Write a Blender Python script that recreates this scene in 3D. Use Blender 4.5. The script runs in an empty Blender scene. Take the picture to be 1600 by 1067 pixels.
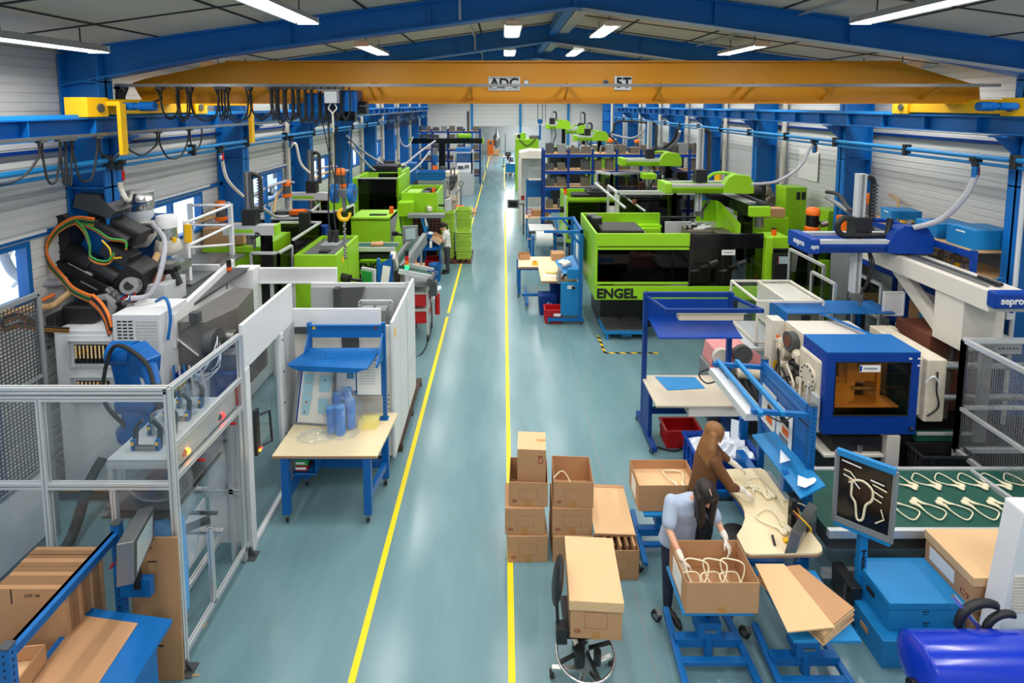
import bpy, math, random
from mathutils import Vector, Matrix
random.seed(7)
PI = math.pi
SC = bpy.context.scene
COL = SC.collection
R = random.uniform

# ------------------------------------------------------------------ camera
F_PX, CX, CY, CAM_H = 820.0, 786.0, 238.2, 5.4      # focal length and principal point for the 1600 x 1067 frame
TILT = math.atan(0.0905)
cam = bpy.data.cameras.new('camera'); camo = bpy.data.objects.new('camera', cam); COL.objects.link(camo)
camo.location = (0, 0, CAM_H); camo.rotation_euler = (PI/2 - TILT, 0, 0)
cam.sensor_fit = 'HORIZONTAL'; cam.sensor_width = 36.0; cam.lens = 36.0*F_PX/1600
cam.shift_x = (800 - CX)/1600; cam.shift_y = (CY - 533.5)/1600
cam.clip_start = 0.05; cam.clip_end = 300
SC.camera = camo
SC.view_settings.view_transform = 'Standard'
SC.view_settings.look = 'None'
SC.view_settings.gamma = 1.0
SC.view_settings.use_curve_mapping = False
SC.view_settings.exposure = 0.0
SC.cycles.max_bounces = 8
SC.cycles.transparent_max_bounces = 24
SC.cycles.caustics_reflective = False
SC.cycles.caustics_refractive = False
SC.cycles.sample_clamp_indirect = 4.0
SC.cycles.use_denoising = True

# ------------------------------------------------------------------ world: bright overcast daylight outside the windows
W = bpy.data.worlds.new('world'); SC.world = W; W.use_nodes = True
_n = W.node_tree.nodes; _bg = _n['Background']
_bg.inputs[0].default_value = (0.86, 0.93, 1.0, 1); _bg.inputs[1].default_value = 2.2
LAMP_W = 25.0       # watts of one twin-tube fitting
TUBE_E = 14.0

# ------------------------------------------------------------------ survey helpers: photo pixel -> point in the hall
_c, _s = math.cos(TILT), math.sin(TILT)
def G(x, y, z=0.0):
    u, v = x - CX, y - CY
    t = (z - CAM_H)/-(F_PX*_s + v*_c)
    return Vector((u*t, (F_PX*_c - v*_s)*t, z))
def D(x, y, Y):
    u, v = x - CX, y - CY
    t = Y/(F_PX*_c - v*_s)
    return Vector((u*t, Y, CAM_H - (F_PX*_s + v*_c)*t))

# ------------------------------------------------------------------ materials
def lin(c):
    return tuple(((v/255)/12.92 if v/255 <= 0.04045 else ((v/255 + 0.055)/1.055)**2.4) for v in c)
MATS = {}
def mat(key, rgb, rough=0.5, metal=0.0, var=0.06, scale=3.0, emit=0.0, spec=0.5, bump=0.0, coat=0.0):
    m = bpy.data.materials.new(key); m.use_nodes = True; MATS[key] = m
    nt = m.node_tree; b = nt.nodes['Principled BSDF']; c = lin(rgb)
    b.inputs['Roughness'].default_value = rough; b.inputs['Metallic'].default_value = metal
    b.inputs['Specular IOR Level'].default_value = spec
    if coat: b.inputs['Coat Weight'].default_value = coat; b.inputs['Coat Roughness'].default_value = 0.1
    tc = nt.nodes.new('ShaderNodeTexCoord'); nz = nt.nodes.new('ShaderNodeTexNoise')
    nz.inputs['Scale'].default_value = scale; nz.inputs['Detail'].default_value = 5
    nt.links.new(tc.outputs['Object'], nz.inputs['Vector'])
    mx = nt.nodes.new('ShaderNodeMix'); mx.data_type = 'RGBA'
    mx.inputs[6].default_value = (*[max(0, v*(1 - var)) for v in c], 1)
    mx.inputs[7].default_value = (*[min(1, v*(1 + var)) for v in c], 1)
    nt.links.new(nz.outputs['Fac'], mx.inputs[0]); nt.links.new(mx.outputs[2], b.inputs['Base Color'])
    if bump:
        bp = nt.nodes.new('ShaderNodeBump'); bp.inputs['Strength'].default_value = bump; bp.inputs['Distance'].default_value = 0.01
        nt.links.new(nz.outputs['Fac'], bp.inputs['Height']); nt.links.new(bp.outputs['Normal'], b.inputs['Normal'])
    if emit:
        b.inputs['Emission Color'].default_value = (*c, 1); b.inputs['Emission Strength'].default_value = emit
    return m
def glass(key, rgb, alpha=0.12, rough=0.03, film=0.0):
    """clear or tinted sheet: mostly see-through, a little mirror; film adds a milky share"""
    m = bpy.data.materials.new(key); m.use_nodes = True; MATS[key] = m
    nt = m.node_tree; nt.nodes.clear(); c = lin(rgb)
    out = nt.nodes.new('ShaderNodeOutputMaterial'); tr = nt.nodes.new('ShaderNodeBsdfTransparent')
    gl = nt.nodes.new('ShaderNodeBsdfGlossy'); fr = nt.nodes.new('ShaderNodeLayerWeight'); m1 = nt.nodes.new('ShaderNodeMixShader')
    tr.inputs[0].default_value = (*c, 1); gl.inputs['Roughness'].default_value = rough
    gl.inputs[0].default_value = (0.95, 0.97, 1, 1)
    fr.inputs[0].default_value = 0.22
    pw = nt.nodes.new('ShaderNodeMath'); pw.operation = 'POWER'; pw.inputs[1].default_value = 3.0
    mul = nt.nodes.new('ShaderNodeMath'); mul.operation = 'MULTIPLY_ADD'; mul.inputs[1].default_value = 0.5; mul.inputs[2].default_value = alpha*0.5
    nt.links.new(fr.outputs['Facing'], pw.inputs[0]); nt.links.new(pw.outputs[0], mul.inputs[0]); nt.links.new(mul.outputs[0], m1.inputs[0])
    nt.links.new(tr.outputs[0], m1.inputs[1]); nt.links.new(gl.outputs[0], m1.inputs[2])
    last = m1
    if film:
        df = nt.nodes.new('ShaderNodeBsdfDiffuse'); df.inputs[0].default_value = (0.8, 0.85, 0.9, 1)
        tc = nt.nodes.new('ShaderNodeTexCoord'); nz = nt.nodes.new('ShaderNodeTexNoise'); nz.inputs['Scale'].default_value = 9; nz.inputs['Detail'].default_value = 4
        rp = nt.nodes.new('ShaderNodeMath'); rp.operation = 'MULTIPLY'; rp.inputs[1].default_value = film*2
        nt.links.new(tc.outputs['Object'], nz.inputs[0]); nt.links.new(nz.outputs[0], rp.inputs[0])
        m2 = nt.nodes.new('ShaderNodeMixShader'); nt.links.new(rp.outputs[0], m2.inputs[0])
        nt.links.new(m1.outputs[0], m2.inputs[1]); nt.links.new(df.outputs[0], m2.inputs[2]); last = m2
    nt.links.new(last.outputs[0], out.inputs[0])
    return m
def mesh_mat(key, rgb, cell=0.045, bar=0.3):
    """welded wire or perforated sheet: a grid of bars, see-through between them"""
    m = mat(key, rgb, 0.5, 0.4); nt = m.node_tree; b = nt.nodes['Principled BSDF']; out = nt.nodes['Material Output']
    tc = nt.nodes.new('ShaderNodeTexCoord'); sp = nt.nodes.new('ShaderNodeSeparateXYZ'); nt.links.new(tc.outputs['Object'], sp.inputs[0])
    mn = []
    ad = nt.nodes.new('ShaderNodeMath'); ad.operation = 'ADD'; nt.links.new(sp.outputs[0], ad.inputs[0]); nt.links.new(sp.outputs[1], ad.inputs[1])
    for src in (ad.outputs[0], sp.outputs[2]):
        a = nt.nodes.new('ShaderNodeMath'); a.operation = 'DIVIDE'; a.inputs[1].default_value = cell; nt.links.new(src, a.inputs[0])
        f = nt.nodes.new('ShaderNodeMath'); f.operation = 'FRACT'; nt.links.new(a.outputs[0], f.inputs[0])
        l = nt.nodes.new('ShaderNodeMath'); l.operation = 'LESS_THAN'; l.inputs[1].default_value = bar; nt.links.new(f.outputs[0], l.inputs[0]); mn.append(l)
    mxm = nt.nodes.new('ShaderNodeMath'); mxm.operation = 'MAXIMUM'; nt.links.new(mn[0].outputs[0], mxm.inputs[0]); nt.links.new(mn[1].outputs[0], mxm.inputs[1])
    tr = nt.nodes.new('ShaderNodeBsdfTransparent'); ms = nt.nodes.new('ShaderNodeMixShader')
    nt.links.new(mxm.outputs[0], ms.inputs[0]); nt.links.new(tr.outputs[0], ms.inputs[1]); nt.links.new(b.outputs[0], ms.inputs[2])
    nt.links.new(ms.outputs[0], out.inputs[0]); return m

mat('blue', (4, 100, 172), 0.42, var=0.08)            # bench and column paint
mat('colblue', (6, 112, 194), 0.45, var=0.08)
mat('lightblue', (22, 128, 192), 0.45, var=0.06)
mat('royal', (10, 62, 152), 0.4, var=0.1, spec=0.3)
mat('navy', (10, 54, 128), 0.45, var=0.1, spec=0.3)
mat('cellblue', (4, 92, 168), 0.3, var=0.08)
mat('yellowcrane', (226, 150, 8), 0.4, var=0.07, scale=0.8)
mat('yellow', (245, 190, 20), 0.45)
mat('linefloor', (246, 222, 20), 0.5, var=0.05)
mat('green', (146, 204, 32), 0.35, var=0.05)
mat('darkgreen', (60, 110, 40), 0.5)
mat('crategreen', (165, 200, 70), 0.5)
mat('beltgreen', (14, 78, 66), 0.6, var=0.12)
mat('card', (190, 145, 104), 0.85, var=0.07, scale=5)
mat('cardlight', (224, 186, 140), 0.85, var=0.05, scale=5)
mat('carddark', (150, 112, 78), 0.9, var=0.1)
mat('tape', (188, 132, 70), 0.4)
mat('print', (160, 110, 84), 0.8)
mat('cream', (236, 219, 180), 0.5, var=0.04)
mat('beige', (204, 192, 172), 0.5, var=0.07)
mat('edgewood', (170, 130, 95), 0.7)
mat('wood', (206, 164, 112), 0.7, var=0.12)
mat('white', (226, 228, 230), 0.42, var=0.03)
mat('offwhite', (222, 216, 204), 0.45, var=0.07)
mat('dirtywhite', (214, 204, 184), 0.5, var=0.25, scale=9)
mat('lightgrey', (186, 190, 192), 0.5, var=0.05)
mat('grey', (128, 133, 136), 0.5, var=0.06)
mat('darkgrey', (72, 75, 78), 0.5, var=0.1)
mat('steel', (150, 150, 148), 0.35, 0.85, var=0.12, scale=8)
mat('chrome', (222, 222, 222), 0.26, 1.0, var=0.04)
mat('alu', (226, 228, 229), 0.38, 0.55, var=0.04)
mat('black', (26, 27, 30), 0.45, var=0.15)
mat('gloss', (16, 17, 20), 0.15, var=0.1)
mat('rubber', (34, 34, 36), 0.75)
mat('orange', (240, 112, 18), 0.4)
mat('red', (190, 22, 26), 0.4)
mat('redlamp', (255, 40, 30), 0.3, emit=5.0)
mat('amberlamp', (255, 150, 40), 0.3, emit=5.0)
mat('greenlamp', (40, 255, 110), 0.3, emit=2.5)
mat('amber', (235, 95, 15), 0.25)
mat('greenplastic', (30, 150, 60), 0.4)
mat('paper', (240, 240, 236), 0.8, var=0.02)
mat('inkgrey', (120, 130, 140), 0.8)
mat('inkblue', (80, 140, 180), 0.7)
mat('ink', (20, 20, 24), 0.8)
mat('redink', (150, 30, 26), 0.8)
mat('film', (228, 236, 244), 0.25, var=0.04)
mat('part', (238, 228, 196), 0.4, var=0.04)
mat('skin', (226, 170, 140), 0.5, var=0.06, scale=12)
mat('glove', (240, 232, 220), 0.6)
mat('hairdark', (34, 24, 22), 0.5, var=0.3, scale=30)
mat('hairbrown', (136, 92, 50), 0.5, var=0.35, scale=30)
mat('shirt', (176, 189, 212), 0.8, var=0.06, scale=10)
mat('tshirt', (222, 220, 216), 0.8, var=0.05)
mat('browntop', (104, 66, 34), 0.85, var=0.15, scale=10)
mat('jeans', (36, 44, 66), 0.85, var=0.15)
mat('trousers', (60, 62, 68), 0.85)
mat('trouserblack', (30, 30, 34), 0.85)
mat('shoe', (34, 28, 26), 0.5)
mat('bluepart', (104, 176, 240), 0.35, var=0.06)
mat('paleblue', (168, 214, 230), 0.4)
mat('foam', (240, 226, 140), 0.9)
mat('screen', (176, 196, 200), 0.2, var=0.05)
mat('screendark', (90, 100, 106), 0.15)
mat('pink', (226, 150, 150), 0.7)
mat('hosegrey', (168, 168, 176), 0.5)
mat('hosebeige', (206, 172, 120), 0.5)
mat('cableorange', (236, 120, 40), 0.5)
mat('cablegreen', (50, 140, 60), 0.5)
mat('brownrust', (112, 62, 44), 0.7, var=0.2)
mat('darkplate', (122, 120, 116), 0.4, 0.4, var=0.15)
mat('mouldsteel', (120, 112, 100), 0.5, 0.5, var=0.3, scale=14)
mat('checker', (150, 152, 150), 0.35, 0.8, var=0.35, scale=26, bump=0.6)
mat('vinyl', (14, 52, 190), 0.22, var=0.06, coat=0.5)
mat('amberglass_in', (226, 196, 146), 0.6, var=0.3)
mat('tube', (255, 255, 255), 0.5, var=0.0, emit=TUBE_E)
mat('carpaint', (235, 236, 238), 0.3)
glass('clear', (244, 247, 248), 0.08, 0.02, film=0.025)
glass('window', (238, 246, 252), 0.08)
glass('smoke', (86, 90, 94), 0.04)
glass('smokelight', (176, 178, 178), 0.06)
glass('amberglass', (244, 222, 178), 0.03)
glass('bag', (250, 252, 254), 0.14, 0.14, film=0.09)
mesh_mat('wiremesh', (70, 72, 76), 0.045, 0.34)
mesh_mat('wirefine', (150, 152, 154), 0.03, 0.16)
mat('palletdark', (74, 58, 52), 0.8)
mesh_mat('perf', (170, 172, 172), 0.02, 0.45)

# ------------------------------------------------------------------ mesh builder
def _basis(d):
    d = d.normalized(); a = Vector((0, 0, 1)) if abs(d.z) < 0.95 else Vector((1, 0, 0))
    x = a.cross(d).normalized(); return x, d.cross(x).normalized()
class B:
    def __init__(s, m='white'): s.v = []; s.f = []; s.fm = []; s.sm = []; s.mats = []; s.m = m; s.X = None
    def _mi(s, m):
        m = m or s.m
        if m not in s.mats: s.mats.append(m)
        return s.mats.index(m)
    def add(s, vs, fs, m=None, smooth=False):
        o = len(s.v); k = s._mi(m)
        for p in vs:
            p = Vector(p); s.v.append(s.X @ p if s.X else p)
        for f in fs: s.f.append([o + i for i in f]); s.fm.append(k); s.sm.append(smooth)
        return s
    def box(s, x0, y0, z0, x1, y1, z1, m=None):
        return s.add([(x0,y0,z0),(x1,y0,z0),(x1,y1,z0),(x0,y1,z0),(x0,y0,z1),(x1,y0,z1),(x1,y1,z1),(x0,y1,z1)],
                     [(0,3,2,1),(4,5,6,7),(0,1,5,4),(1,2,6,5),(2,3,7,6),(3,0,4,7)], m)
    def cb(s, c, sz, m=None, rz=0, rx=0, ry=0):
        M = Matrix.Translation(c) @ Matrix.Rotation(rz, 4, 'Z') @ Matrix.Rotation(ry, 4, 'Y') @ Matrix.Rotation(rx, 4, 'X')
        a, b, d = sz[0]/2, sz[1]/2, sz[2]/2
        return s.add([M @ Vector(p) for p in [(-a,-b,-d),(a,-b,-d),(a,b,-d),(-a,b,-d),(-a,-b,d),(a,-b,d),(a,b,d),(-a,b,d)]],
                     [(0,3,2,1),(4,5,6,7),(0,1,5,4),(1,2,6,5),(2,3,7,6),(3,0,4,7)], m)
    def bar(s, p, q, w, h=None, m=None):
        """rectangular bar from p to q, w across, h in the upright sense"""
        p, q = Vector(p), Vector(q); h = h or w; x, y = _basis(q - p); x *= w/2; y *= h/2
        vs = [p-x-y, p+x-y, p+x+y, p-x+y, q-x-y, q+x-y, q+x+y, q-x+y]
        return s.add(vs, [(0,3,2,1),(4,5,6,7),(0,1,5,4),(1,2,6,5),(2,3,7,6),(3,0,4,7)], m)
    def cyl(s, p, q, r, m=None, n=14, r2=None):
        p, q = Vector(p), Vector(q); r2 = r if r2 is None else r2; x, y = _basis(q - p)
        A = [(math.cos(2*PI*i/n), math.sin(2*PI*i/n)) for i in range(n)]
        s.add([p + x*a*r + y*b*r for a, b in A] + [q + x*a*r2 + y*b*r2 for a, b in A], [(i, (i+1) % n, n+(i+1) % n, n+i) for i in range(n)], m, True)
        s.add([p + x*a*r + y*b*r for a, b in A], [tuple(range(n-1, -1, -1))], m)
        return s.add([q + x*a*r2 + y*b*r2 for a, b in A], [tuple(range(n))], m)
    def tube(s, pts, r, m=None, n=8, closed=False):
        P = [Vector(p) for p in pts]; N = len(P); vs = []; up = None
        for i, p in enumerate(P):
            a = P[(i-1) % N] if closed or i else P[0]; b = P[(i+1) % N] if closed or i < N-1 else P[-1]
            t = (b - a)
            if t.length < 1e-9: t = Vector((0, 0, 1))
            t.normalize()
            if up is None: x, y = _basis(t)
            else:
                y = (up - t*up.dot(t))
                y = y.normalized() if y.length > 1e-6 else _basis(t)[1]
                x = y.cross(t).normalized()
            up = y
            rr = r[i] if isinstance(r, (list, tuple)) else r
            vs += [p + x*rr*math.cos(2*PI*k/n) + y*rr*math.sin(2*PI*k/n) for k in range(n)]
        fs = []
        for i in range(N if closed else N-1):
            a, b = i*n, ((i+1) % N)*n
            fs += [(a+k, a+(k+1) % n, b+(k+1) % n, b+k) for k in range(n)]
        s.add(vs, fs, m, True)
        if not closed: s.add(vs[:n], [tuple(range(n-1, -1, -1))], m); s.add(vs[-n:], [tuple(range(n))], m)
        return s
    def prism(s, poly, axis, a, b, m=None, smooth=False):
        """outline in the two other axes (in x, y, z order) pushed along axis from a to b"""
        def mk(u, v, w): return {'x': (w, u, v), 'y': (u, w, v), 'z': (u, v, w)}[axis]
        n = len(poly)
        s.add([mk(u, v, a) for u, v in poly] + [mk(u, v, b) for u, v in poly], [(i, (i+1) % n, n+(i+1) % n, n+i) for i in range(n)], m, smooth)
        s.add([mk(u, v, a) for u, v in poly], [tuple(range(n))], m); return s.add([mk(u, v, b) for u, v in poly], [tuple(range(n-1, -1, -1))], m)
    def lathe(s, c, prof, m=None, n=20):
        c = Vector(c); vs = []; fs = []
        for r, z in prof: vs += [c + Vector((r*math.cos(2*PI*k/n), r*math.sin(2*PI*k/n), z)) for k in range(n)]
        for i in range(len(prof)-1): fs += [(i*n+k, i*n+(k+1) % n, (i+1)*n+(k+1) % n, (i+1)*n+k) for k in range(n)]
        s.add(vs, fs, m, True); e = (len(prof)-1)*n
        s.add(vs[:n], [tuple(range(n-1, -1, -1))], m); return s.add(vs[e:], [tuple(range(n))], m)
    def ball(s, c, r, m=None, n=14, sc=(1, 1, 1)):
        c = Vector(c); vs = []; k2 = n//2
        for i in range(k2+1):
            t = PI*i/k2
            vs += [c + Vector((r*sc[0]*math.sin(t)*math.cos(2*PI*k/n), r*sc[1]*math.sin(t)*math.sin(2*PI*k/n), r*sc[2]*math.cos(t))) for k in range(n)]
        return s.add(vs, [(i*n+k, (i+1)*n+k, (i+1)*n+(k+1) % n, i*n+(k+1) % n) for i in range(k2) for k in range(n)], m, True)
    def quad(s, a, b, c, d, m=None): return s.add([a, b, c, d], [(0, 1, 2, 3)], m)
    def frame(s, p0, p1, p2, p3, w, m=None, d=None):
        for a, b in ((p0, p1), (p1, p2), (p2, p3), (p3, p0)): s.bar(a, b, w, d or w, m)
        return s
    def text(s, txt, size, origin, xdir, ydir, m=None, depth=0.004, align='CENTER', bold=0.0, sx=1.0):
        cu = bpy.data.curves.new('t', 'FONT'); cu.body = txt; cu.size = size; cu.align_x = align; cu.align_y = 'CENTER'
        cu.extrude = depth; cu.offset = bold; cu.resolution_u = 3
        o = bpy.data.objects.new('t', cu); me = bpy.data.meshes.new_from_object(o)
        xd, yd = Vector(xdir).normalized(), Vector(ydir).normalized(); zd = xd.cross(yd); O = Vector(origin)
        s.add([O + xd*v.co.x*sx + yd*v.co.y + zd*v.co.z for v in me.vertices], [tuple(p.vertices) for p in me.polygons], m)
        bpy.data.objects.remove(o); bpy.data.curves.remove(cu); bpy.data.meshes.remove(me); return s

def _inv(o):
    M = Matrix.Identity(4)
    while o is not None: M = o.matrix_basis @ M; o = o.parent
    return M.inverted()
def link(b, name, parent=None, bev=0.0, world=True, origin=None):
    me = bpy.data.meshes.new(name)
    M = _inv(parent) if (parent is not None and world) else (Matrix.Translation(-Vector(origin)) if origin is not None else None)
    vs = [(M @ p) for p in b.v] if M is not None else b.v
    me.from_pydata([tuple(p) for p in vs], [], b.f)
    for k in b.mats: me.materials.append(MATS[k])
    me.polygons.foreach_set('material_index', b.fm); me.polygons.foreach_set('use_smooth', b.sm); me.update()
    o = bpy.data.objects.new(name, me); COL.objects.link(o)
    if parent is not None: o.parent = parent
    elif origin is not None: o.location = origin
    if bev:
        md = o.modifiers.new('edge', 'BEVEL'); md.width = bev; md.segments = 2; md.limit_method = 'ANGLE'; md.angle_limit = 0.6
    return o
def tag(o, label, cat, group=None, kind=None):
    o['label'] = label; o['category'] = cat
    if group: o['group'] = group
    if kind: o['kind'] = kind
    return o
def T(name, label, cat, loc=(0, 0, 0), rz=0.0, group=None):
    o = bpy.data.objects.new(name, None); COL.objects.link(o); o.location = loc; o.rotation_euler = (0, 0, rz); o.empty_display_size = 0.1
    return tag(o, label, cat, group)
def P(b, name, parent, bev=0.0, label=None, world=True):
    o = link(b, name, parent, bev, world)
    if label: o['label'] = label
    return o
def S(b, name, label, cat, group=None, bev=0.0):
    """a thing that is one mesh; its origin goes to the middle of its base"""
    xs = [p.x for p in b.v]; ys = [p.y for p in b.v]; zs = [p.z for p in b.v]
    return tag(link(b, name, None, bev, origin=((min(xs)+max(xs))/2, (min(ys)+max(ys))/2, min(zs))), label, cat, group)
def ST(b, name, bev=0.0, parent=None):
    o = link(b, name, parent, bev)
    if parent is None: o['kind'] = 'structure'
    return o
KIDS = {}
def kids(o): return [c for c in COL.objects if c.parent == o]
def dup(root, loc, rz=None, label=None, group=None):
    def cp(o, par):
        c = o.copy(); COL.objects.link(c)
        if par is not None: c.parent = par
        for k in kids(o): cp(k, c)
        return c
    r = cp(root, None); r.location = loc
    if rz is not None: r.rotation_euler = (0, 0, rz)
    if label: r['label'] = label
    if group: r['group'] = group
    return r
def arc(c, r, a0, a1, n, ax='xz'):
    out = []
    for i in range(n+1):
        a = a0 + (a1 - a0)*i/n; u, v = r*math.cos(a), r*math.sin(a)
        out.append({'xz': (c[0]+u, c[1], c[2]+v), 'yz': (c[0], c[1]+u, c[2]+v), 'xy': (c[0]+u, c[1]+v, c[2])}[ax])
    return out
def hang(p, q, sag, n=12):
    p, q = Vector(p), Vector(q)
    return [p.lerp(q, i/n) - Vector((0, 0, sag*4*(i/n)*(1 - i/n))) for i in range(n+1)]
def bez(pts, n=10):
    """smooth curve through points"""
    P_ = [Vector(p) for p in pts]; out = []
    for i in range(len(P_)-1):
        a, b, c, d = P_[max(i-1, 0)], P_[i], P_[i+1], P_[min(i+2, len(P_)-1)]
        for k in range(n):
            t = k/n; out.append(0.5*((2*b) + (c-a)*t + (2*a-5*b+4*c-d)*t*t + (3*b-a-3*c+d)*t**3))
    out.append(P_[-1]); return out
# ------------------------------------------------------------------ setting
XL, XR, YF, YB, RX = -6.3, 8.2, -5.0, 41.0, 1.0        # walls, front (behind the camera), back wall, ridge line
def ceil_z(x): return 7.14 - 0.134*abs(x - RX)
BAYS = [-0.4 - 4.0, -0.4, 3.6] + [7.6 + 4.0*i for i in range(9)]

def floor_material():
    m = mat('floor', (128, 172, 178), 0.30, var=0.0); nt = m.node_tree; b = nt.nodes['Principled BSDF']
    tc = nt.nodes.new('ShaderNodeTexCoord'); mp = nt.nodes.new('ShaderNodeMapping'); mp.inputs['Scale'].default_value = (1.0, 0.22, 1)
    nt.links.new(tc.outputs['Object'], mp.inputs[0])
    n1 = nt.nodes.new('ShaderNodeTexNoise'); n1.inputs['Scale'].default_value = 2.2; n1.inputs['Detail'].default_value = 8; n1.inputs['Roughness'].default_value = 0.62
    nt.links.new(mp.outputs[0], n1.inputs[0])
    r1 = nt.nodes.new('ShaderNodeValToRGB'); e = r1.color_ramp.elements
    e[0].position = 0.25; e[0].color = (*lin((99, 135, 144)), 1); e[1].position = 0.78; e[1].color = (*lin((123, 157, 164)), 1)
    nt.links.new(n1.outputs['Fac'], r1.inputs[0])
    n2 = nt.nodes.new('ShaderNodeTexNoise'); n2.inputs['Scale'].default_value = 26; n2.inputs['Detail'].default_value = 3
    nt.links.new(tc.outputs['Object'], n2.inputs[0])
    r2 = nt.nodes.new('ShaderNodeValToRGB'); e = r2.color_ramp.elements
    e[0].position = 0.2; e[0].color = (0.5, 0.5, 0.5, 1); e[1].position = 0.3; e[1].color = (1, 1, 1, 1)
    nt.links.new(n2.outputs['Fac'], r2.inputs[0])
    mx = nt.nodes.new('ShaderNodeMix'); mx.data_type = 'RGBA'; mx.blend_type = 'MULTIPLY'; mx.inputs[0].default_value = 0.6
    nt.links.new(r1.outputs[0], mx.inputs[6]); nt.links.new(r2.outputs[0], mx.inputs[7]); nt.links.new(mx.outputs[2], b.inputs['Base Color'])
    mr = nt.nodes.new('ShaderNodeMapRange'); mr.inputs[3].default_value = 0.13; mr.inputs[4].default_value = 0.27
    nt.links.new(n1.outputs['Fac'], mr.inputs[0]); nt.links.new(mr.outputs[0], b.inputs['Roughness'])
    bp = nt.nodes.new('ShaderNodeBump'); bp.inputs['Strength'].default_value = 0.12; bp.inputs['Distance'].default_value = 0.004
    n3 = nt.nodes.new('ShaderNodeTexNoise'); n3.inputs['Scale'].default_value = 7; n3.inputs['Detail'].default_value = 6; nt.links.new(tc.outputs['Object'], n3.inputs[0])
    nt.links.new(n3.outputs['Fac'], bp.inputs['Height']); nt.links.new(bp.outputs['Normal'], b.inputs['Normal'])
floor_material()
b = B('floor'); b.box(XL-0.3, YF, -0.2, XR+0.3, 62.0, 0.0)
b.box(1.455, 4.4, 0.0, 1.468, 26, 0.0008, 'grey')
b.box(-2.9, 6.66, 0.0, -1.9, 6.672, 0.0008, 'grey'); b.box(-6, 13.0, 0, 8, 13.012, 0.0008, 'grey')
ST(b, 'floor')
# painted lines
def line_y(xa, ya, xb, yb, w, name): ST(B('linefloor').prism([(xa-w/2, ya), (xa+w/2, ya), (xb+w/2, yb), (xb-w/2, yb)], 'z', 0.0005, 0.0022), name)
LX = lambda y: -1.425 - 0.0*y
k = 1
for ya, yb in ((4.0, 13.0), (13.25, 20.0), (20.3, 25.0), (25.4, 36.0), (37.0, 56.0)):
    line_y(LX(ya), ya, LX(yb), yb, 0.068, 'trim_%d' % k); k += 1
for xa, ya, xb, yb in ((0.083, 4.0, 0.10, 26.4), (0.10, 33.5, 0.10, 48)):
    line_y(xa, ya, xb, yb, 0.068, 'trim_%d' % k); k += 1
ST(B('linefloor').box(0.07, 26.4, 0.0005, 0.7, 26.48, 0.0022), 'trim_%d' % k); k += 1
# black and yellow hazard tape round the treadplate step
hz = mat('hazard', (240, 200, 20), 0.5); nt = hz.node_tree
tc = nt.nodes.new('ShaderNodeTexCoord'); wv = nt.nodes.new('ShaderNodeTexWave'); wv.bands_direction = 'DIAGONAL'; wv.inputs['Scale'].default_value = 2.6
rp = nt.nodes.new('ShaderNodeValToRGB'); rp.color_ramp.interpolation = 'CONSTANT'; rp.color_ramp.elements[0].color = (0.01, 0.01, 0.01, 1)
rp.color_ramp.elements[1].position = 0.5; rp.color_ramp.elements[1].color = (*lin((240, 200, 30)), 1)
nt.links.new(tc.outputs['Object'], wv.inputs[0]); nt.links.new(wv.outputs[0], rp.inputs[0]); nt.links.new(rp.outputs[0], nt.nodes['Principled BSDF'].inputs['Base Color'])
b = B('hazard'); b.box(2.2, 11.0, 0.0005, 3.4, 11.06, 0.0022); b.box(2.2, 11.06, 0.0005, 2.26, 11.9, 0.0022)
ST(b, 'trim_%d' % k); k += 1

mat('cladding', (214, 216, 214), 0.5, var=0.03, scale=1.2)
mat('claddingback', (222, 222, 218), 0.55, var=0.03, scale=0.8)
mat('ceilpanel', (212, 198, 180), 0.6, var=0.10, scale=0.7)
mat('ceilline', (44, 44, 46), 0.7)
mat('concrete', (190, 192, 190), 0.8, var=0.06)
def ribs(z0, z1, x, sgn, per=0.125):
    """outline (x, z) of profiled cladding: flat bands with a shallow groove"""
    n = max(1, round((z1-z0)/per)); d = (z1-z0)/n; pts = []
    for i in range(n):
        z = z0 + i*d
        pts += [(x, z), (x, z+d*0.72), (x - sgn*0.018, z+d*0.8), (x - sgn*0.018, z+d*0.92)]
    pts.append((x, z1)); return pts
def clad(b, z0, z1, y0, y1, x, sgn, m=None):
    p = ribs(z0, z1, x, sgn); bk = x - sgn*0.12
    b.prism(p + [(bk, z1), (bk, z0)], 'y', y0, y1, m)
WZ0, WZ1 = 2.80, 3.60
WIN = [(4.85 + 4.0*i, 6.82 + 4.0*i) for i in range(-1, 9)]
b = B('cladding')
clad(b, 0.0, WZ0, YF, YB, XL, 1); clad(b, WZ1, 6.3, YF, YB, XL, 1)
prev = YF
for a, c in WIN + [(YB, YB)]:
    clad(b, WZ0, WZ1, prev, a, XL, 1); prev = c
ST(b, 'wall_left')
b = B('cladding'); clad(b, 0.0, 6.4, YF, YB, XR, -1); ST(b, 'wall_right')
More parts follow.
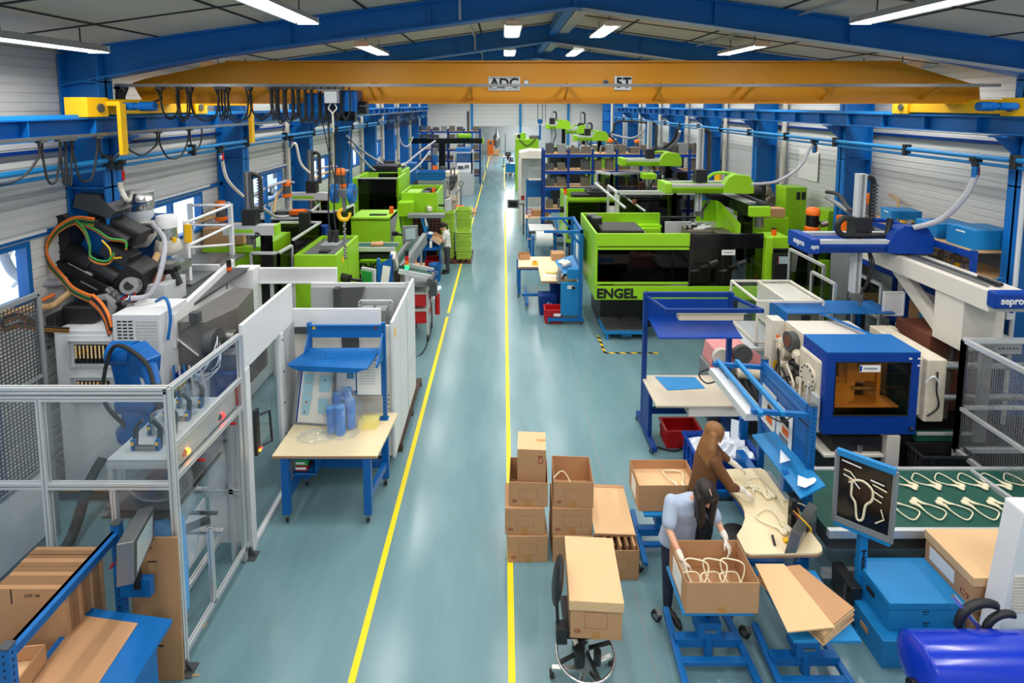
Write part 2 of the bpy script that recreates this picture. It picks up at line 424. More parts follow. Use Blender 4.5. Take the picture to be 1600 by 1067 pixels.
# back wall with the wide opening to the next bay
OX0, OX1, OZ = -2.2, 5.2, 3.75
b = B('claddingback')
def cladb(z0, z1, x0, x1):
    p = [(YB - (y - YB), z) for y, z in ribs(z0, z1, YB, 1, 0.3)]
    b.prism([(y, z) for y, z in p] + [(YB+0.15, z1), (YB+0.15, z0)], 'x', x0, x1)
cladb(0, OZ, XL, OX0); cladb(0, OZ, OX1, XR); cladb(OZ, 6.2, XL, XR)
b.prism([(XL, 6.2), (XR, 6.2), (RX, 7.2)], 'y', YB, YB+0.15)
ST(b, 'wall_back')
b = B('concrete'); b.box(OX0-3, 62, -0.1, OX1+3, 62.2, 4.6); b.box(OX0-3.2, YB+0.15, -0.1, OX0-3, 62.2, 4.6); b.box(OX1+3, YB+0.15, -0.1, OX1+3.2, 62.2, 4.6)
b.box(OX0-3, YB+0.15, 4.5, OX1+3, 62, 4.7); ST(b, 'wall_annex')
ST(B('cladding').box(XL-0.2, YF-0.2, 0, XR+0.2, YF, 7.3), 'wall_front')
for i, x in enumerate((-2.42, 1.35, 5.08)):
    h = 0.0 if i != 1 else 1.9
    c = B('lightblue'); c.box(x-0.09, YB-0.14, h, x+0.09, YB-0.03, 6.6); ST(c, 'trim_%d' % k); k += 1
# ceiling panels and their joints
b = B('ceilpanel')
for sg, xe in ((-1, XL-0.2), (1, XR+0.2)):
    z = ceil_z(xe)
    b.add([(RX, YF, 7.14), (xe, YF, z), (xe, YB, z), (RX, YB, 7.14), (RX, YF, 7.26), (xe, YF, z+0.12), (xe, YB, z+0.12), (RX, YB, 7.26)],
          [(0, 1, 2, 3), (7, 6, 5, 4), (0, 4, 5, 1), (1, 5, 6, 2), (2, 6, 7, 3), (3, 7, 4, 0)])
    for j in range(38):
        y = YF + 0.35 + 1.22*j
        if y < YB: b.bar((RX, y, 7.134), (xe, y, z-0.006), 0.035, 0.012, 'ceilline')
    for j in range(1, 6):
        x = RX + sg*1.46*j
        if XL < x < XR: b.bar((x, YF, ceil_z(x)-0.006), (x, YB, ceil_z(x)-0.006), 0.04, 0.014, 'ceilline')
ST(b, 'ceiling')
# roof light in the right slope
mat('daylight', (255, 250, 235), 0.5, var=0.05, emit=3.0)
b = B('daylight'); x0, x1 = 1.75, 3.0
b.quad((x0, 11.9, ceil_z(x0)-0.012), (x1, 11.9, ceil_z(x1)-0.012), (x1, 12.9, ceil_z(x1)-0.012), (x0, 12.9, ceil_z(x0)-0.012))
ST(b, 'window_20')
# blue steel frames: columns and rafters
def column(x0, x1, y, ztop, name):
    b = B('colblue'); w = 0.13
    b.box(x0, y-w, 0, x0+0.03, y+w, ztop); b.box(x1-0.03, y-w, 0, x1, y+w, ztop); b.box(x0, y-0.016, 0, x1, y+0.016, ztop)
    for z in (ztop-0.4, 5.0, 4.2): b.box(x0, y-w, z, x1, y+w, z+0.02)
    b.bar((x0+0.03, y-0.02, 4.2), (x1-0.03, y-0.02, 3.5), 0.02, 0.1); b.box(x0-0.05, y-0.2, 0, x1+0.05, y+0.2, 0.03)
    ST(b, name)
for i, y in enumerate(BAYS):
    column(-6.28, -5.71, y, 6.12, 'column'); column(7.5, 8.1, y, 6.15, 'column')
    b = B('colblue')
    for sg, xe in ((-1, -6.28), (1, 8.1)):
        L = abs(xe - RX); ze = ceil_z(xe) - 0.02; pts_t = (RX, 7.12), (xe, ze)
        hx = xe - sg*2.2; hz_ = ceil_z(hx) - 0.38
        lo = [(RX, 6.76), (hx, hz_), (xe, ze-0.48)]
        b.prism([pts_t[0], *lo, pts_t[1]], 'y', y-0.012, y+0.012)
        for (xa, za), (xb, zb) in ((lo[0], lo[1]), (lo[1], lo[2]), ((RX, 7.10), (xe, ze))):
            b.add([(xa, y-0.12, za), (xb, y-0.12, zb), (xb, y+0.12, zb), (xa, y+0.12, za), (xa, y-0.12, za+0.025), (xb, y-0.12, zb+0.025), (xb, y+0.12, zb+0.025), (xa, y+0.12, za+0.025)],
                  [(0, 3, 2, 1), (4, 5, 6, 7), (0, 1, 5, 4), (1, 2, 6, 5), (2, 3, 7, 6), (3, 0, 4, 7)])
        for t in (0.28, 0.55): x = RX + sg*L*t; b.bar((x, y, ceil_z(x)-0.02), (x, y, ceil_z(x)-0.36), 0.16, 0.02)
    b.box(RX-0.015, y-0.12, 6.76, RX+0.015, y+0.12, 7.12)
    ST(b, 'rafter')
# ridge trunking and lighting conduit
b = B('colblue'); b.box(RX-0.02, 8, 6.9, RX+0.14, YB, 7.08); b.box(RX+0.2, 8, 6.95, RX+0.42, YB, 7.06, 'lightgrey'); ST(b, 'trim_%d' % k); k += 1
b = B('lightgrey')
for y in BAYS[3:6]:
    b.bar((RX+0.1, y-0.16, 6.72), (7.3, y-0.16, ceil_z(7.3)-0.42), 0.045); b.bar((-0.6, y-0.16, 6.58), (-0.6, y-0.16, 6.95), 0.03)
for x in (-0.62, 4.2):
    b.bar((x, YF, ceil_z(x)-0.04), (x, 24, ceil_z(x)-0.04), 0.03)
ST(b, 'trim_%d' % k); k += 1
for y in BAYS[5:]:
    for x in (-6.2, 8.07): S(B('offwhite').cyl((x, y-0.55, 0), (x, y-0.55, 5.9), 0.07, n=14), 'downpipe', 'cream rainwater pipe beside a blue column on the %s wall' % ('left' if x < 0 else 'right'), 'pipe', 'cream rainwater pipes on the %s wall' % ('left' if x < 0 else 'right'))
# windows of the left wall
for i, (y0, y1) in enumerate(WIN):
    b = B('blue'); t = 0.06; x = XL
    b.box(x-0.12, y0, WZ0, x+0.03, y1, WZ0+t); b.box(x-0.12, y0, WZ1-t, x+0.03, y1, WZ1)
    b.box(x-0.12, y0, WZ0+t, x+0.03, y0+t, WZ1-t); b.box(x-0.12, y1-t, WZ0+t, x+0.03, y1, WZ1-t)
    b.box(x-0.08, (y0+y1)/2-0.03, WZ0+t, x+0.02, (y0+y1)/2+0.03, WZ1-t)
    b.box(x, y0-1.0, WZ1+0.03, x+0.05, y1+0.95, WZ1+0.1); b.box(x+0.05, y0-0.5, WZ1+0.08, x+0.09, y1+0.2, WZ1+0.12, 'white')
    w = ST(b, 'window_%d' % (i+1)); P(B('window').box(x-0.05, y0+t, WZ0+t, x-0.045, y1-t, WZ1-t), 'pane', w)
# outside: bright yard
mat('yard', (236, 238, 240), 0.9, var=0.03)
ST(B('yard').box(-90, -30, -0.25, XL-0.4, 110, -0.2), 'ground')
t = T('parked_car', 'white car parked outside, seen through the third window of the left wall', 'car', (-15.2, 33.6, -0.2))
b = B('carpaint'); b.prism([(-2.1, 0.3), (2.1, 0.3), (2.15, 0.75), (1.2, 0.95), (0.6, 1.42), (-1.2, 1.45), (-1.9, 0.98), (-2.15, 0.8)], 'x', -0.85, 0.85); b.X = Matrix.Rotation(0, 4, 'Z')
P(b, 'body', t, 0.06, world=False)
for yy in (-1.35, 1.35):
    for xx in (-0.78, 0.78): P(B('rubber').cyl((xx-0.1, yy, 0.32), (xx+0.1, yy, 0.32), 0.32, n=24).cyl((xx-0.11, yy, 0.32), (xx+0.11, yy, 0.32), 0.2, 'steel', n=20), 'wheel', t, world=False)
P(B('gloss').box(-0.86, -1.1, 1.0, 0.86, 0.5, 1.36), 'side_window', t, world=False)

# ------------------------------------------------------------------ fluorescent ceiling lights
def make_light():
    t = T('ceiling_light', '', 'ceiling light', (0, 0, 0))
    b = B('lightgrey'); L = 0.78
    b.prism([(-0.16, -0.02), (-0.07, 0.07), (0.07, 0.07), (0.16, -0.02), (0.15, -0.02), (0.06, 0.05), (-0.06, 0.05), (-0.15, -0.02)], 'y', -L, L)
    for y in (-L, L): b.box(-0.13, y-0.01, -0.03, 0.13, y+0.01, 0.06, 'white')
    P(b, 'reflector', t, world=False)
    for x in (-0.075, 0.075): P(B('tube').cyl((x, -L+0.03, -0.005), (x, L-0.03, -0.005), 0.019, n=8), 'tube', t, world=False)
    for y in (-0.5, 0.5): P(B('darkgrey').bar((0, y, 0.06), (0, y, 0.24), 0.012), 'hanger', t, world=False)
    return t
proto = make_light(); first = True
LL = bpy.data.lights.new('tube_light', 'AREA'); LL.shape = 'RECTANGLE'; LL.size = 0.26; LL.size_y = 1.5; LL.energy = LAMP_W; LL.color = (1.0, 0.965, 0.92); LL.spread = 2.9
ROWS = {-5.0: 'outermost row by the left wall', -2.4: 'row left of the aisle', 0.17: 'row just left of the ridge', 1.85: 'row just right of the ridge', 4.4: 'row right of the ridge', 7.0: 'outermost row by the right wall'}
SEEN = {(-5.0, 5.8): 'large twin tube ceiling light at the top left, over the left wall', (-2.4, 5.8): 'twin tube ceiling light cut by the top edge, left of the ridge',
        (4.4, 5.8): 'large twin tube ceiling light at the top right, before the first blue rafter', (-2.4, 9.8): 'twin tube ceiling light above the left half of the yellow girder',
        (4.4, 9.8): 'twin tube ceiling light above the right half of the yellow girder', (0.17, 9.8): 'twin tube ceiling light seen end on left of the ridge, the upper one',
        (1.85, 9.8): 'twin tube ceiling light right of the ridge between the second and third rafters', (0.17, 13.8): 'small ceiling light left of the ridge, just above the yellow girder',
        (1.85, 13.8): 'small ceiling light right of the ridge beside the roof light', (-5.0, 9.8): 'ceiling light peeping over the left sloping end of the girder',
        (7.0, 9.8): 'ceiling light peeping over the right sloping end of the girder'}
for yy in [-2.2, 1.8, 5.8, 9.8, 13.8, 17.8, 21.8, 25.8, 29.8, 33.8, 37.8]:
    for x in ROWS:
        z = ceil_z(x) - 0.27
        if first: o = proto; o.location = (x, yy, z); first = False
        else: o = dup(proto, (x, yy, z))
        if (x, yy) in SEEN: o['label'] = SEEN[(x, yy)]; o['group'] = 'fluorescent lights under the ceiling'
        else: o['label'] = 'twin tube ceiling light out of sight behind the yellow girder or the viewer'; o['group'] = 'unseen fluorescent lights of the hall'
        lo = bpy.data.objects.new('tube_light', LL); COL.objects.link(lo); lo.parent = o; lo.location = (0, 0, -0.035)
for i, (px, py, Y) in enumerate(((620, 54, 10.4), (1125, 57, 10.4), (669, 88, 13.6), (1027, 88, 13.6))):
    p = D(px, py, Y); b = B('white'); b.lathe((p.x, p.y, p.z), [(0.055, 0), (0.06, 0.03), (0.05, 0.07)], n=16); b.cyl((p.x, p.y, p.z+0.07), (p.x, p.y, ceil_z(p.x)), 0.02)
    S(b, 'smoke_detector', ['round white smoke detector left of the ridge, the nearer one', 'round white smoke detector right of the ridge, the nearer one', 'small smoke detector just above the girder, left half', 'small smoke detector just above the girder, right half'][i], 'smoke detector', 'smoke detectors under the ceiling')
for i, (y) in enumerate((46, 52, 58)):
    l = bpy.data.lights.new('annex_light', 'AREA'); l.shape = 'RECTANGLE'; l.size = 0.3; l.size_y = 1.5; l.energy = 420
    t = T('ceiling_light', 'fluorescent light of the next bay beyond the back wall', 'ceiling light', (0.5 + i, y, 4.3), 0, 'lights of the next bay')
    P(B('lightgrey').box(-0.16, -0.75, 0, 0.16, 0.75, 0.1), 'reflector', t, world=False)
    o = bpy.data.objects.new('annex_light', l); COL.objects.link(o); o.parent = t; o.location = (0, 0, -0.02)
# ------------------------------------------------------------------ overhead crane
for sx, nm, side in ((-5.55, 'left', 1), (7.33, 'right', -1)):
    yend = 39.0 if sx < 0 else 34.5
    t = T('crane_runway', 'long blue crane runway beam on brackets along the %s wall' % nm, 'crane beam', (sx, 2.0, 4.95), 0, 'crane runway beams')
    b = B('blue'); b.box(sx-0.13, YF+0.5, 5.215, sx+0.13, yend, 5.235); b.box(sx-0.13, YF+0.5, 4.97, sx+0.13, yend, 4.99); b.box(sx-0.012, YF+0.5, 4.97, sx+0.012, yend, 5.22)
    b.box(sx-0.03, YF+0.5, 5.235, sx+0.03, yend, 5.275, 'lightblue')
    for y in range(-4, int(yend)): b.box(sx-0.12, y, 4.99, sx+0.12, y+0.012, 5.22)
    P(b, 'beam', t)
    for y in BAYS:
        if y < yend:
            b = B('cellblue'); x0, x1 = (-5.70, sx+0.2) if sx < 0 else (sx-0.2, 7.49)
            b.box(x0, y-0.11, 4.93, x1, y+0.11, 4.96); b.prism([(x0, 4.93), (x1, 4.93), (x1 if sx > 0 else x0, 4.62)], 'y', y-0.012, y+0.012); P(b, 'bracket', t)
# lower brace rails and compressed-air pipes on each wall
for sx, nm in ((-5.55, 'left'), (7.2, 'right')):
    yend = 38.0 if sx < 0 else 34.0
    b = B('lightblue'); b.cyl((sx, YF+0.5, 4.62), (sx, yend, 4.62), 0.038, n=12)
    b.cyl((sx-0.02*(1 if sx < 0 else -1), YF+0.5, 4.52), (sx-0.02*(1 if sx < 0 else -1), yend, 4.52), 0.026, 'lightblue', n=10)
    t = T('air_pipe', 'pair of blue compressed air pipes running along the %s wall under the crane beam' % nm, 'pipe', (sx, 5, 4.5), 0, 'compressed air pipes'); P(b, 'pipe', t)
    for y in range(-3, int(yend), 2): P(B('rubber').box(sx-0.06, y+0.3, 4.5, sx+0.06, y+0.36, 4.7), 'clamp', t)
    wx = XL if sx < 0 else XR
    b = B('navy'); b.bar((wx + (0.06 if sx < 0 else -0.06), YF+0.5, 4.78), (wx + (0.06 if sx < 0 else -0.06), yend, 4.78), 0.06, 0.05); P(b, 'wall_rail', t)
# drop hoses with valves
def drop(name, label, top, pts, rad=0.032, m='offwhite'):
    t = T(name, label, 'hose', top, 0, 'air drop hoses')
    p = Vector(top); b = B('rubber'); b.cyl((p.x, p.y, p.z), (p.x, p.y, p.z-0.09), 0.05).box(p.x-0.08, p.y-0.03, p.z-0.02, p.x+0.08, p.y+0.03, p.z+0.05)
    P(b, 'fitting', t); P(B('blue').cyl((p.x, p.y, p.z-0.09), (p.x, p.y, p.z-0.26), 0.042), 'valve_body', t)
    P(B('red').box(p.x+0.04, p.y-0.02, p.z-0.24, p.x+0.06, p.y+0.02, p.z-0.1), 'valve_lever', t)
    P(B(m).tube(bez([(p.x, p.y, p.z-0.26), *pts], 8), rad), 'hose', t)
drop('air_hose', 'white air hose dropping from the left pipe to the chrome hopper', (-5.52, 7.5, 4.56), [(-5.52, 7.5, 4.2), (-5.5, 7.6, 4.0), D(205, 300, 8.3)])
drop('air_hose', 'white air hose hanging beside the second left column', (-5.52, 10.2, 4.56), [D(346, 245, 10.2), D(355, 280, 10.4), D(380, 307, 10.8)])
drop('air_hose', 'white air hose hanging beside the third left column', (-5.52, 13.6, 4.56), [D(462, 225, 13.6), D(470, 255, 13.7), D(484, 270, 13.9)])
drop('air_hose', 'grey air hose from the right pipe past the second right column', (7.2, 12.1, 4.56), [D(1268, 228, 12.1), D(1250, 260, 12.0), D(1215, 283, 11.8), D(1175, 288, 11.6)], 0.035, 'hosegrey')
drop('air_hose', 'thick grey air hose sweeping from the right pipe to the blue shelving', (7.2, 7.95, 4.56), [D(1524, 275, 7.95), D(1505, 310, 8.0), D(1470, 343, 8.2), D(1427, 356, 8.4)], 0.045, 'hosegrey')

# bridge girder
t = T('overhead_crane', 'yellow overhead travelling crane bridging the hall, marked 5T', 'crane', (0.9, 8.4, 5.25))
b = B('yellowcrane')
prof = [(-5.62, 5.44), (-5.78, 5.74), (-5.6, 5.80), (-4.28, 6.07), (6.15, 6.06), (7.42, 5.70), (7.46, 5.44)]
b.prism(prof, 'y', 8.24, 8.56); b.box(-5.62, 8.18, 5.42, 7.46, 8.62, 5.44); b.box(-4.28, 8.18, 6.06, 6.15, 8.62, 6.08)
P(b, 'girder', t)
TR = (7.78, 5.69)
for px in (258, 415, 577, 737, 890, 1037, 1182, 1313, 1478):
    x = D(px, 134, 7.8).x; b = B('yellowcrane')
    b.bar((x, TR[0], TR[1]+0.03), (x, 8.24, TR[1]+0.03), 0.05, 0.03); b.bar((x-0.02, TR[0]+0.05, TR[1]), (x-0.02, 8.24, TR[1]-0.2), 0.03, 0.03); P(b, 'track_bracket', t)
b = B('steel'); b.box(D(180, 134, TR[0]).x, TR[0]-0.02, TR[1]-0.025, D(1562, 136, TR[0]).x, TR[0]+0.02, TR[1]+0.02); P(b, 'cable_track', t)
for i, (xs, ya, yb, e) in enumerate(((-5.55, 6.86, 9.6, 1), (7.33, 7.25, 9.7, -1))):
    b = B('yellow'); b.box(xs-0.11, ya, 5.27, xs+0.11, yb, 5.48); b.box(xs-0.15, ya-0.02, 5.24, xs+0.15, ya+0.35, 5.5); b.box(xs-0.15, yb-0.35, 5.24, xs+0.15, yb+0.02, 5.5)
    b.box(xs-0.03, ya+0.05, 5.255, xs+0.03, yb-0.05, 5.27, 'darkgrey')
    c = P(b, 'end_carriage', t, 0.01)
    for y in (ya+0.2, yb-0.2): P(B('darkgrey').cyl((xs-0.17, y, 5.36), (xs+0.17, y, 5.36), 0.06), 'wheel_axle', c)
    s = 1 if i == 0 else -1; yy = 7.35
    b = B('cellblue'); x0 = xs + s*0.18
    for r, a, c2 in ((0.055, 0.0, 0.24), (0.04, 0.24, 0.3), (0.06, 0.3, 0.52)): b.cyl((x0+s*a, yy, 5.38), (x0+s*c2, yy, 5.38), r, n=18)
    for q in range(5): b.cyl((x0+s*(0.32+q*0.04), yy, 5.38), (x0+s*(0.332+q*0.04), yy, 5.38), 0.066, n=18)
    P(b, 'drive_motor', t)
for x, y in ((-5.22, 7.2), (-4.55, 9.5)):
    b = B('yellow'); b.bar((x, y, 5.42), (x, y, 4.72), 0.11, 0.05); b.bar((-5.5, y, 5.42), (x, y, 5.42), 0.06, 0.06); P(b, 'buffer_arm', t)
# signs on the girder
b = B('white'); c = D(788, 130, 8.23); b.box(c.x-0.245, 8.215, c.z-0.115, c.x+0.245, 8.235, c.z+0.1)
b.text('ADC', 0.2, (c.x, 8.213, c.z-0.005), (1, 0, 0), (0, 0, 1), 'ink', 0.002, bold=0.006, sx=1.05)
b.text('ATELIERS DE LA CHAINETTE', 0.036, (c.x, 8.213, c.z+0.078), (1, 0, 0), (0, 0, 1), 'ink', 0.002)
b.text('79330 RATTIERAT  49 67 46 40', 0.034, (c.x, 8.213, c.z-0.09), (1, 0, 0), (0, 0, 1), 'ink', 0.002); P(b, 'maker_sign', t, label='white sign reading ADC')
for ch, px in (('5', 967), ('T', 979)):
    c = D(px, 130, 8.23); b = B('white'); b.cb((c.x, 8.22-(0.008 if ch == '5' else 0), c.z), (0.15, 0.015, 0.21), 'white', ry=0.06 if ch == 'T' else 0)
    b.text(ch, 0.21, (c.x, 8.2, c.z), (1, 0, 0), (0, 0, 1), 'ink', 0.002, bold=0.007); P(b, 'load_sign', t, label='white plate with the character ' + ch)
for px, m in ((822, 'white'), (946, 'darkgrey')):
    c = D(px, 129, 8.23); P(B('grey').cyl((c.x, 8.24, c.z), (c.x, 8.2, c.z), 0.045, n=18).cyl((c.x, 8.2, c.z), (c.x, 8.195, c.z), 0.034, m, n=18), 'lamp_socket', t)
# festoon cables under the girder track
t = T('festoon_cable', 'black festoon cables looping under the track of the yellow girder', 'cable', (-3.5, TR[0], 5.1))
xs = [184, 186, 190, 250, 278, 295, 340, 350, 388, 424, 432]
xs += [444, 457, 466, 476, 486, 497, 508, 519, 532, 547]
zs = lambda y: D(400, y, TR[0]).z
for i in range(len(xs)-1):
    a, c = D(xs[i], 138, TR[0]), D(xs[i+1], 138, TR[0]); w = abs(c.x - a.x); low = zs(R(186, 195)) if i > 2 else zs(168)
    for off in (0.0, 0.05):
        b = B('rubber'); yy = TR[0] + R(-0.05, 0.05) + off
        m = (a.x + c.x)/2; dx = max(w, 0.06)/2
        b.tube(bez([(m-dx*0.75, yy, 5.66), (m-dx*0.98, yy, 5.5), (m-dx*0.75, yy, low+0.1), (m, yy, low+off*0.6), (m+dx*0.75, yy, low+0.1), (m+dx*0.98, yy, 5.5), (m+dx*0.75, yy, 5.66)], 5), 0.012, n=6); P(b, 'cable_loop', t)
    P(B('darkgrey').box(a.x-0.04, TR[0]-0.03, 5.63, a.x+0.04, TR[0]+0.07, 5.67), 'trolley', t)
# festoon along the left wall
t = T('festoon_track', 'grey cable track with black festoon loops along the left crane beam', 'cable track', (-5.35, 6, 5.0))
P(B('steel').box(-5.37, YF+0.5, 4.99, -5.33, 38, 5.03), 'track', t)
YS = [D(p, 200, 7).y for p in ()] 
ys = [D(0, 0, 1).y]
def yat(px): return (px - CX and -5.35/((px - CX)/F_PX))*(_c)  # distance of the point of the track seen at that column
marks = [(2, 0.0), (66, 283), (96, 287), (104, 288), (113, 290), (155, 283), (198, 250), (249, 243), (298, 248), (318, 235)]
for i in range(len(marks)-1):
    ya, yb = yat(marks[i][0]), yat(marks[i+1][0]); low = D(marks[i][0], marks[i+1][1], (ya+yb)/2).z
    if i == 0: ya = yb - 0.9
    m, dy = (ya+yb)/2, abs(yb-ya)/2
    P(B('rubber').tube(bez([(-5.35, m-dy*0.92, 4.98), (-5.36, m-dy*0.9, 4.8), (-5.37, m-dy*0.5, low+0.06), (-5.37, m, low), (-5.37, m+dy*0.5, low+0.06), (-5.36, m+dy*0.9, 4.8), (-5.35, m+dy*0.92, 4.98)], 5), 0.013, n=6), 'cable_loop', t)
    P(B('darkgrey').box(-5.39, ya-0.04, 4.96, -5.31, ya+0.04, 5.0), 'trolley', t)
for i in range(16): # bunched loops further down the hall
    y = 24 + i*0.55; P(B('rubber').tube(bez([(-5.3, y, 4.98), (-5.3, y+0.02, 4.4), (-5.3, y+0.15, 4.25), (-5.3, y+0.28, 4.4), (-5.3, y+0.3, 4.98)], 4), 0.014, n=5), 'cable_loop', t)
# hoist trolley under the girder
t = T('hoist', 'blue hoist trolley hanging under the yellow girder behind the black cables', 'hoist', (-2.9, 8.4, 5.05))
x0, x1 = D(480, 160, 8.1).x, D(563, 160, 8.1).x
b = B('cellblue'); b.box(x0, 7.95, 5.28, x1-0.2, 8.15, 5.58); b.cyl((x0-0.05, 8.05, 5.28), (x1-0.35, 8.05, 5.28), 0.16, n=20); b.box(x1-0.3, 7.9, 5.3, x1, 8.2, 5.62); b.box(x0+0.1, 8.1, 5.32, x1-0.2, 8.7, 5.42)
P(b, 'hoist_body', t, 0.01); P(B('gloss').cyl((x1, 8.05, 5.36), (x1+0.12, 8.05, 5.36), 0.1).box(x1-0.3, 7.96, 5.16, x1-0.05, 8.1, 5.3), 'end_cap', t)
c = D(517, 152, 7.6); b = B('lightgrey'); b.box(c.x-0.09, 7.58, c.z-0.085, c.x+0.09, 7.72, c.z+0.085); P(b, 'control_box', t, 0.006)
b = B('steel'); b.box(c.x-0.21, 7.64, c.z+0.09, c.x+0.12, 7.7, c.z+0.115); P(b, 'box_rail', t)
for dx in (-0.02, 0.02): P(B('offwhite').tube(bez([(c.x+dx, 7.66, c.z-0.085), (c.x+dx*3, 7.66, c.z-0.16), (c.x, 7.66, c.z-0.25), (c.x, 7.68, 5.0)], 6), 0.01), 'wire', t)
# hook block hanging on its ropes
t = T('hook_block', 'crane hook block with two blue pulleys and a yellow hook above the green machines', 'crane hook', (-2.43, 8.0, 3.5))
hx = D(537, 300, 8.0).x; hz1 = D(537, 300, 8.0).z
for dx, y in ((-0.36, 0), (-0.1, 0.03), (0.2, 0)): P(B('rubber').cyl((hx+dx*0.9, 8.0+y, 5.3), (hx+dx*0.3, 8.0+y, hz1+0.05), 0.008, n=6), 'rope', t)
for s in (-1, 1):
    P(B('blue').cyl((hx+s*0.09, 8.0, hz1-0.02), (hx+s*0.17, 8.0, hz1-0.02), 0.15, n=24).cyl((hx+s*0.085, 8, hz1-0.02), (hx+s*0.175, 8, hz1-0.02), 0.05, 'darkgrey'), 'pulley', t)
P(B('steel').box(hx-0.09, 7.95, hz1-0.08, hx+0.09, 8.05, hz1+0.04).cyl((hx, 8, hz1-0.08), (hx, 8, hz1-0.3), 0.03), 'yoke', t)
hz2 = D(537, 335, 8.0).z
P(B('yellow').tube(arc((hx, 8, hz2), 0.085, PI*0.5, PI*2.1, 14), [0.03]*4+[0.036]*7+[0.024]*4), 'hook', t)
b = B('steel')
for q in range(14): b.ball((hx-0.01+0.012*(q % 2), 8, hz2-0.1-q*0.045), 0.024, n=8, sc=(1, 0.6, 1.2))
P(b, 'chain', t)
for px in (512, 521):
    t2 = T('pendant_cable', 'black pendant cable hanging from the crane beside the hook, %s one' % ('nearer the wall' if px == 512 else 'nearer the hook'), 'cable', D(px, 185, 8.0), 0, 'crane pendant cables')
    P(B('rubber').tube(bez([D(px, 180, 7.8), D(px+3, 250, 7.8), D(px+1, 330, 7.8), D(px+4, 360, 7.8)], 5), 0.012, n=6), 'cable', t2)
    P(B('rubber').cyl(D(px+4, 360, 7.8), D(px+4, 378, 7.8), 0.04, n=10), 'handset', t2)
# ------------------------------------------------------------------ kit of builders used in several places
def caster(parent, x, y, r=0.055, z=0.0, turn=0.4, world=True, top=None):
    b = B('steel'); top = top or z + r*2 + 0.03
    b.box(x-0.025, y-0.03, z+r*1.9, x+0.025, y+0.03, top); b.bar((x, y, z+r*2), (x-0.02, y+0.03, z+r), 0.05, 0.012)
    c = Vector((x-0.02, y+0.035, z+r)); d = Vector((math.cos(turn), math.sin(turn), 0))*0.014
    b.cyl(c-d, c+d, r, 'rubber', n=18); b.cyl(c-d*1.2, c+d*1.2, r*0.55, 'steel', n=14)
    return P(b, 'caster', parent, world=world)
def carton(label, c, sx, sy, h, rz=0.0, kind='closed', m='card', group=None, tape=True, frame=True, name='carton', text=None, t=0.008, stamp=True):
    r = T(name, label, 'cardboard box', c, rz, group); a, d = sx/2, sy/2
    b = B(m)
    if kind == 'open':
        b.box(-a, -d, 0, a, d, t); b.box(-a, -d, t, -a+t, d, h); b.box(a-t, -d, t, a, d, h); b.box(-a+t, -d, t, a-t, -d+t, h); b.box(-a+t, d-t, t, a-t, d, h)
    else: b.box(-a, -d, 0, a, d, h)
    P(b, 'body', r, 0.004, world=False)
    if kind == 'lid':
        b = B('cardlight' if m == 'card' else m); e = 0.012; z = h*0.78
        b.box(-a-e, -d-e, h, a+e, d+e, h+e); b.box(-a-e, -d-e, z, a+e, -d-0.002, h); b.box(-a-e, d+0.002, z, a+e, d+e, h); b.box(-a-e, -d-0.002, z, -a-0.002, d+0.002, h); b.box(a+0.002, -d-0.002, z, a+e, d+0.002, h)
        P(b, 'lid', r, 0.003, world=False)
    if tape: P(B('tape').box(-0.035, -d-0.002, 0, 0.035, -d, h*0.22), 'tape', r, world=False)
    if frame:
        b = B('print'); y = -d-0.0012; x0, x1, z0, z1 = -a*0.45, a*0.45, h*0.28, h*0.72; w = 0.004
        for q in ((x0, z0, x1, z0+w), (x0, z1-w, x1, z1), (x0, z0, x0+w, z1), (x1-w, z0, x1, z1)): b.box(q[0], y, q[1], q[2], -d, q[3])
        if stamp: b.tube([(-a*0.72+0.028*math.cos(2*PI*i/14), y, h*0.2+0.02*math.sin(2*PI*i/14)) for i in range(14)], 0.002, 'redink', n=4, closed=True); b.text('NZI', 0.03, (-a*0.72, y, h*0.2), (1, 0, 0), (0, 0, 1), 'redink', 0.001)
        P(b, 'print_mark', r, world=False)
    if text:
        txt, size, o, xd, yd = text; P(B('redink').text(txt, size, o, xd, yd, depth=0.001), 'lettering', r, world=False, label='dark red characters ' + txt)
    return r
def crate(label, c, sx, sy, h, m, rz=0.0, group=None, name='plastic_crate', cat='crate', t=0.012):
    r = T(name, label, cat, c, rz, group); a, d = sx/2, sy/2; k = 0.03; b = B(m)
    b.box(-a+k, -d+k, 0, a-k, d-k, t)
    def ring(z0, z1, e): b.box(-a+k-e, -d+k-e, z0, -a+k+t, d-k+e, z1); b.box(a-k-t, -d+k-e, z0, a-k+e, d-k+e, z1); b.box(-a+k+t, -d+k-e, z0, a-k-t, -d+k+t, z1); b.box(-a+k+t, d-k-t, z0, a-k-t, d-k+e, z1)
    ring(t, h-0.03, 0); P(b, 'body', r, 0.004, world=False)
    b = B(m); ring(h-0.035, h, 0.028); ring(h*0.55, h*0.55+0.014, 0.018); P(b, 'rim', r, 0.004, world=False)
    b = B(m)
    for i in range(5):
        x = -a + k + (sx-2*k)*(i+0.5)/5
        b.box(x-0.008, -d+k-0.016, 0.03, x+0.008, -d+k, h-0.04); b.box(x-0.008, d-k, 0.03, x+0.008, d-k+0.016, h-0.04)
    for i in range(4):
        y = -d + k + (sy-2*k)*(i+0.5)/4
        b.box(-a+k-0.016, y-0.008, 0.03, -a+k, y+0.008, h-0.04); b.box(a-k, y-0.008, 0.03, a-k+0.016, y+0.008, h-0.04)
    P(b, 'rib', r, world=False); return r
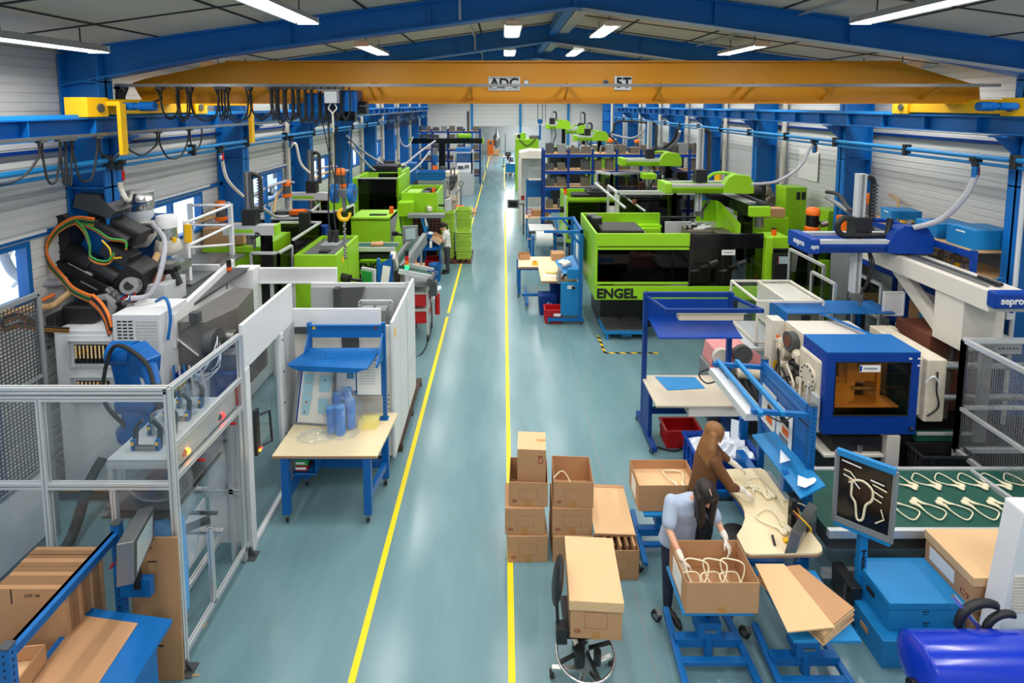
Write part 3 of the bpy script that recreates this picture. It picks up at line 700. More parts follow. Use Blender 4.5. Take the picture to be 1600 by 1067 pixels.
def pallet(label, c, sx, sy, m='wood', rz=0.0, group=None):
    r = T('pallet', label, 'pallet', c, rz, group); b = B(m)
    for i in range(3): y = -sy/2 + 0.05 + (sy-0.1)*i/2; P(B(m).box(-sx/2, y-0.05, 0, sx/2, y+0.05, 0.02), 'bottom_board', r, world=False)
    for i in range(9): x, y = -sx/2+0.07+(sx-0.14)*(i//3)/2, -sy/2+0.05+(sy-0.1)*(i % 3)/2; P(B(m).box(x-0.06, y-0.05, 0.02, x+0.06, y+0.05, 0.1), 'block', r, world=False)
    for i in range(6): x = -sx/2 + 0.05 + (sx-0.1)*i/5; P(B(m).box(x-0.045, -sy/2, 0.1, x+0.045, sy/2, 0.125), 'deck_board', r, world=False)
    return r
def alu_frame(t, pts4, w=0.045, part='frame', pane='clear', m='alu', world=True, inset=True):
    p = [Vector(q) for q in pts4]
    for a, c in ((p[0], p[1]), (p[1], p[2]), (p[2], p[3]), (p[3], p[0])): P(B(m).bar(a, c, w), part, t, world=world)
    if pane:
        n = (p[1]-p[0]).cross(p[2]-p[1]).normalized()*0.003
        b = B(pane); q = [v + n for v in p] + [v - n for v in p]
        b.add(q, [(0, 1, 2, 3), (7, 6, 5, 4), (0, 4, 5, 1), (1, 5, 6, 2), (2, 6, 7, 3), (3, 7, 4, 0)]); P(b, 'pane', t, world=world)
def cord(b, pts, r, m, n=6, k=6): return b.tube(bez(pts, k), r, m, n)
def perforated_post(b, x, y, z0, z1, w=0.05, d=0.06, m='blue', face=-1):
    b.box(x-w/2, y-d/2, z0, x+w/2, y+d/2, z1, m)
    z = z0 + 0.06
    while z < z1-0.03:
        b.box(x-0.006, y+face*(d/2+0.001), z, x+0.006, y+face*d/2, z+0.02, 'ink'); b.box(x+w/2, y-0.006, z, x+w/2+0.001, y+0.006, z+0.02, 'ink'); b.box(x-w/2-0.001, y-0.006, z, x-w/2, y+0.006, z+0.02, 'ink'); z += 0.055
# white moulded part: a rounded triangular ring with a forked foot, as it lies on the belt
def ring_part_mesh():
    b = B('part'); pts = [(0.0, 0.192), (-0.09, 0.188), (-0.148, 0.155), (-0.146, 0.075), (-0.105, -0.025), (-0.055, -0.10), (-0.055, -0.145), (-0.075, -0.20), (-0.035, -0.215), (0.0, -0.165), (0.035, -0.215), (0.075, -0.20), (0.055, -0.145), (0.055, -0.10), (0.105, -0.025), (0.146, 0.075), (0.148, 0.155), (0.09, 0.188)]
    sm = bez([(x, y, 0.012) for x, y in pts + [pts[0]]], 4)[:-1]; rr = [0.0105 + 0.015*max(0, min(1, (-0.03 - p.y)/0.08)) for p in sm]
    b.tube(sm, rr, n=6, closed=True); b.add([(p.x, p.y, p.z*0.9) for p in []], []); return b
RING = None
def ring_part(label, loc, rz=0.0, group=None, rx=0.0, ry=0.0, sc=1.0):
    global RING
    if RING is None: RING = link(ring_part_mesh(), 'plastic_ring'); o = RING
    else: o = RING.copy(); COL.objects.link(o)
    o.location = loc; o.rotation_euler = (rx, ry, rz); o.scale = (sc,)*3
    return tag(o, label, 'plastic part', group)
# ================================================================== LEFT: packing bench and cartons in the corner
t = T('packing_bench', 'blue packing bench cut by the bottom edge, cardboard sheet on top', 'workbench', (-3.3, 3.6, 0), 0)
zt = 1.0
b = B('blue'); b.prism([(-3.69, 4.24), (-2.84, 4.13), (-2.80, 2.9), (-3.66, 2.9)], 'z', zt-0.03, zt); P(b, 'table_top', t, 0.004)
b = B('blue'); b.prism([(-3.0, 4.0), (-2.9, 4.0), (-2.88, 2.9), (-2.98, 2.9)], 'z', 0.05, zt-0.03); P(b, 'side_panel', t)
for y, zt2 in ((4.43, 1.63), (3.37, 1.60)):
    b = B('blue'); perforated_post(b, -3.5, y, 0.0, zt2, 0.075, 0.06); b.box(-3.54, y-0.033, zt2, -3.46, y+0.033, zt2+0.012, 'darkgrey'); P(b, 'post', t)
b = B('blue'); b.box(-3.53, 3.4, 1.46, -3.50, 4.4, 1.57); b.box(-3.53, 3.4, 1.555, -3.46, 4.4, 1.57); P(b, 'cross_beam', t)
P(B('blue').box(-3.47, 4.38, 0.95, -3.2, 4.44, 1.12), 'bracket', t)
S(B('card').prism([(-3.64, 4.16), (-3.11, 4.09), (-3.06, 3.0), (-3.58, 3.0)], 'z', zt+0.001, zt+0.006), 'cardboard_sheet', 'brown cardboard sheet lying on the blue packing bench', 'cardboard sheet')
t = T('touch_panel', 'steel cased touch panel monitor on an arm above the blue packing bench', 'monitor', (-3.1, 4.2, 1.5))
q = [D(209, 846, 3.95), D(241, 790, 4.5), D(241, 840, 4.5), D(209, 912, 3.95)]
nrm = (q[1]-q[0]).cross(q[3]-q[0]).normalized()
if nrm.x < 0: nrm = -nrm
b = B('steel'); bk = [p - nrm*0.12 for p in q]
b.add(q + bk, [(0, 1, 2, 3), (7, 6, 5, 4), (0, 4, 5, 1), (1, 5, 6, 2), (2, 6, 7, 3), (3, 7, 4, 0)]); P(b, 'case', t, 0.005)
cq = sum(q, Vector())/4; f = [cq + (p-cq)*0.92 + nrm*0.002 for p in q]; P(B('darkgrey').quad(*f), 'bezel', t); f = [cq + (p-cq)*0.76 + nrm*0.004 for p in q]; P(B('screen').quad(*f), 'screen', t)
P(B('black').bar((-3.25, 4.2, 1.55), (-3.48, 4.4, 1.3), 0.05).bar((-3.3, 4.35, 1.55), (-3.3, 4.38, 1.05), 0.05), 'arm', t)
P(cord(B('red'), [(-3.3, 4.1, 1.55), (-3.4, 4.2, 1.4), (-3.45, 4.35, 1.35)], 0.006, 'red'), 'wire', t)
# flattened cartons standing upright
t = T('carton_stack', 'tall bundle of flattened brown cartons standing behind the blue bench', 'flattened cartons', (-3.95, 4.2, 0))
for i in range(10):
    y0 = 3.98 + i*0.042; P(B('card' if i == 0 else ('carddark' if i % 3 else 'card')).box(-4.2+R(-.01, .01), y0, 0, -3.62+R(-.006, .006), y0+0.04, 1.43+R(-0.008, 0.008)), 'flat_carton', t)
b = B('ink').box(-4.06, 3.978, 1.3, -4.05, 3.98, 1.43).box(-4.06, 3.978, 0.02, -4.05, 3.98, 0.15); P(b, 'slot', t)
b = B('ink'); b.text('COT 181', 0.035, (-3.88, 3.978, 1.37), (1, 0, 0), (0, 0, 1), depth=0.001); P(b, 'print_mark', t)
c1 = carton('open carton tray with folded rim left of the blue bench, the upper one', (-3.83, 3.5, 1.02), 0.5, 0.5, 0.15, 0.1, 'open', group='open trays by the packing bench', tape=False, frame=False, t=0.012)
P(B('cardlight').box(-0.235, -0.235, 0.012, 0.235, 0.235, 0.03), 'inlay', c1, world=False); P(B('ink').text('181', 0.04, (0.1, -0.252, 0.1), (1, 0, 0), (0, 0, 1), depth=0.001), 'print_mark', c1, world=False)
c2 = carton('open carton tray under the other tray left of the blue bench', (-3.84, 3.46, 0.84), 0.54, 0.55, 0.17, 0.08, 'open', group='open trays by the packing bench', tape=False, frame=False, t=0.012)
c3 = carton('large closed carton under the trays left of the blue bench', (-3.86, 3.44, 0.0), 0.56, 0.6, 0.835, 0.06, 'closed', 'carddark', tape=False, frame=False)
S(B('card').cb((-3.235, 4.5, 0.71), (0.45, 0.012, 1.42), rx=-0.02).box(-3.3, 4.488, 1.33, -3.24, 4.492, 1.336, 'ink').box(-3.28, 4.48, 1.2, -3.2, 4.487, 1.206, 'ink').box(-3.26, 4.475, 0.35, -3.18, 4.484, 0.358, 'ink'), 'cardboard_sheet', 'tall cardboard sheet leaning upright against the corner of the aluminium cage', 'cardboard sheet')
for i, (px, py, a) in enumerate(((352, 915, 0.4), (320, 978, 1.2), (306, 1056, 0.1), (575, 642, .2))):
    p = G(px, py); S(B('wood' if i != 0 else 'ink').cb((p.x, p.y, 0.006), (0.06 if i else 0.03, 0.012, 0.01), rz=a), 'wood_splinter', ['dark crumb on the floor beside the cage foot', 'thin wooden splinter on the floor in front of the cage, the farther one', 'thin wooden splinter on the floor at the cage corner post', 'small crumb on the floor by the aisle line'][i], 'debris')

# ================================================================== robot cell cage
cg = T('safety_cage', 'aluminium profile robot cage with clear panels at the left front', 'safety cage', (-3.06, 4.6, 0))
Y0, Y1, X0 = 4.58, 5.86, -3.06; ZT = 2.83
def al(p, q, w=0.05, h=None, name='profile', m='alu'): h = h or w; return P(B(m).bar(p, q, w, h).bar(p, q, w*0.16, h*1.02, 'grey').bar(p, q, w*1.02, h*0.16, 'grey'), name, cg)
al((X0, Y0, 0.02), (X0, Y0, ZT), 0.06); al((X0, Y1, 0.02), (X0, Y1, 2.74), 0.055); al((X0, Y1-0.09, 0.02), (X0, Y1-0.09, 1.9), 0.045)
al((-6.2, Y0, ZT-0.02), (X0, Y0, ZT-0.02), 0.06, 0.06, 'top_rail'); al((-6.2, Y0, ZT-0.10), (X0, Y0, ZT-0.10), 0.045, 0.05, 'top_rail'); al((X0, Y0, ZT-0.02), (X0, Y1, 2.74), 0.05, 0.05, 'top_rail')
al((-6.2, Y0, 1.88), (X0, Y0, 1.88), 0.05, 0.06, 'mid_rail'); al((X0, Y0, 2.26), (X0, Y1, 2.22), 0.04, 0.05, 'mid_rail'); al((X0, Y0, 1.93), (X0, Y1, 1.88), 0.04, 0.05, 'mid_rail')
al((-4.24, Y0, 0.02), (-4.24, Y0, ZT-0.1), 0.055); al((-3.62, Y0, 0.02), (-3.62, Y0, 1.88), 0.045); al((-5.5, Y0, 0.02), (-5.5, Y0, ZT-0.1), 0.05)
al((X0, Y0, 0.16), (X0, Y1, 0.16), 0.045, 0.05, 'base_rail'); al((X0-0.0, 5.1, 0.16), (X0, 5.1, 1.0), 0.045); al((X0, 5.35, 0.75), (X0-0.5, 5.35, 0.75), 0.045); al((X0, Y1-0.09, 0.9), (-3.7, Y1-0.09, 0.9), 0.05, 0.06); al((-3.35, 5.0, 0.3), (-3.35, 5.8, 0.3), 0.05); al((-3.35, 5.05, 0.02), (-3.35, 5.05, 0.9), 0.045)
for x, y in ((X0, Y0), (X0, Y1), (-4.24, Y0)): P(B('darkgrey').box(x-0.05, y-0.09, 0, x+0.11, y+0.05, 0.012).prism([(x-0.01, 0.01), (x+0.1, 0.01), (x+0.02, 0.14)], 'y', y-0.03, y-0.01), 'foot', cg)
def pane(a, c, d, e, name='pane', m='clear'):
    n = (Vector(c)-Vector(a)).cross(Vector(d)-Vector(a)).normalized()*0.003; q = [Vector(v)+n for v in (a, c, d, e)] + [Vector(v)-n for v in (a, c, d, e)]
    return P(B(m).add(q, [(0, 1, 2, 3), (7, 6, 5, 4), (0, 4, 5, 1), (1, 5, 6, 2), (2, 6, 7, 3), (3, 7, 4, 0)]), name, cg)
pane((-4.21, Y0, 1.91), (X0-.03, Y0, 1.91), (X0-.03, Y0, ZT-.12), (-4.21, Y0, ZT-.12)); pane((-6.2, Y0, 1.91), (-4.27, Y0, 1.91), (-4.27, Y0, ZT-.12), (-6.2, Y0, ZT-.12))
pane((-4.21, Y0, 0.1), (-3.65, Y0, 0.1), (-3.65, Y0, 1.85), (-4.21, Y0, 1.85)); pane((-3.6, Y0, 0.1), (X0-.03, Y0, 0.1), (X0-.03, Y0, 1.85), (-3.6, Y0, 1.85)); pane((-6.2, Y0, 0.1), (-4.27, Y0, 0.1), (-4.27, Y0, 1.85), (-6.2, Y0, 1.85))
pane((X0, Y0+.03, 2.29), (X0, Y1-.03, 2.25), (X0, Y1-.03, 2.70), (X0, Y0+.03, 2.79))
b = B('offwhite'); b.prism([(Y0+0.03, 1.96), (Y1-0.03, 1.91), (Y1-0.03, 2.2), (Y0+0.03, 2.24)], 'x', X0-0.06, X0-0.045); P(b, 'lamp_panel', cg)
pane((X0, Y0+.03, 1.96), (X0, Y1-.03, 1.91), (X0, Y1-.03, 2.2), (X0, Y0+.03, 2.24))
b = B('red'); b.box(X0-0.04, Y1-0.06, 1.92, X0-0.02, Y1-0.03, 2.2); P(b, 'red_strip', cg)
for px, py, yy, m in ((300, 705, 4.86, 'amberlamp'), (351, 650, 5.5, 'redlamp')):
    p = D(px, py, yy); P(B(m).ball((X0-0.035, yy, p.z), 0.032, n=12), 'indicator_lamp', cg, label='lit amber lamp' if m == 'amberlamp' else 'lit red lamp'); P(B('orange' if m == 'amberlamp' else 'darkgrey').cyl((X0-0.05, yy-0.03, p.z), (X0-0.04, yy-0.05, p.z+0.02), 0.03), 'lamp_socket', cg)
for yy, zz in ((5.0, 1.85), (5.62, 1.84)): P(B('red').cyl((X0-0.04, yy, zz-0.02), (X0+0.05, yy, zz-0.02), 0.012), 'red_knob', cg)
b = B('white'); b.box(X0-0.42, 5.82, 0.2, X0-0.02, 5.84, 1.9); b.box(X0-0.5, 5.3, 0.18, X0-0.48, 5.84, 0.75); P(b, 'back_panel', cg)
P(B('darkgrey').bar((X0-0.35, 5.0, 1.02), (X0-0.05, 5.2, 1.02), 0.05, 0.06).cyl((X0-0.3, 5.25, 1.05), (X0, 5.25, 1.05), 0.02, 'steel'), 'roller_guide', cg)
# clear bags hanging under the chute
def bag(label, x, y, ztop, h, w, group='clear bags hanging in the chute'):
    b = B('bag'); prof = []
    for i in range(9):
        u = i/8; z = ztop - h*u; r = w*(0.35 + 0.65*math.sin(PI*min(1, 0.15+u*0.75)))
        for k in range(10):
            a = 2*PI*k/10; q = 1 + 0.18*math.sin(a*3 + i)
            prof.append((x + r*0.7*q*math.cos(a) + 0.04*u*u, y + r*q*math.sin(a) + R(-.012, .012), z))
    b.add(prof, [(i*10+k, i*10+(k+1) % 10, (i+1)*10+(k+1) % 10, (i+1)*10+k) for i in range(8) for k in range(10)], smooth=True)
    return S(b, 'plastic_bag', label, 'plastic bag', group)
bag('clear plastic bag hanging under the red lamp of the chute', X0-0.14, 5.42, 1.84, 0.72, 0.19)
bag('clear plastic bag hanging under the amber lamp of the chute', X0-0.13, 4.86, 1.82, 0.95, 0.17)
S(B('bluepart').lathe((-3.32, 4.82, 0.35), [(0.16, 0), (0.17, 0.5), (0.16, 0.9), (0.12, 1.08)], n=18), 'plastic_sack', 'blue plastic sack standing inside the cage corner behind the cardboard sheet', 'sack')
# table with grippers inside the cage
t = T('fixture_table', 'aluminium fixture table inside the robot cage', 'table', (-3.5, 5.2, 0))
P(B('lightgrey').box(-3.78, 4.72, 2.0, X0-0.09, 5.8, 2.03), 'table_top', t)
b = B('alu'); 
for y in (4.74, 5.78): b.bar((-3.78, y, 1.97), (X0-0.09, y, 1.97), 0.05, 0.06)
for x in (-3.76, X0-0.11): b.bar((x, 4.74, 1.97), (x, 5.78, 1.97), 0.05, 0.06)
P(b, 'apron', t)
for x in (-3.76, X0-0.12):
    for y in (4.75, 5.77): P(B('alu').bar((x, y, 0), (x, y, 1.95), 0.05), 'leg', t)
b = B('steel'); b.box(-3.8, 4.68, 1.55, X0-0.1, 5.7, 1.58); b.box(-3.82, 4.66, 1.48, X0-0.1, 5.6, 1.5); P(b, 'lower_shelf', t)
P(cord(B('hosegrey'), [(-3.7, 4.78, 1.75), (-3.5, 4.74, 1.62), (-3.3, 4.74, 1.6), (-3.15, 4.76, 1.64)], 0.012, 'hosegrey'), 'cable', t)
for i in range(4):
    g = T('gripper_fixture', 'steel and blue gripper fixture on the cage table, number %s from the front' % ['one', 'two', 'three', 'four'][i], 'gripper', (-3.5, 4.88 + 0.24*i, 2.03), 0, 'gripper fixtures in the cage')
    for s in (-1, 1):
        P(B('black').bar((s*0.12, 0, 0), (s*0.12, 0.03, 0.2), 0.035).bar((s*0.12, 0.03, 0.2), (s*0.05, 0.03, 0.28), 0.03), 'jaw', g, world=False)
        P(B('blue').box(s*0.12-0.02, -0.03, 0, s*0.12+0.02, 0, 0.11), 'cylinder', g, world=False); P(B('yellow').box(s*0.12-0.012, -0.04, 0.06, s*0.12+0.012, -0.03, 0.09), 'sensor', g, world=False)
    P(B('steel').bar((-0.12, -0.015, 0.03), (0.12, -0.015, 0.03), 0.03), 'rail', g, world=False)
    if i in (0, 2, 3):
        q = B('bag'); q.lathe((-3.42, 4.98 + 0.24*i, 2.032), [(0.07, 0), (0.085, 0.3), (0.087, 0.31), (0.078, 0.3), (0.064, 0.01)], n=18); S(q, 'clear_cup', 'clear moulded cup standing on the cage table, %s' % ['nearest the viewer', '', 'second in the row', 'farthest of three'][i], 'plastic cup', 'clear cups on the cage table')
# six axis robot, drawn at rest
t = T('industrial_robot', 'blue six axis robot arm inside the aluminium cage', 'robot', (-4.2, 5.75, 0))
P(B('lightgrey').cyl((-4.19, 5.75, 0), (-4.19, 5.75, 0.06), 0.32, n=24).cyl((-4.19, 5.75, 0.06), (-4.19, 5.75, 1.62), 0.17, n=24), 'pedestal', t)
P(B('cellblue').lathe((-4.19, 5.75, 1.62), [(0.22, 0), (0.23, 0.1), (0.17, 0.16), (0.17, 0.34)], n=24), 'turret', t)
P(B('cellblue').cyl((-4.36, 5.75, 2.02), (-4.02, 5.75, 2.02), 0.15, n=22).bar((-4.26, 5.75, 2.02), (-4.30, 5.68, 2.62), 0.14, 0.2).cyl((-4.40, 5.68, 2.62), (-4.14, 5.68, 2.62), 0.13, n=22), 'lower_arm', t, 0.02)
P(B('cellblue').bar((-4.14, 5.68, 2.64), (-3.84, 5.5, 2.55), 0.2, 0.22).cyl((-3.89, 5.52, 2.56), (-3.68, 5.3, 2.42), 0.085, n=20, r2=0.065), 'upper_arm', t, 0.02)
P(B('darkgrey').cyl((-3.68, 5.3, 2.42), (-3.60, 5.25, 2.36), 0.07, n=18).cyl((-3.60, 5.25, 2.36), (-3.58, 5.24, 2.24), 0.05, n=18), 'wrist', t)
P(cord(B('rubber'), [(-4.24, 5.6, 1.8), (-4.39, 5.5, 2.2), (-4.24, 5.5, 2.78), (-3.84, 5.4, 2.66), (-3.65, 5.25, 2.45)], 0.022, 'rubber'), 'cable', t)
# ================================================================== white moulding machine behind the cage
t = T('moulding_machine', 'white injection moulding machine with a tilted black injection unit by the left wall', 'moulding machine', (-5.0, 8.0, 0))
YF1 = 6.72
b = B('white'); b.box(-5.96, YF1, 0.22, -5.14, 7.2, 2.42); b.box(-5.92, YF1-0.012, 0.3, -5.18, YF1, 2.36); P(b, 'front_cabinet', t, 0.006)
b = B('white'); b.box(-5.13, YF1-0.06, 0.22, -4.50, 7.25, 2.66); P(b, 'control_cabinet', t, 0.006)
b = B('ink')
for i in range(13):
    for j in range(3): z = 2.56 - i*0.045; x = -5.07 + j*0.075; b.box(x, YF1-0.064, z, x+0.055, YF1-0.061, z+0.018)
P(b, 'vent_slots', t)
b = B('lightgrey')
for i in range(14): b.box(-4.82, YF1-0.064, 1.98+i*0.045, -4.54, YF1-0.061, 1.986+i*0.045)
for i in range(9): b.box(-4.82+i*0.034, YF1-0.064, 1.98, -4.816+i*0.034, YF1-0.061, 2.58)
P(b, 'fine_grille', t)
P(B('yellowcrane').box(-6.15, YF1-0.02, 0.16, -4.5, YF1+0.02, 0.22).box(-6.1, YF1+0.05, 0.0, -4.5, 7.2, 0.2, 'darkgrey'), 'plinth', t)
for z0, z1 in ((1.98, 2.24), (1.48, 1.74)):
    w = P(B('lightgrey').frame((-5.75, YF1-0.02, z0-0.05), (-5.12-.06, YF1-0.02, z0-0.05), (-5.12-.06, YF1-0.02, z1+0.05), (-5.75, YF1-0.02, z1+0.05), 0.05, d=0.016).box(-5.68, YF1-0.03, z0, -5.25, YF1-0.025, z1, 'black'), 'flow_meter_window', t)
    for i in range(8):
        x = -5.65 + i*0.052; bb = B('amberglass_in'); bb.cyl((x, YF1-0.045, z0+0.08), (x, YF1-0.045, z1-0.01), 0.011, n=8); bb.cyl((x, YF1-0.05, z0+0.02), (x, YF1-0.05, z0+0.07), 0.018, 'black', n=8)
        if i in (1, 2, 3, 5): bb.cyl((x, YF1-0.047, z0+0.13+0.02*i), (x, YF1-0.047, z0+0.14+0.02*i), 0.014, 'yellow', n=8)
        P(bb, 'flow_tube', w)
for x, z in ((-6.02, 2.2), (-6.0, 0.6), (-4.98, 1.2)): P(B('ink').cyl((x, YF1-0.012, z), (x, YF1-0.03, z), 0.014), 'lock', t)
# longitudinal guard and ledge behind the cabinet
b = B('white'); b.prism([(-4.55, 6.9), (-4.47, 6.9), (-4.97, 9.5), (-5.05, 9.5)], 'z', 2.1, 2.56); P(b, 'rear_guard', t, 0.005)
b = B('white'); b.add([(-4.50, 6.95, 2.2), (-4.98, 9.45, 2.2), (-4.7, 9.45, 1.95), (-4.2, 6.95, 1.95)], [(0, 3, 2, 1)]); b.box(-4.9, 9.2, 1.2, -4.5, 9.5, 2.45); P(b, 'ledge', t)
b = B('white'); b.box(-5.05, 9.44, 2.12, -3.08, 9.52, 2.40); b.box(-5.05, 9.46, 0.1, -4.85, 9.52, 2.12); b.box(-5.05, 9.40, 2.12, -3.08, 9.44, 2.15); P(b, 'cross_guard', t, 0.005)
for i, x in enumerate((-4.72, -4.3, -3.9, -3.4)): P(B('lightgrey').bar((x, 9.5, 0.3), (x, 9.5, 2.12), 0.05), 'guard_post', t)
P(B('amber').cyl((-4.87, 9.1, 2.47), (-4.87, 9.1, 2.54), 0.045, n=16).cyl((-4.87, 9.1, 2.54), (-4.87, 9.1, 2.66), 0.042, 'gloss', n=16), 'beacon', t)
P(cord(B('rubber'), [(-4.87, 9.1, 2.45), (-4.82, 9.0, 2.35), (-4.87, 9.0, 2.2), (-4.8, 8.9, 2.0)], 0.008, 'rubber'), 'beacon_wire', t)
# machine bed and die plate
b = B('lightgrey'); b.box(-6.1, 7.2, 0.1, -4.6, 10.2, 1.4); P(b, 'bed', t)
b = B('darkplate'); b.prism([(-4.53, 7.0), (-4.1, 6.98), (-3.92, 7.5), (-4.06, 8.3), (-4.4, 8.4)], 'z', 1.35, 2.42); P(b, 'fixed_platen', t, 0.01)
P(B('steel').lathe((0, 0, 0), [(0.14, 0), (0.14, 0.05)], n=20) if False else B('darkgrey').cyl((-4.1, 7.05, 2.1), (-3.98, 7.05, 2.1), 0.2, n=26).cyl((-4.0, 7.3, 2.05), (-3.85, 7.3, 2.05), 0.12, 'steel', n=22), 'locating_ring', t)
b = B('mouldsteel'); b.box(-3.95, 7.0, 1.55, -3.5, 7.5, 1.95); b.box(-3.6, 7.4, 1.95, -3.3, 7.9, 2.02, 'brownrust'); P(b, 'mould', t, 0.006)
P(B('brownrust').cyl((-3.75, 7.6, 2.0), (-3.35, 7.7, 2.05), 0.06, n=14).cyl((-3.7, 7.45, 2.12), (-3.66, 7.38, 2.12), 0.09, 'steel', n=18), 'valve', t)
for i in range(7):
    z = 1.6 + 0.05*i; P(cord(B('film'), [(-4.0, 7.1, 2.2), (-3.9+R(-.05, .05), 6.95, 2.15+R(-.05, .05)), (-3.95+R(-.1, .1), 6.85, 1.85), (-4.3+R(-.1, .1), 6.85, 1.6+R(-.1, .1))], 0.012, 'film' if i % 3 else 'rubber'), 'water_hose', t)
P(B('navy').box(-4.48, 6.85, 0.4, -3.5, 6.95, 1.75).box(-4.45, 6.82, 1.3, -4.2, 6.86, 1.7, 'black'), 'hose_manifold', t)
for i in range(6): P(cord(B('hosegrey'), [(-4.45+0.07*i, 6.8, 1.9), (-4.4+0.08*i, 6.74, 1.6), (-4.35+0.07*i, 6.76, 1.2), (-4.4+0.05*i, 6.8, 0.9)], 0.015, 'hosegrey' if i % 2 else 'blue'), 'water_hose', t)
P(cord(B('blue'), [(-4.7, 6.9, 2.75), (-4.5, 6.8, 2.83), (-4.42, 6.75, 2.6), (-4.44, 6.7, 2.3)], 0.022, 'blue'), 'blue_hose', t)
P(B('darkgrey').box(-4.3, 6.95, 2.42, -4.18, 7.05, 2.56).bar((-4.24, 7, 2.42), (-4.4, 6.9, 2.3), 0.015), 'sensor_box', t)
# tilted black injection unit: own axes u (down the slope), v (up from the slope), w (depth)
A = math.radians(29); O = D(155, 402, 7.5)
MX = Matrix(((math.cos(A), 0, math.sin(A), O.x), (0, 1, 0, O.y), (-math.sin(A), 0, math.cos(A), O.z), (0, 0, 0, 1)))
def IB(m='black'): b = B(m); b.X = MX; return b
P(IB().box(-0.95, -0.22, -0.42, 0.78, 0.25, -0.27).box(-0.9, -0.26, -0.27, 0.65, -0.2, -0.17), 'slide_base', t, 0.01)
P(IB().prism([(-1.0, -0.3), (-0.45, -0.3), (-0.35, 0.08), (-0.45, 0.33), (-0.75, 0.38), (-1.02, 0.05)], 'y', -0.2, 0.25), 'gearbox_housing', t, 0.03)
P(IB().cyl((-0.45, -0.05, -0.12), (0.02, -0.05, -0.12), 0.15, n=24).cyl((0.02, -0.05, -0.12), (0.42, -0.05, -0.12), 0.125, n=24).cyl((-0.38, -0.05, -0.12), (-0.3, -0.05, -0.12), 0.165, n=24), 'barrel_motor', t)
P(IB().box(-0.42, 0.0, 0.36, 0.36, 0.3, 0.6).box(-0.36, -0.06, 0.38, 0.1, 0.02, 0.52).cyl((-0.3, -0.04, 0.45), (0.3, -0.04, 0.45), 0.07, n=18), 'drive_motor', t, 0.025)
P(IB('darkgrey').prism([(-0.62, 0.52), (-0.1, 0.62), (-0.05, 0.76), (-0.4, 0.84), (-0.66, 0.72)], 'y', -0.05, 0.3), 'top_cover', t, 0.02)
P(IB().box(0.02, -0.12, 0.1, 0.46, 0.14, 0.3), 'servo_box', t, 0.02)
P(IB().prism([(0.42, -0.42), (0.85, -0.42), (0.85, 0.02), (0.72, 0.18), (0.44, 0.2)], 'y', -0.16, 0.28), 'nozzle_plate', t, 0.02)
P(IB('lightgrey').prism([(0.25, -0.74), (0.72, -0.78), (0.70, -0.34), (0.5, -0.22), (0.3, -0.4)], 'y', -0.36, -0.2), 'side_cover', t, 0.012)
P(IB('lightgrey').box(-0.25, -0.2, -0.2, 0.12, -0.12, -0.16).box(0.05, -0.24, -0.3, 0.3, -0.16, -0.22), 'slide_rail', t)
P(IB('darkgrey').bar((-0.8, -0.1, 0.3), (-0.2, -0.05, 0.5), 0.06), 'tie_bar', t)
c = D(208, 447, 7.1); P(B('steel').cyl(c, c + Vector((0.03, -0.12, 0.05)), 0.115, n=24).cyl(c + Vector((0.0, -0.02, 0)), c + Vector((0.031, -0.122, 0.05)), 0.065, 'ink', n=20), 'nozzle_ring', t)
for i in range(5): P(B('steel').cyl(D(170+7*i, 452+5*i, 7.0), D(176+7*i, 458+5*i, 6.95), 0.045, n=14), 'heater_band', t)
for i, m in enumerate(('blue', 'red', 'white', 'blue', 'red')): P(cord(B(m), [D(200+3*i, 452, 7.05), D(192+4*i, 462+2*i, 6.95), D(185+5*i, 468, 6.95)], 0.012, m), 'thermocouple_wire', t)
# cable looms
def loom(pts, n, sp, ms, name='cable_loom', r=0.014):
    for i in range(n):
        o = Vector((sp*(i - n/2)*0.5, -0.01*i, sp*(i - n/2))); P(cord(B(ms[i % len(ms)]), [p + o for p in pts], r, ms[i % len(ms)]), name, t)
loom([D(150, 345, 7.3), D(118, 343, 7.15), D(90, 360, 7.1), D(76, 385, 7.1), D(80, 408, 7.1), D(100, 432, 7.05), D(118, 452, 7.0), D(146, 465, 6.95)], 6, 0.022, ['cableorange', 'cablegreen', 'rubber', 'cablegreen', 'cableorange'])
loom([D(118, 343, 7.15), D(134, 360, 7.0), D(142, 382, 7.0), D(144, 402, 7.0), D(168, 409, 7.0), D(180, 396, 7.05)], 4, 0.018, ['cableorange', 'yellow', 'rubber', 'cablegreen'])
loom([D(122, 346, 7.2), D(150, 358, 7.15), D(172, 372, 7.2), D(196, 376, 7.3), D(198, 388, 7.3)], 2, 0.02, ['cableorange', 'cablegreen'])
loom([D(160, 375, 7.1), D(172, 388, 7.05), D(176, 402, 7.05), D(190, 402, 7.05)], 2, 0.012, ['cablegreen', 'yellow'], r=0.01)
loom([D(146, 465, 6.95), D(160, 478, 6.85), D(170, 495, 6.75), D(176, 515, 6.72)], 6, 0.03, ['rubber', 'cableorange', 'cableorange', 'rubber'], 'cable_chain', 0.02)
P(cord(B('hosegrey'), [D(0, 385, 7.0), D(20, 425, 7.0), D(52, 441, 7.0), D(85, 442, 7.1), D(106, 438, 7.2)], 0.055, 'hosegrey', 12), 'material_hose', t)
P(cord(B('hosebeige'), [D(0, 490, 6.2), D(54, 481, 6.6), D(80, 478, 6.9), D(103, 462, 7.0), D(116, 450, 7.1)], 0.045, 'hosebeige', 12), 'beige_hose', t)
P(cord(B('hosegrey'), [D(238, 350, 8.0), D(256, 372, 7.6), D(256, 400, 7.3), D(246, 440, 7.1), D(230, 462, 7.0), D(204, 466, 6.9)], 0.035, 'hosegrey', 10), 'conveying_hose', t)
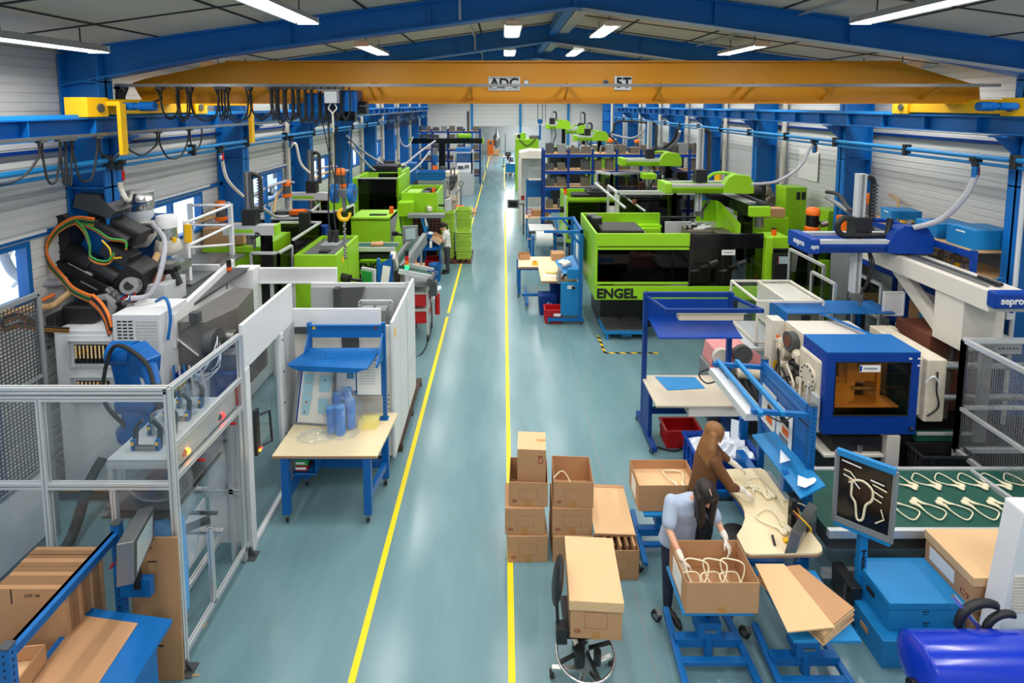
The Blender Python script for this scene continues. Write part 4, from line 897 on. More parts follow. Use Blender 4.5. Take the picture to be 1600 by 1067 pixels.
# lower left cables on the chain deck
P(B('darkgrey').box(-6.2, 7.2, 2.42, -4.6, 9.3, 2.46), 'deck', t); P(B('black').box(-6.1, 6.75, 2.3, -5.98, 7.2, 2.6).box(-6.0, 6.9, 2.44, -5.55, 7.25, 2.68), 'hydraulic_unit', t, 0.03); P(B('cableorange').cyl(D(54, 474, 6.8), D(85, 460, 7.0), 0.025), 'orange_line', t)
P(B('black').box(-6.0, 7.6, 2.46, -5.4, 8.2, 2.85).box(-5.5, 7.2, 2.46, -5.2, 7.5, 2.62).cyl((-5.5, 7.5, 2.75), (-5.2, 7.5, 2.75), 0.14, n=20), 'hydraulic_block', t, 0.02)
P(B('lightgrey').box(-5.3, 7.4, 2.46, -4.9, 7.9, 2.8), 'pump_cover', t, 0.01); P(B('white').cyl((-5.1, 7.05, 2.52), (-4.75, 7.05, 2.54), 0.12, n=20), 'motor_cover', t)
loom([D(60, 505, 6.5), D(32, 492, 6.35), D(8, 500, 6.25), D(10, 512, 6.25), D(35, 506, 6.35), D(70, 511, 6.55), D(110, 514, 6.62)], 4, 0.022, ['cableorange', 'cablegreen', 'cableorange', 'rubber'])
P(IB('offwhite').box(-1.5, 0.4, -1.0, -1.45, 0.45, -0.2), 'strut', t)
for a, c in ((D(62, 405, 8.2), D(20, 448, 8.2)), (D(108, 415, 8.6), D(55, 448, 8.6)), (D(100, 420, 8.9), D(70, 448, 8.9))): P(B('lightgrey').bar(a, c, 0.04), 'strut', t)
b = B('white'); b.box(-6.25, 9.0, 2.0, -5.0, 9.06, 2.6); P(b, 'back_panel', t)
# hoppers on top
def hopper(label, c, kind):
    h = T('material_hopper', label, 'hopper', c, 0, 'chrome hoppers of the white machine')
    if kind == 0:
        P(B('chrome').lathe(c, [(0.21, 0), (0.21, 0.14), (0.218, 0.145), (0.218, 0.16), (0.21, 0.165), (0.21, 0.29)], n=30), 'drum', h); P(B('white').lathe((c[0], c[1], c[2]+0.29), [(0.215, 0), (0.215, 0.02), (0.05, 0.035)], n=30), 'lid', h)
        P(B('film').lathe((c[0], c[1], c[2]-0.2), [(0.13, 0), (0.2, 0.08), (0.2, 0.2)], n=26), 'sight_glass', h)
        P(B('offwhite').lathe((c[0], c[1], c[2]-0.62), [(0.1, 0), (0.22, 0.16), (0.22, 0.42)], n=26), 'cone', h); P(B('black').box(c[0]+0.15, c[1]-0.3, c[2]-0.36, c[0]+0.32, c[1]-0.15, c[2]-0.2), 'valve_box', h)
        P(cord(B('blue'), [(c[0]-0.12, c[1]-0.22, c[2]-0.2), (c[0]-0.1, c[1]-0.25, c[2]), (c[0]+0.05, c[1]-0.25, c[2]+0.1), (c[0]+0.22, c[1]-0.15, c[2]+0.14)], 0.012, 'blue'), 'air_line', h)
    else:
        P(B('chrome').lathe(c, [(0.14, 0), (0.14, 0.2)], n=26), 'drum', h); P(B('white').lathe((c[0], c[1], c[2]+0.2), [(0.15, 0), (0.15, 0.17), (0.13, 0.19)], n=26), 'lid', h)
        P(B('offwhite').lathe((c[0], c[1], c[2]-0.25), [(0.09, 0), (0.2, 0.1), (0.16, 0.25)], n=24), 'cone', h); P(B('steel').box(c[0]-0.2, c[1]-0.2, c[2]-0.5, c[0]+0.24, c[1]+0.2, c[2]-0.36), 'slide_gate', h)
        P(B('yellow').box(c[0]+0.15, c[1]-0.12, c[2]-0.02, c[0]+0.19, c[1]-0.08, c[2]+0.06), 'yellow_knob', h)
    return h
p = D(218, 327, 8.5); hopper('large chrome hopper with a white lid above the tilted black injection unit', (p.x, p.y, p.z), 0)
p = D(262, 374, 8.2); hopper('smaller chrome hopper with a tall white lid beside the white guard rail', (p.x, p.y, p.z), 1)
for dx, pts, m, r in ((0, [D(198, 308, 8.5), D(182, 318, 8.4), D(174, 338, 8.2), D(174, 352, 8.1)], 'hosegrey', 0.055), (1, [D(200, 318, 8.4), D(186, 325, 8.3), D(176, 348, 8.2)], 'hosebeige', 0.045)):
    S(cord(B(m), pts, r, m, 12), 'suction_hose', ['grey suction hose curving down from the large chrome hopper', 'beige suction hose curving down from the large chrome hopper'][dx], 'hose')
S(B('cellblue').box(-6.1, 8.6, 2.6, -5.75, 8.9, 3.55), 'blue_drum', 'blue ribbed drum behind the black injection unit', 'drum')
p0, p1 = D(247, 395, 7.9), D(222, 455, 7.6); S(B('hosebeige').cyl(p1, p0, 0.05, n=14), 'feed_pipe', 'beige feed pipe slanting from the small hopper to the black unit', 'pipe')
t2 = T('barrel_stand', 'black three legged clamp stand in front of the small hopper', 'stand', D(262, 430, 7.6))
P(B('black').bar(D(250, 428, 7.7), D(280, 418, 7.7), 0.08, 0.07).bar(D(270, 420, 7.7), D(280, 445, 7.7), 0.09, 0.07).box(D(262, 415, 7.7).x-0.1, 7.6, D(262, 415, 7.7).z-0.03, D(262, 415, 7.7).x+0.12, 7.8, D(262, 415, 7.7).z+0.05, 'steel'), 'clamp', t2)
P(B('brownrust').cyl(D(238, 455, 7.5), D(252, 428, 7.6), 0.07, n=16), 'barrel', t2)
# white guard rail with its platform
t = T('guard_rail', 'white tubular guard rail round the platform of the white machine', 'guard rail', (-5.3, 9.2, 2.5))
zt = 3.50; zb = 2.5; Pp = [(-5.22, 8.5), (-5.27, 10.0), (-6.05, 10.0)]
for x, y in Pp: P(B('white').bar((x, y, zb), (x, y, zt), 0.07), 'post', t)
for z in (zt-0.03, zt-0.42): P(B('white').tube([(*Pp[0], z), (*Pp[1], z)], 0.026), 'rail', t); P(B('white').tube([(*Pp[1], z), (*Pp[2], z)], 0.026), 'rail', t)
P(B('white').tube([(*Pp[0], zt-0.45), (*Pp[1], zt-0.8)], 0.024), 'brace', t)
P(B('checker').box(-6.1, 8.3, zb-0.04, -5.05, 10.05, zb), 'platform', t); P(B('yellow').box(-5.22, 8.44, zt-0.35, -5.12, 8.48, zt-0.05), 'yellow_tag', t)
# mesh fence in front of the bed
t = T('mesh_fence', 'grey framed wire mesh fence on the far left beside the white cabinet', 'fence', (-5.6, 5.6, 0))
pts = [(-5.62, 4.75, 1.0), (-5.62, 6.15, 1.0), (-5.62, 6.15, 3.13), (-5.62, 4.75, 3.13)]
P(B('grey').frame(*pts, 0.05).bar((-5.62, 4.75, 2.12), (-5.62, 6.15, 2.12), 0.04).bar((-5.62, 6.15, 0), (-5.62, 6.15, 1.0), 0.06).bar((-5.62, 4.75, 0), (-5.62, 4.75, 1.0), 0.06), 'frame', t)
P(B('wiremesh').quad(*pts), 'mesh', t); P(B('white').box(-5.64, 4.78, 0.15, -5.6, 6.12, 0.98), 'kick_panel', t)
S(B('rubber').tube(bez([(-5.45, 5.3, 0.05), (-5.3, 5.9, 0.06), (-5.38, 6.4, 0.5), (-5.35, 6.62, 0.7)], 6), 0.06, n=10), 'cable_bundle', 'dark cable bundle rising from the floor beside the mesh fence', 'cable')

# ================================================================== white panel enclosure beside the bench
t = T('machine_enclosure', 'white panelled machine enclosure standing open at the top behind the packing bench', 'enclosure', (-2.4, 8.2, 0))
b = B('white'); b.box(-3.08, 5.90, 2.30, -3.03, 7.33, 2.85); P(b, 'header_panel', t, 0.004)
b = B('white'); b.box(-3.10, 5.90, 0.0, -3.02, 6.0, 2.30); b.box(-3.10, 6.88, 0, -3.02, 6.97, 2.30); b.bar((-3.06, 5.95, 0.04), (-3.06, 6.95, 0.04), 0.06, 0.06); P(b, 'door_frame', t, 0.004)
P(B('clear').box(-3.066, 6.0, 0.08, -3.06, 6.88, 2.30), 'door_pane', t)
P(B('lightgrey').box(-3.08, 7.0, 0.0, -3.02, 7.33, 2.30), 'door_jamb', t)
d = P(B('black').box(-3.02, 6.02, 1.15, -2.98, 6.1, 1.72).tube([(-2.98, 6.12, 1.62), (-2.9, 6.2, 1.62), (-2.9, 6.24, 1.2), (-2.98, 6.16, 1.2)], 0.016, 'black'), 'door_handle', t); P(B('amberlamp').ball((-2.97, 6.06, 1.2), 0.016), 'handle_lamp', d); P(B('redlamp').ball((-2.97, 6.1, 1.2), 0.014), 'handle_lamp', d)
for i in range(5): P(B('ink').cyl((-3.02, 6.92, 0.4+0.45*i), (-3.01, 6.92, 0.4+0.45*i), 0.012, n=8), 'hinge', t)
b = B('white'); b.box(-3.05, 7.34, 2.2, -1.77, 7.38, 2.47); P(b, 'cross_header', t, 0.004)
b = B('offwhite'); b.box(-3.05, 7.38, 0.2, -1.60, 7.42, 2.2); P(b, 'cross_panel', t); P(B('darkgrey').box(-3.04, 7.33, 2.1, -2.75, 7.34, 2.19).box(-3.04, 7.36, 0.75, -2.85, 7.38, 0.9).box(-2.35, 7.36, 1.8, -2.1, 7.38, 2.2), 'dark_strip', t)
b = B('white'); b.prism([(-1.64, 7.36), (-1.60, 7.36), (-1.62, 9.3), (-1.66, 9.3)], 'z', 0.18, 2.26); P(b, 'side_panel', t, 0.004)
b = B('lightgrey'); 
for y in (7.9, 8.5): b.box(-1.612, y, 0.2, -1.604, y+0.01, 2.2)
b.box(-1.61, 7.36, 0.9, -1.603, 9.3, 0.908); P(b, 'panel_joint', t)
for k_ in range(4): P(B('ink').cyl((-1.68, 7.355, 0.95+0.07*k_), (-1.68, 7.345, 0.95+0.07*k_), 0.01, n=8), 'vent_hole', t)
P(B('yellow').cb((-1.598, 7.5, 2.05), (0.004, 0.09, 0.13)), 'warning_sticker', t)
b = B('white'); b.box(-3.5, 9.3, 0.2, -1.62, 9.35, 2.17); P(b, 'rear_panel', t, 0.004); P(B('lightgrey').box(-3.5, 9.28, 0.2, -1.66, 9.3, 2.1), 'rear_lining', t)
P(B('darkgrey').add([(-2.98, 9.25, 2.1), (-2.5, 9.25, 2.12), (-2.75, 9.0, 1.2), (-3.0, 9.0, 1.2)], [(0, 1, 2, 3)]).box(-3.05, 9.15, 1.2, -2.95, 9.27, 2.12), 'dark_chute', t)
P(B('darkgrey').box(-3.02, 7.42, 0.2, -1.66, 9.28, 0.24), 'inner_floor', t)
b = B('lightgrey'); b.frame((-2.55, 8.9, 0.8), (-1.95, 8.9, 0.8), (-1.95, 8.9, 1.98), (-2.5, 8.9, 1.98), 0.05); P(b, 'inner_frame', t)
for i in (0, 1):
    x = -2.42 + i*0.24; c_ = P(B('grey').box(x, 8.55, 0.24, x+0.2, 8.78, 1.96), 'inverter_cabinet', t, 0.006); P(B('ink').box(x+0.05, 8.62, 1.96, x+0.07, 8.64, 1.962).box(x+0.12, 8.62, 1.96, x+0.14, 8.64, 1.962), 'screw', c_)
P(B('black').cyl((-1.88, 7.65, 0.24), (-1.88, 7.65, 1.98), 0.1, n=22).cyl((-1.88, 7.65, 1.98), (-1.88, 7.65, 2.0), 0.105, 'grey', n=22).cyl((-1.88, 7.65, 2.0), (-1.88, 7.65, 2.004), 0.06, 'ink', n=20), 'filter_canister', t)
pallet('dark pallet the white enclosure stands on, seen at its aisle corner', (-2.4, 8.75, 0.0), 1.66, 2.0, 'palletdark')
# stack light on the enclosure corner
t = T('signal_tower', 'red amber and green stack light on the corner of the white enclosure', 'signal tower', (-1.75, 9.33, 2.17))
P(B('lightgrey').cyl((-1.75, 9.33, 2.17), (-1.75, 9.33, 2.42), 0.016).lathe((-1.75, 9.33, 2.17), [(0.05, 0), (0.04, 0.02)], n=16), 'pole', t)
z = 2.42
for m in ('greenlamp', 'orange', 'red', 'gloss'): P(B(m).cyl((-1.75, 9.33, z), (-1.75, 9.33, z+0.085), 0.036, n=18), 'lens', t, label={'greenlamp': 'lit green lens', 'orange': 'amber lens', 'red': 'red lens', 'gloss': 'black cap'}[m]); z += 0.086

# ================================================================== main packing bench
t = T('packing_bench', 'blue wheeled packing bench with a cream top and a tilted shelf beside the aisle line', 'workbench', (-2.25, 6.75, 0))
P(B('cream').prism([(-2.94, 6.30), (-1.60, 6.30), (-1.52, 7.24), (-2.92, 7.24)], 'z', 0.925, 0.955), 'table_top', t, 0.003); P(B('edgewood').prism([(-2.94, 6.297), (-1.60, 6.297), (-1.60, 6.3), (-2.94, 6.3)], 'z', 0.92, 0.95), 'edge_strip', t)
LG = [(-2.79, 6.34), (-1.74, 6.34), (-2.78, 7.0), (-1.66, 7.0)]
for x, y in LG:
    l = P(B('cellblue').box(x-0.05, y-0.035, 0.14, x+0.05, y+0.035, 0.925), 'leg', t, 0.004); caster(t, x, y, 0.055, 0, 0.5, top=0.14)
b = B('cellblue'); b.box(-2.74, 6.36, 0.86, -1.79, 6.4, 0.925); P(b, 'apron', t)
b = B('cellblue'); b.box(-2.74, 6.97, 0.3, -1.7, 7.03, 0.4); P(b, 'rear_stretcher', t); b = B('cellblue'); b.bar((-2.79, 6.37, 0.36), (-2.78, 6.97, 0.36), 0.06, 0.1); P(b, 'side_stretcher', t); b = B('cellblue'); b.bar((-1.74, 6.37, 0.36), (-1.66, 6.97, 0.36), 0.06, 0.1); P(b, 'side_stretcher', t)
b = B('cellblue'); b.box(-2.74, 6.42, 0.62, -2.42, 6.44, 0.64); b.box(-2.74, 6.40, 0.62, -2.42, 6.9, 0.64); b.box(-2.43, 6.40, 0.64, -2.42, 6.9, 0.92); P(b, 'drawer_tray', t)
for x in (-2.72, -1.68):
    b = B('blue'); perforated_post(b, x, 7.12, 0.955, 2.36, 0.055, 0.05); b.box(x-0.07, 7.05, 0.955, x+0.05, 7.15, 0.965); P(b, 'post', t)
b = B('blue'); b.box(-2.7, 7.08, 2.16, -1.7, 7.1, 2.34); b.box(-2.7, 7.06, 2.33, -1.7, 7.1, 2.345)
for i in range(14): b.cyl((-2.58+0.06*i, 7.081, 2.27), (-2.58+0.06*i, 7.079, 2.27), 0.007, 'ink', n=8)
P(b, 'top_beam', t); P(B('yellow').box(-2.66, 7.075, 2.28, -2.62, 7.079, 2.33), 'warning_sticker', t); P(B('redink').cyl((-1.78, 7.08, 2.3), (-1.78, 7.076, 2.3), 0.02), 'red_dot', t)
b = B('blue'); b.add([(-2.69, 7.06, 2.02), (-1.70, 7.06, 2.02), (-1.80, 6.66, 1.93), (-2.86, 6.66, 1.98), (-2.69, 7.06, 2.0), (-1.70, 7.06, 2.0), (-1.80, 6.66, 1.91), (-2.86, 6.66, 1.96)], [(0, 1, 2, 3), (7, 6, 5, 4), (0, 4, 5, 1), (1, 5, 6, 2), (2, 6, 7, 3), (3, 7, 4, 0)])
b.prism([(-2.86, 1.98), (-2.70, 1.90), (-1.95, 1.87), (-1.80, 1.93)], 'y', 6.645, 6.66)
for i in range(12): b.cyl((-2.6+0.065*i, 6.82, 1.985), (-2.6+0.065*i, 6.82, 1.99), 0.007, 'ink', n=8)
P(b, 'tilted_shelf', t)
for x in (-2.72, -1.69): P(B('blue').prism([(7.1, 2.22), (7.1, 1.85), (6.72, 1.9), (6.72, 1.94), (6.95, 2.06)], 'x', x-0.012, x+0.012), 'shelf_bracket', t)
b = B('blue'); b.box(-2.7, 7.1, 1.3, -1.7, 7.115, 1.82); P(b, 'rear_board', t)
S(B('paper').box(-2.44, 7.08, 1.38, -2.08, 7.085, 1.80).box(-2.4, 7.078, 1.73, -2.2, 7.08, 1.76, 'yellow').box(-2.2, 7.078, 1.56, -2.1, 7.08, 1.66, 'inkblue'), 'instruction_sheet', 'white instruction sheet with a yellow line pinned to the bench board', 'paper')
b = B('paper').box(-2.06, 7.08, 1.32, -1.72, 7.085, 1.82)
for i in range(8): b.box(-2.02, 7.078, 1.76-0.04*i, -1.8, 7.08, 1.763-0.04*i, 'inkgrey')
S(b, 'instruction_sheet', 'large printed white sheet on the right of the bench board', 'paper')
# sample board
t = T('sample_board', 'grey framed sample board with pale blue cup pictures leaning on the bench', 'sample board', (-2.75, 7.0, 0.955))
q = [Vector(v) for v in ((-2.94, 6.99, 0.955), (-2.38, 6.93, 0.955), (-2.36, 7.06, 1.70), (-2.86, 7.08, 1.72))]
P(B('hosebeige').frame(*q, 0.05, 'grey', 0.035), 'frame', t); P(B('paper').quad(*q), 'board', t)
o, ux, uz = q[0], q[1]-q[0], q[3]-q[0]; nn = ux.cross(uz).normalized()
if nn.y > 0: nn = -nn
def onb(u, v, e=0.006): return o + ux*u + uz*v + nn*e
b = B('paleblue')
for u0, v0, u1, v1 in ((.14, .74, .4, .9), (.14, .56, .4, .72), (.14, .38, .4, .54), (.16, .16, .38, .36), (.56, .6, .86, .88), (.58, .2, .84, .48)): b.quad(onb(u0+.02, v0), onb(u1-.02, v0), onb(u1, v1), onb(u0, v1))
for u, v in ((.28, .4), (.26, .22), (.7, .8)): b.quad(onb(u-.02, v-.015, .008), onb(u+.02, v-.015, .008), onb(u+.02, v+.015, .008), onb(u-.02, v+.015, .008), 'redink')
P(b, 'cup_picture', t); P(B('royal').quad(onb(.05, .03, .004), onb(.09, .03, .004), onb(.09, .97, .004), onb(.05, .97, .004)), 'blue_edge', t); P(B('paper').quad(onb(.35, .98, .03), onb(.65, .98, .03), onb(.65, 1.03, .03), onb(.35, 1.03, .03)), 'tag', t)
# stacks of blue cups in a clear bag
for i, (x, y, n_, z0) in enumerate(((-2.33, 6.78, 22, 0.957), (-2.20, 6.74, 24, 0.957), (-2.10, 6.88, 25, 0.957), (-2.30, 6.95, 28, 0.957), (-2.18, 7.0, 30, 0.957))):
    b = B('bluepart')
    for k_ in range(n_): b.lathe((x, y, z0 + k_*0.0165), [(0.05, 0), (0.062, 0.018), (0.066, 0.02)], n=16)
    S(b, 'cup_stack', 'stack of nested blue plastic cups on the cream bench, %s' % ['front left of five', 'front middle of five', 'right of five', 'back left of five', 'tallest one at the back'][i], 'cups', 'blue cup stacks in the clear bag')
def crumple(name, label, cx, cy, z0, rx, ry, h, n=22, m='bag', cat='plastic bag', seed=1, pw=1.0):
    rnd = random.Random(seed); vs = []; fs = []
    for i in range(9):
        u = i/8; rr = (1-u)**0.55 if pw == 1 else (1 - u**pw)
        for k_ in range(n):
            a = 2*PI*k_/n; w = 1 + rnd.uniform(-.13, .13)
            vs.append((cx + rx*rr*w*math.cos(a) + rnd.uniform(-.01, .01), cy + ry*rr*w*math.sin(a), z0 + 0.004 + h*u*(1 + rnd.uniform(-.06, .06))))
    for i in range(8):
        for k_ in range(n): fs.append((i*n+k_, i*n+(k_+1) % n, (i+1)*n+(k_+1) % n, (i+1)*n+k_))
    return S(B(m).add(vs, fs), name, label, cat)
crumple('plastic_bag', 'clear plastic bag wrapped round the blue cup stacks on the bench', -2.2, 6.88, 0.957, 0.27, 0.27, 0.62, pw=3.0, seed=3)
crumple('plastic_bag', 'loose end of clear plastic film lying on the cream bench top', -2.52, 6.66, 0.957, 0.24, 0.14, 0.12, seed=5)
S(B('foam').prism([(-1.99, 6.83), (-1.74, 6.86), (-1.74, 7.02), (-1.97, 7.0)], 'z', 0.957, 1.06), 'foam_block', 'pale yellow foam block at the right back of the cream bench', 'foam block', bev=0.012)
S(B('redink').box(-2.71, 6.45, 0.64, -2.55, 6.7, 0.72).box(-2.71, 6.449, 0.66, -2.57, 6.45, 0.69, 'paper'), 'storage_box', 'small red box under the top of the cream bench', 'box'); S(B('greenplastic').box(-2.71, 6.44, 0.725, -2.54, 6.7, 0.80).box(-2.7, 6.439, 0.74, -2.58, 6.44, 0.77, 'paper'), 'storage_box', 'small green box on the red one under the bench top', 'box')
# ================================================================== LEFT: green machines down the hall
def gantry(label, x0, x1, y, z, mx, zb, zt, style='green', group='linear robots over the machines', lettering=None, post=True):
    """linear take-out robot: crosswise arm, upright mast, energy chain"""
    t = T('linear_robot', label, 'robot', ((x0+x1)/2, y, z-0.15), 0, group)
    col = {'green': 'green', 'blue': 'royal', 'alu': 'alu'}[style]
    if style == 'alu':
        b = B('alu'); b.box(x0, y-0.11, z-0.1, x1, y+0.11, z+0.1); b.box(x0+0.1, y-0.112, z-0.05, (x0+x1)/2+0.1, y-0.11, z+0.02, 'green'); P(b, 'arm', t, 0.006)
        P(B('green').box(x1, y-0.12, z-0.11, x1+0.05, y+0.12, z+0.11), 'end_cap', t, 0.01)
    else:
        b = B(col); b.prism([(y-0.32, z-0.02), (y-0.25, z-0.14), (y+0.25, z-0.14), (y+0.32, z-0.02), (y+0.32, z+0.03), (y-0.32, z+0.03)], 'x', x0+0.14, x1-0.1); P(b, 'arm', t, 0.01)
        b = B('lightgrey'); b.box(x0+0.16, y-0.325, z+0.03, x1-0.06, y-0.22, z+0.09); b.box(x0+0.16, y+0.22, z+0.03, x1-0.06, y+0.325, z+0.09); P(b, 'arm_rail', t)
        b = B(col); b.prism([(y-0.34, z-0.14), (y+0.34, z-0.14), (y+0.34, z+0.12), (y-0.34, z+0.12)], 'x', x0, x0+0.15); cp = P(b, 'end_cap', t, 0.03)
        if lettering: P(B('white').text(lettering, 0.11, (x0+0.07, y-0.345, z-0.01), (1, 0, 0), (0, 0, 1), depth=0.003, bold=0.003, sx=0.5), 'lettering', cp); P(B('white').text(lettering, 0.14, (x0-0.002, y, z-0.01), (0, -1, 0), (0, 0, 1), depth=0.003, bold=0.003), 'lettering', cp)
        hx = x1 - 0.75
        b = B(col); b.prism([(hx, z+0.02), (hx+0.12, z+0.24), (hx+0.25, z+0.33), (x1-0.12, z+0.30), (x1, z+0.12), (x1, z-0.12), (x1-0.12, z-0.14), (hx, z-0.12)], 'y', y-0.34, y-0.12); P(b, 'motor_hood', t, 0.03)
        b = B(col); b.tube(bez([(hx-0.25, y+0.2, z+0.08), (hx-0.05, y+0.22, z+0.27), (hx+0.3, y+0.24, z+0.3), (x1-0.1, y+0.2, z+0.2), (x1-0.03, y+0.1, z)], 6), 0.04, n=8); P(b, 'rear_hood', t)
    if post: P(B('gloss').box(x1-0.4, y+0.15, 0, x1-0.22, y+0.32, z-0.1), 'support_post', t)
    mast = 'darkgrey' if style == 'alu' else 'lightgrey'
    b = B(mast); b.box(mx-0.07, y-0.06, zb, mx+0.07, y+0.06, zt); b.box(mx-0.02, y-0.07, zb, mx+0.02, y-0.06, zt, 'grey'); m = P(b, 'mast', t, 0.006)
    b = B('black'); pts = arc((mx+0.13, y+0.02, zt-0.16), 0.1, PI, 0, 8); pts += [(mx+0.23, y+0.02, z+0.35)]; b.tube(pts, 0.045, 'black', 8)
    for i in range(int((zt-z-0.5)/0.06)): b.box(mx+0.18, y-0.035, z+0.4+0.06*i, mx+0.28, y-0.025, z+0.43+0.06*i, 'darkgrey')
    P(b, 'energy_chain', t)
    P(B('black').box(mx-0.12, y-0.12, z+0.1, mx+0.16, y+0.12, z+0.42), 'carriage', t, 0.01)
    P(B('steel').box(mx-0.05, y-0.1, zb-0.12, mx+0.07, y+0.06, zb).cyl((mx+0.09, y-0.05, zb-0.2), (mx+0.09, y-0.05, zb+0.1), 0.03), 'gripper_head', t)
    for i in range(3): P(cord(B('rubber'), [(mx+0.1, y-0.08, z), (mx+0.16+0.04*i, y-0.12, (z+zb)/2), (mx+0.05, y-0.1, zb)], 0.012, 'rubber'), 'air_line', t)
    return t
def dryer(label, c, s=1.0, group='orange material loaders', drop=0.25):
    t = T('material_loader', label, 'material loader', c, 0, group); x, y, z = c
    P(B('grey').cyl((x, y, z-drop), (x, y, z), 0.06*s), 'support_pipe', t)
    P(B('orange').lathe((x, y, z), [(0.12*s, 0), (0.14*s, 0.05*s), (0.13*s, 0.1*s)], n=18), 'base', t); P(B('darkgrey').lathe((x, y, z+0.1*s), [(0.11*s, 0), (0.11*s, 0.22*s)], n=18), 'drum', t)
    P(B('orange').lathe((x, y, z+0.32*s), [(0.12*s, 0), (0.13*s, 0.06*s), (0.11*s, 0.14*s), (0.04*s, 0.16*s)], n=18), 'head', t); P(B('hosegrey').cyl((x, y, z+0.4*s), (x+0.22*s, y, z+0.42*s), 0.035*s), 'nozzle', t); return t
def panel_lines(b, x0, x1, y, z0, z1, xs, m='darkgreen'):
    for x in xs: b.box(x, y-0.002, z0, x+0.01, y, z1, m)
# first green machine
t = T('moulding_machine', 'green injection moulding machine just behind the white enclosure, black glass lid', 'moulding machine', (-4.0, 11.2, 0), 0, 'green moulding machines on the left')
b = B('green'); b.box(-4.32, 10.6, 0.3, -3.44, 12.25, 2.19); b.box(-4.32, 10.6, 2.19, -4.26, 12.25, 2.31); b.box(-3.50, 10.6, 2.19, -3.44, 12.25, 2.31); b.box(-4.26, 10.6, 2.19, -3.5, 10.66, 2.31); b.box(-4.26, 12.2, 2.19, -3.5, 12.25, 2.31)
b.box(-3.442, 11.35, 0.4, -3.437, 11.36, 2.3, 'darkgreen'); P(b, 'clamp_housing', t, 0.006)
P(B('darkgrey').box(-4.26, 10.66, 2.2, -3.5, 12.2, 2.24).box(-3.95, 11.0, 2.24, -3.75, 11.2, 2.28, 'black').box(-4.1, 11.5, 2.24, -3.7, 11.9, 2.27, 'grey'), 'top_grating', t)
P(B('yellow').cb((-3.436, 11.0, 2.1), (0.004, 0.08, 0.14)), 'warning_sticker', t)
P(B('darkgrey').box(-3.45, 10.7, 0, -4.3, 12.2, 0.3), 'base', t)
b = B('gloss'); b.box(-5.25, 12.25, 1.7, -4.36, 12.3, 2.62); b.box(-4.36, 10.7, 1.9, -4.33, 12.3, 2.62, 'smoke'); P(b, 'black_guard', t)
P(B('alu').box(-5.3, 12.22, 2.6, -4.33, 12.32, 2.64).box(-4.37, 10.65, 2.6, -4.32, 12.3, 2.64), 'guard_rail', t)
b = B('green'); b.box(-5.6, 10.7, 0.2, -4.95, 12.0, 2.46); b.box(-5.28, 10.695, 0.3, -5.27, 10.7, 2.4, 'darkgreen'); P(b, 'injection_cover', t, 0.006)
P(B('green').box(-6.15, 10.5, 2.4, -5.1, 10.6, 2.5).box(-6.1, 10.6, 1.4, -5.6, 12.4, 2.4, 'white'), 'side_cover', t)
P(B('navy').box(-4.6, 12.35, 1.4, -4.25, 12.6, 2.5).box(-4.75, 12.0, 2.3, -4.5, 12.1, 2.9, 'black'), 'mould_block', t)
P(B('black').cyl((-3.44, 10.9, 1.75), (-3.25, 10.85, 1.72), 0.09, n=16).bar((-3.25, 10.85, 1.72), (-2.98, 10.8, 1.7), 0.05), 'panel_arm', t)
p = P(B('lightgrey').cb((-2.85, 10.85, 1.75), (0.06, 0.36, 0.42), rz=1.1), 'operator_panel', t, 0.006); P(B('greenplastic').cb((-2.87, 10.83, 1.75), (0.062, 0.26, 0.3), rz=1.1), 'screen', p)
# aluminium guard at its left
t = T('machine_guard', 'aluminium framed smoked guard left of the first green machine', 'machine guard', (-4.65, 10.3, 0), 0, 'aluminium framed machine guards')
for a, c in (((-4.95, 10.1), (-4.42, 10.1)), ((-4.42, 10.1), (-4.38, 10.65))):
    q = [(*a, 1.0), (*c, 1.0), (*c, 2.5), (*a, 2.5)]; alu_frame(t, q, 0.05, pane='smokelight'); P(B('alu').bar((a[0], a[1], 0), (a[0], a[1], 1.0), 0.05), 'post', t)
t = T('machine_guard', 'tall aluminium and black glass guard between the first and second green machines', 'machine guard', (-4.4, 12.9, 0), 0, 'aluminium framed machine guards')
for a, c in (((-4.78, 12.9), (-4.15, 12.9)), ((-4.15, 12.9), (-3.98, 13.8)), ((-4.78, 12.9), (-4.9, 13.8))): alu_frame(t, [(*a, 1.2), (*c, 1.2), (*c, 2.75), (*a, 2.75)], 0.05, pane='smoke')
P(B('gloss').box(-4.75, 13.0, 1.2, -4.2, 13.6, 2.3), 'inner_block', t)
t = T('machine_guard', 'low clear guard box left of the tall black glass guard', 'machine guard', (-5.5, 13, 1.5), 0, 'aluminium framed machine guards')
for a, c in (((-6.1, 12.9), (-4.95, 12.9)), ((-6.1, 13.9), (-4.95, 13.9)), ((-6.1, 12.9), (-6.1, 13.9)), ((-4.95, 12.9), (-4.95, 13.9))): alu_frame(t, [(*a, 1.6), (*c, 1.6), (*c, 2.58), (*a, 2.58)], 0.05, pane='smokelight')
P(B('black').box(-5.6, 13.2, 1.6, -5.2, 13.5, 2.45).box(-5.15, 13.2, 1.6, -4.98, 13.5, 2.3, 'mouldsteel'), 'mould', t)
P(B('orange').box(-5.5, 13.3, 2.58, -5.15, 13.6, 2.68), 'orange_cap', t)
gantry('linear robot with a dark mast over the first green machine by the left windows', -5.65, -4.62, 10.5, 2.88, -5.14, 2.7, 4.06, 'alu')
gantry('linear robot with a dark mast farther back, beside the third left column', -5.75, -4.58, 14.0, 2.95, -5.16, 2.55, 4.19, 'alu')
dryer('orange loader behind the white guard rail', (-6.0, 11.0, 2.95), 0.9); dryer('orange loader beside the second left mast', (-5.42, 13.0, 3.1), 0.9); dryer('orange and grey loader on the green machine behind the hook', (-5.0, 16.0, 2.85), 1.3)
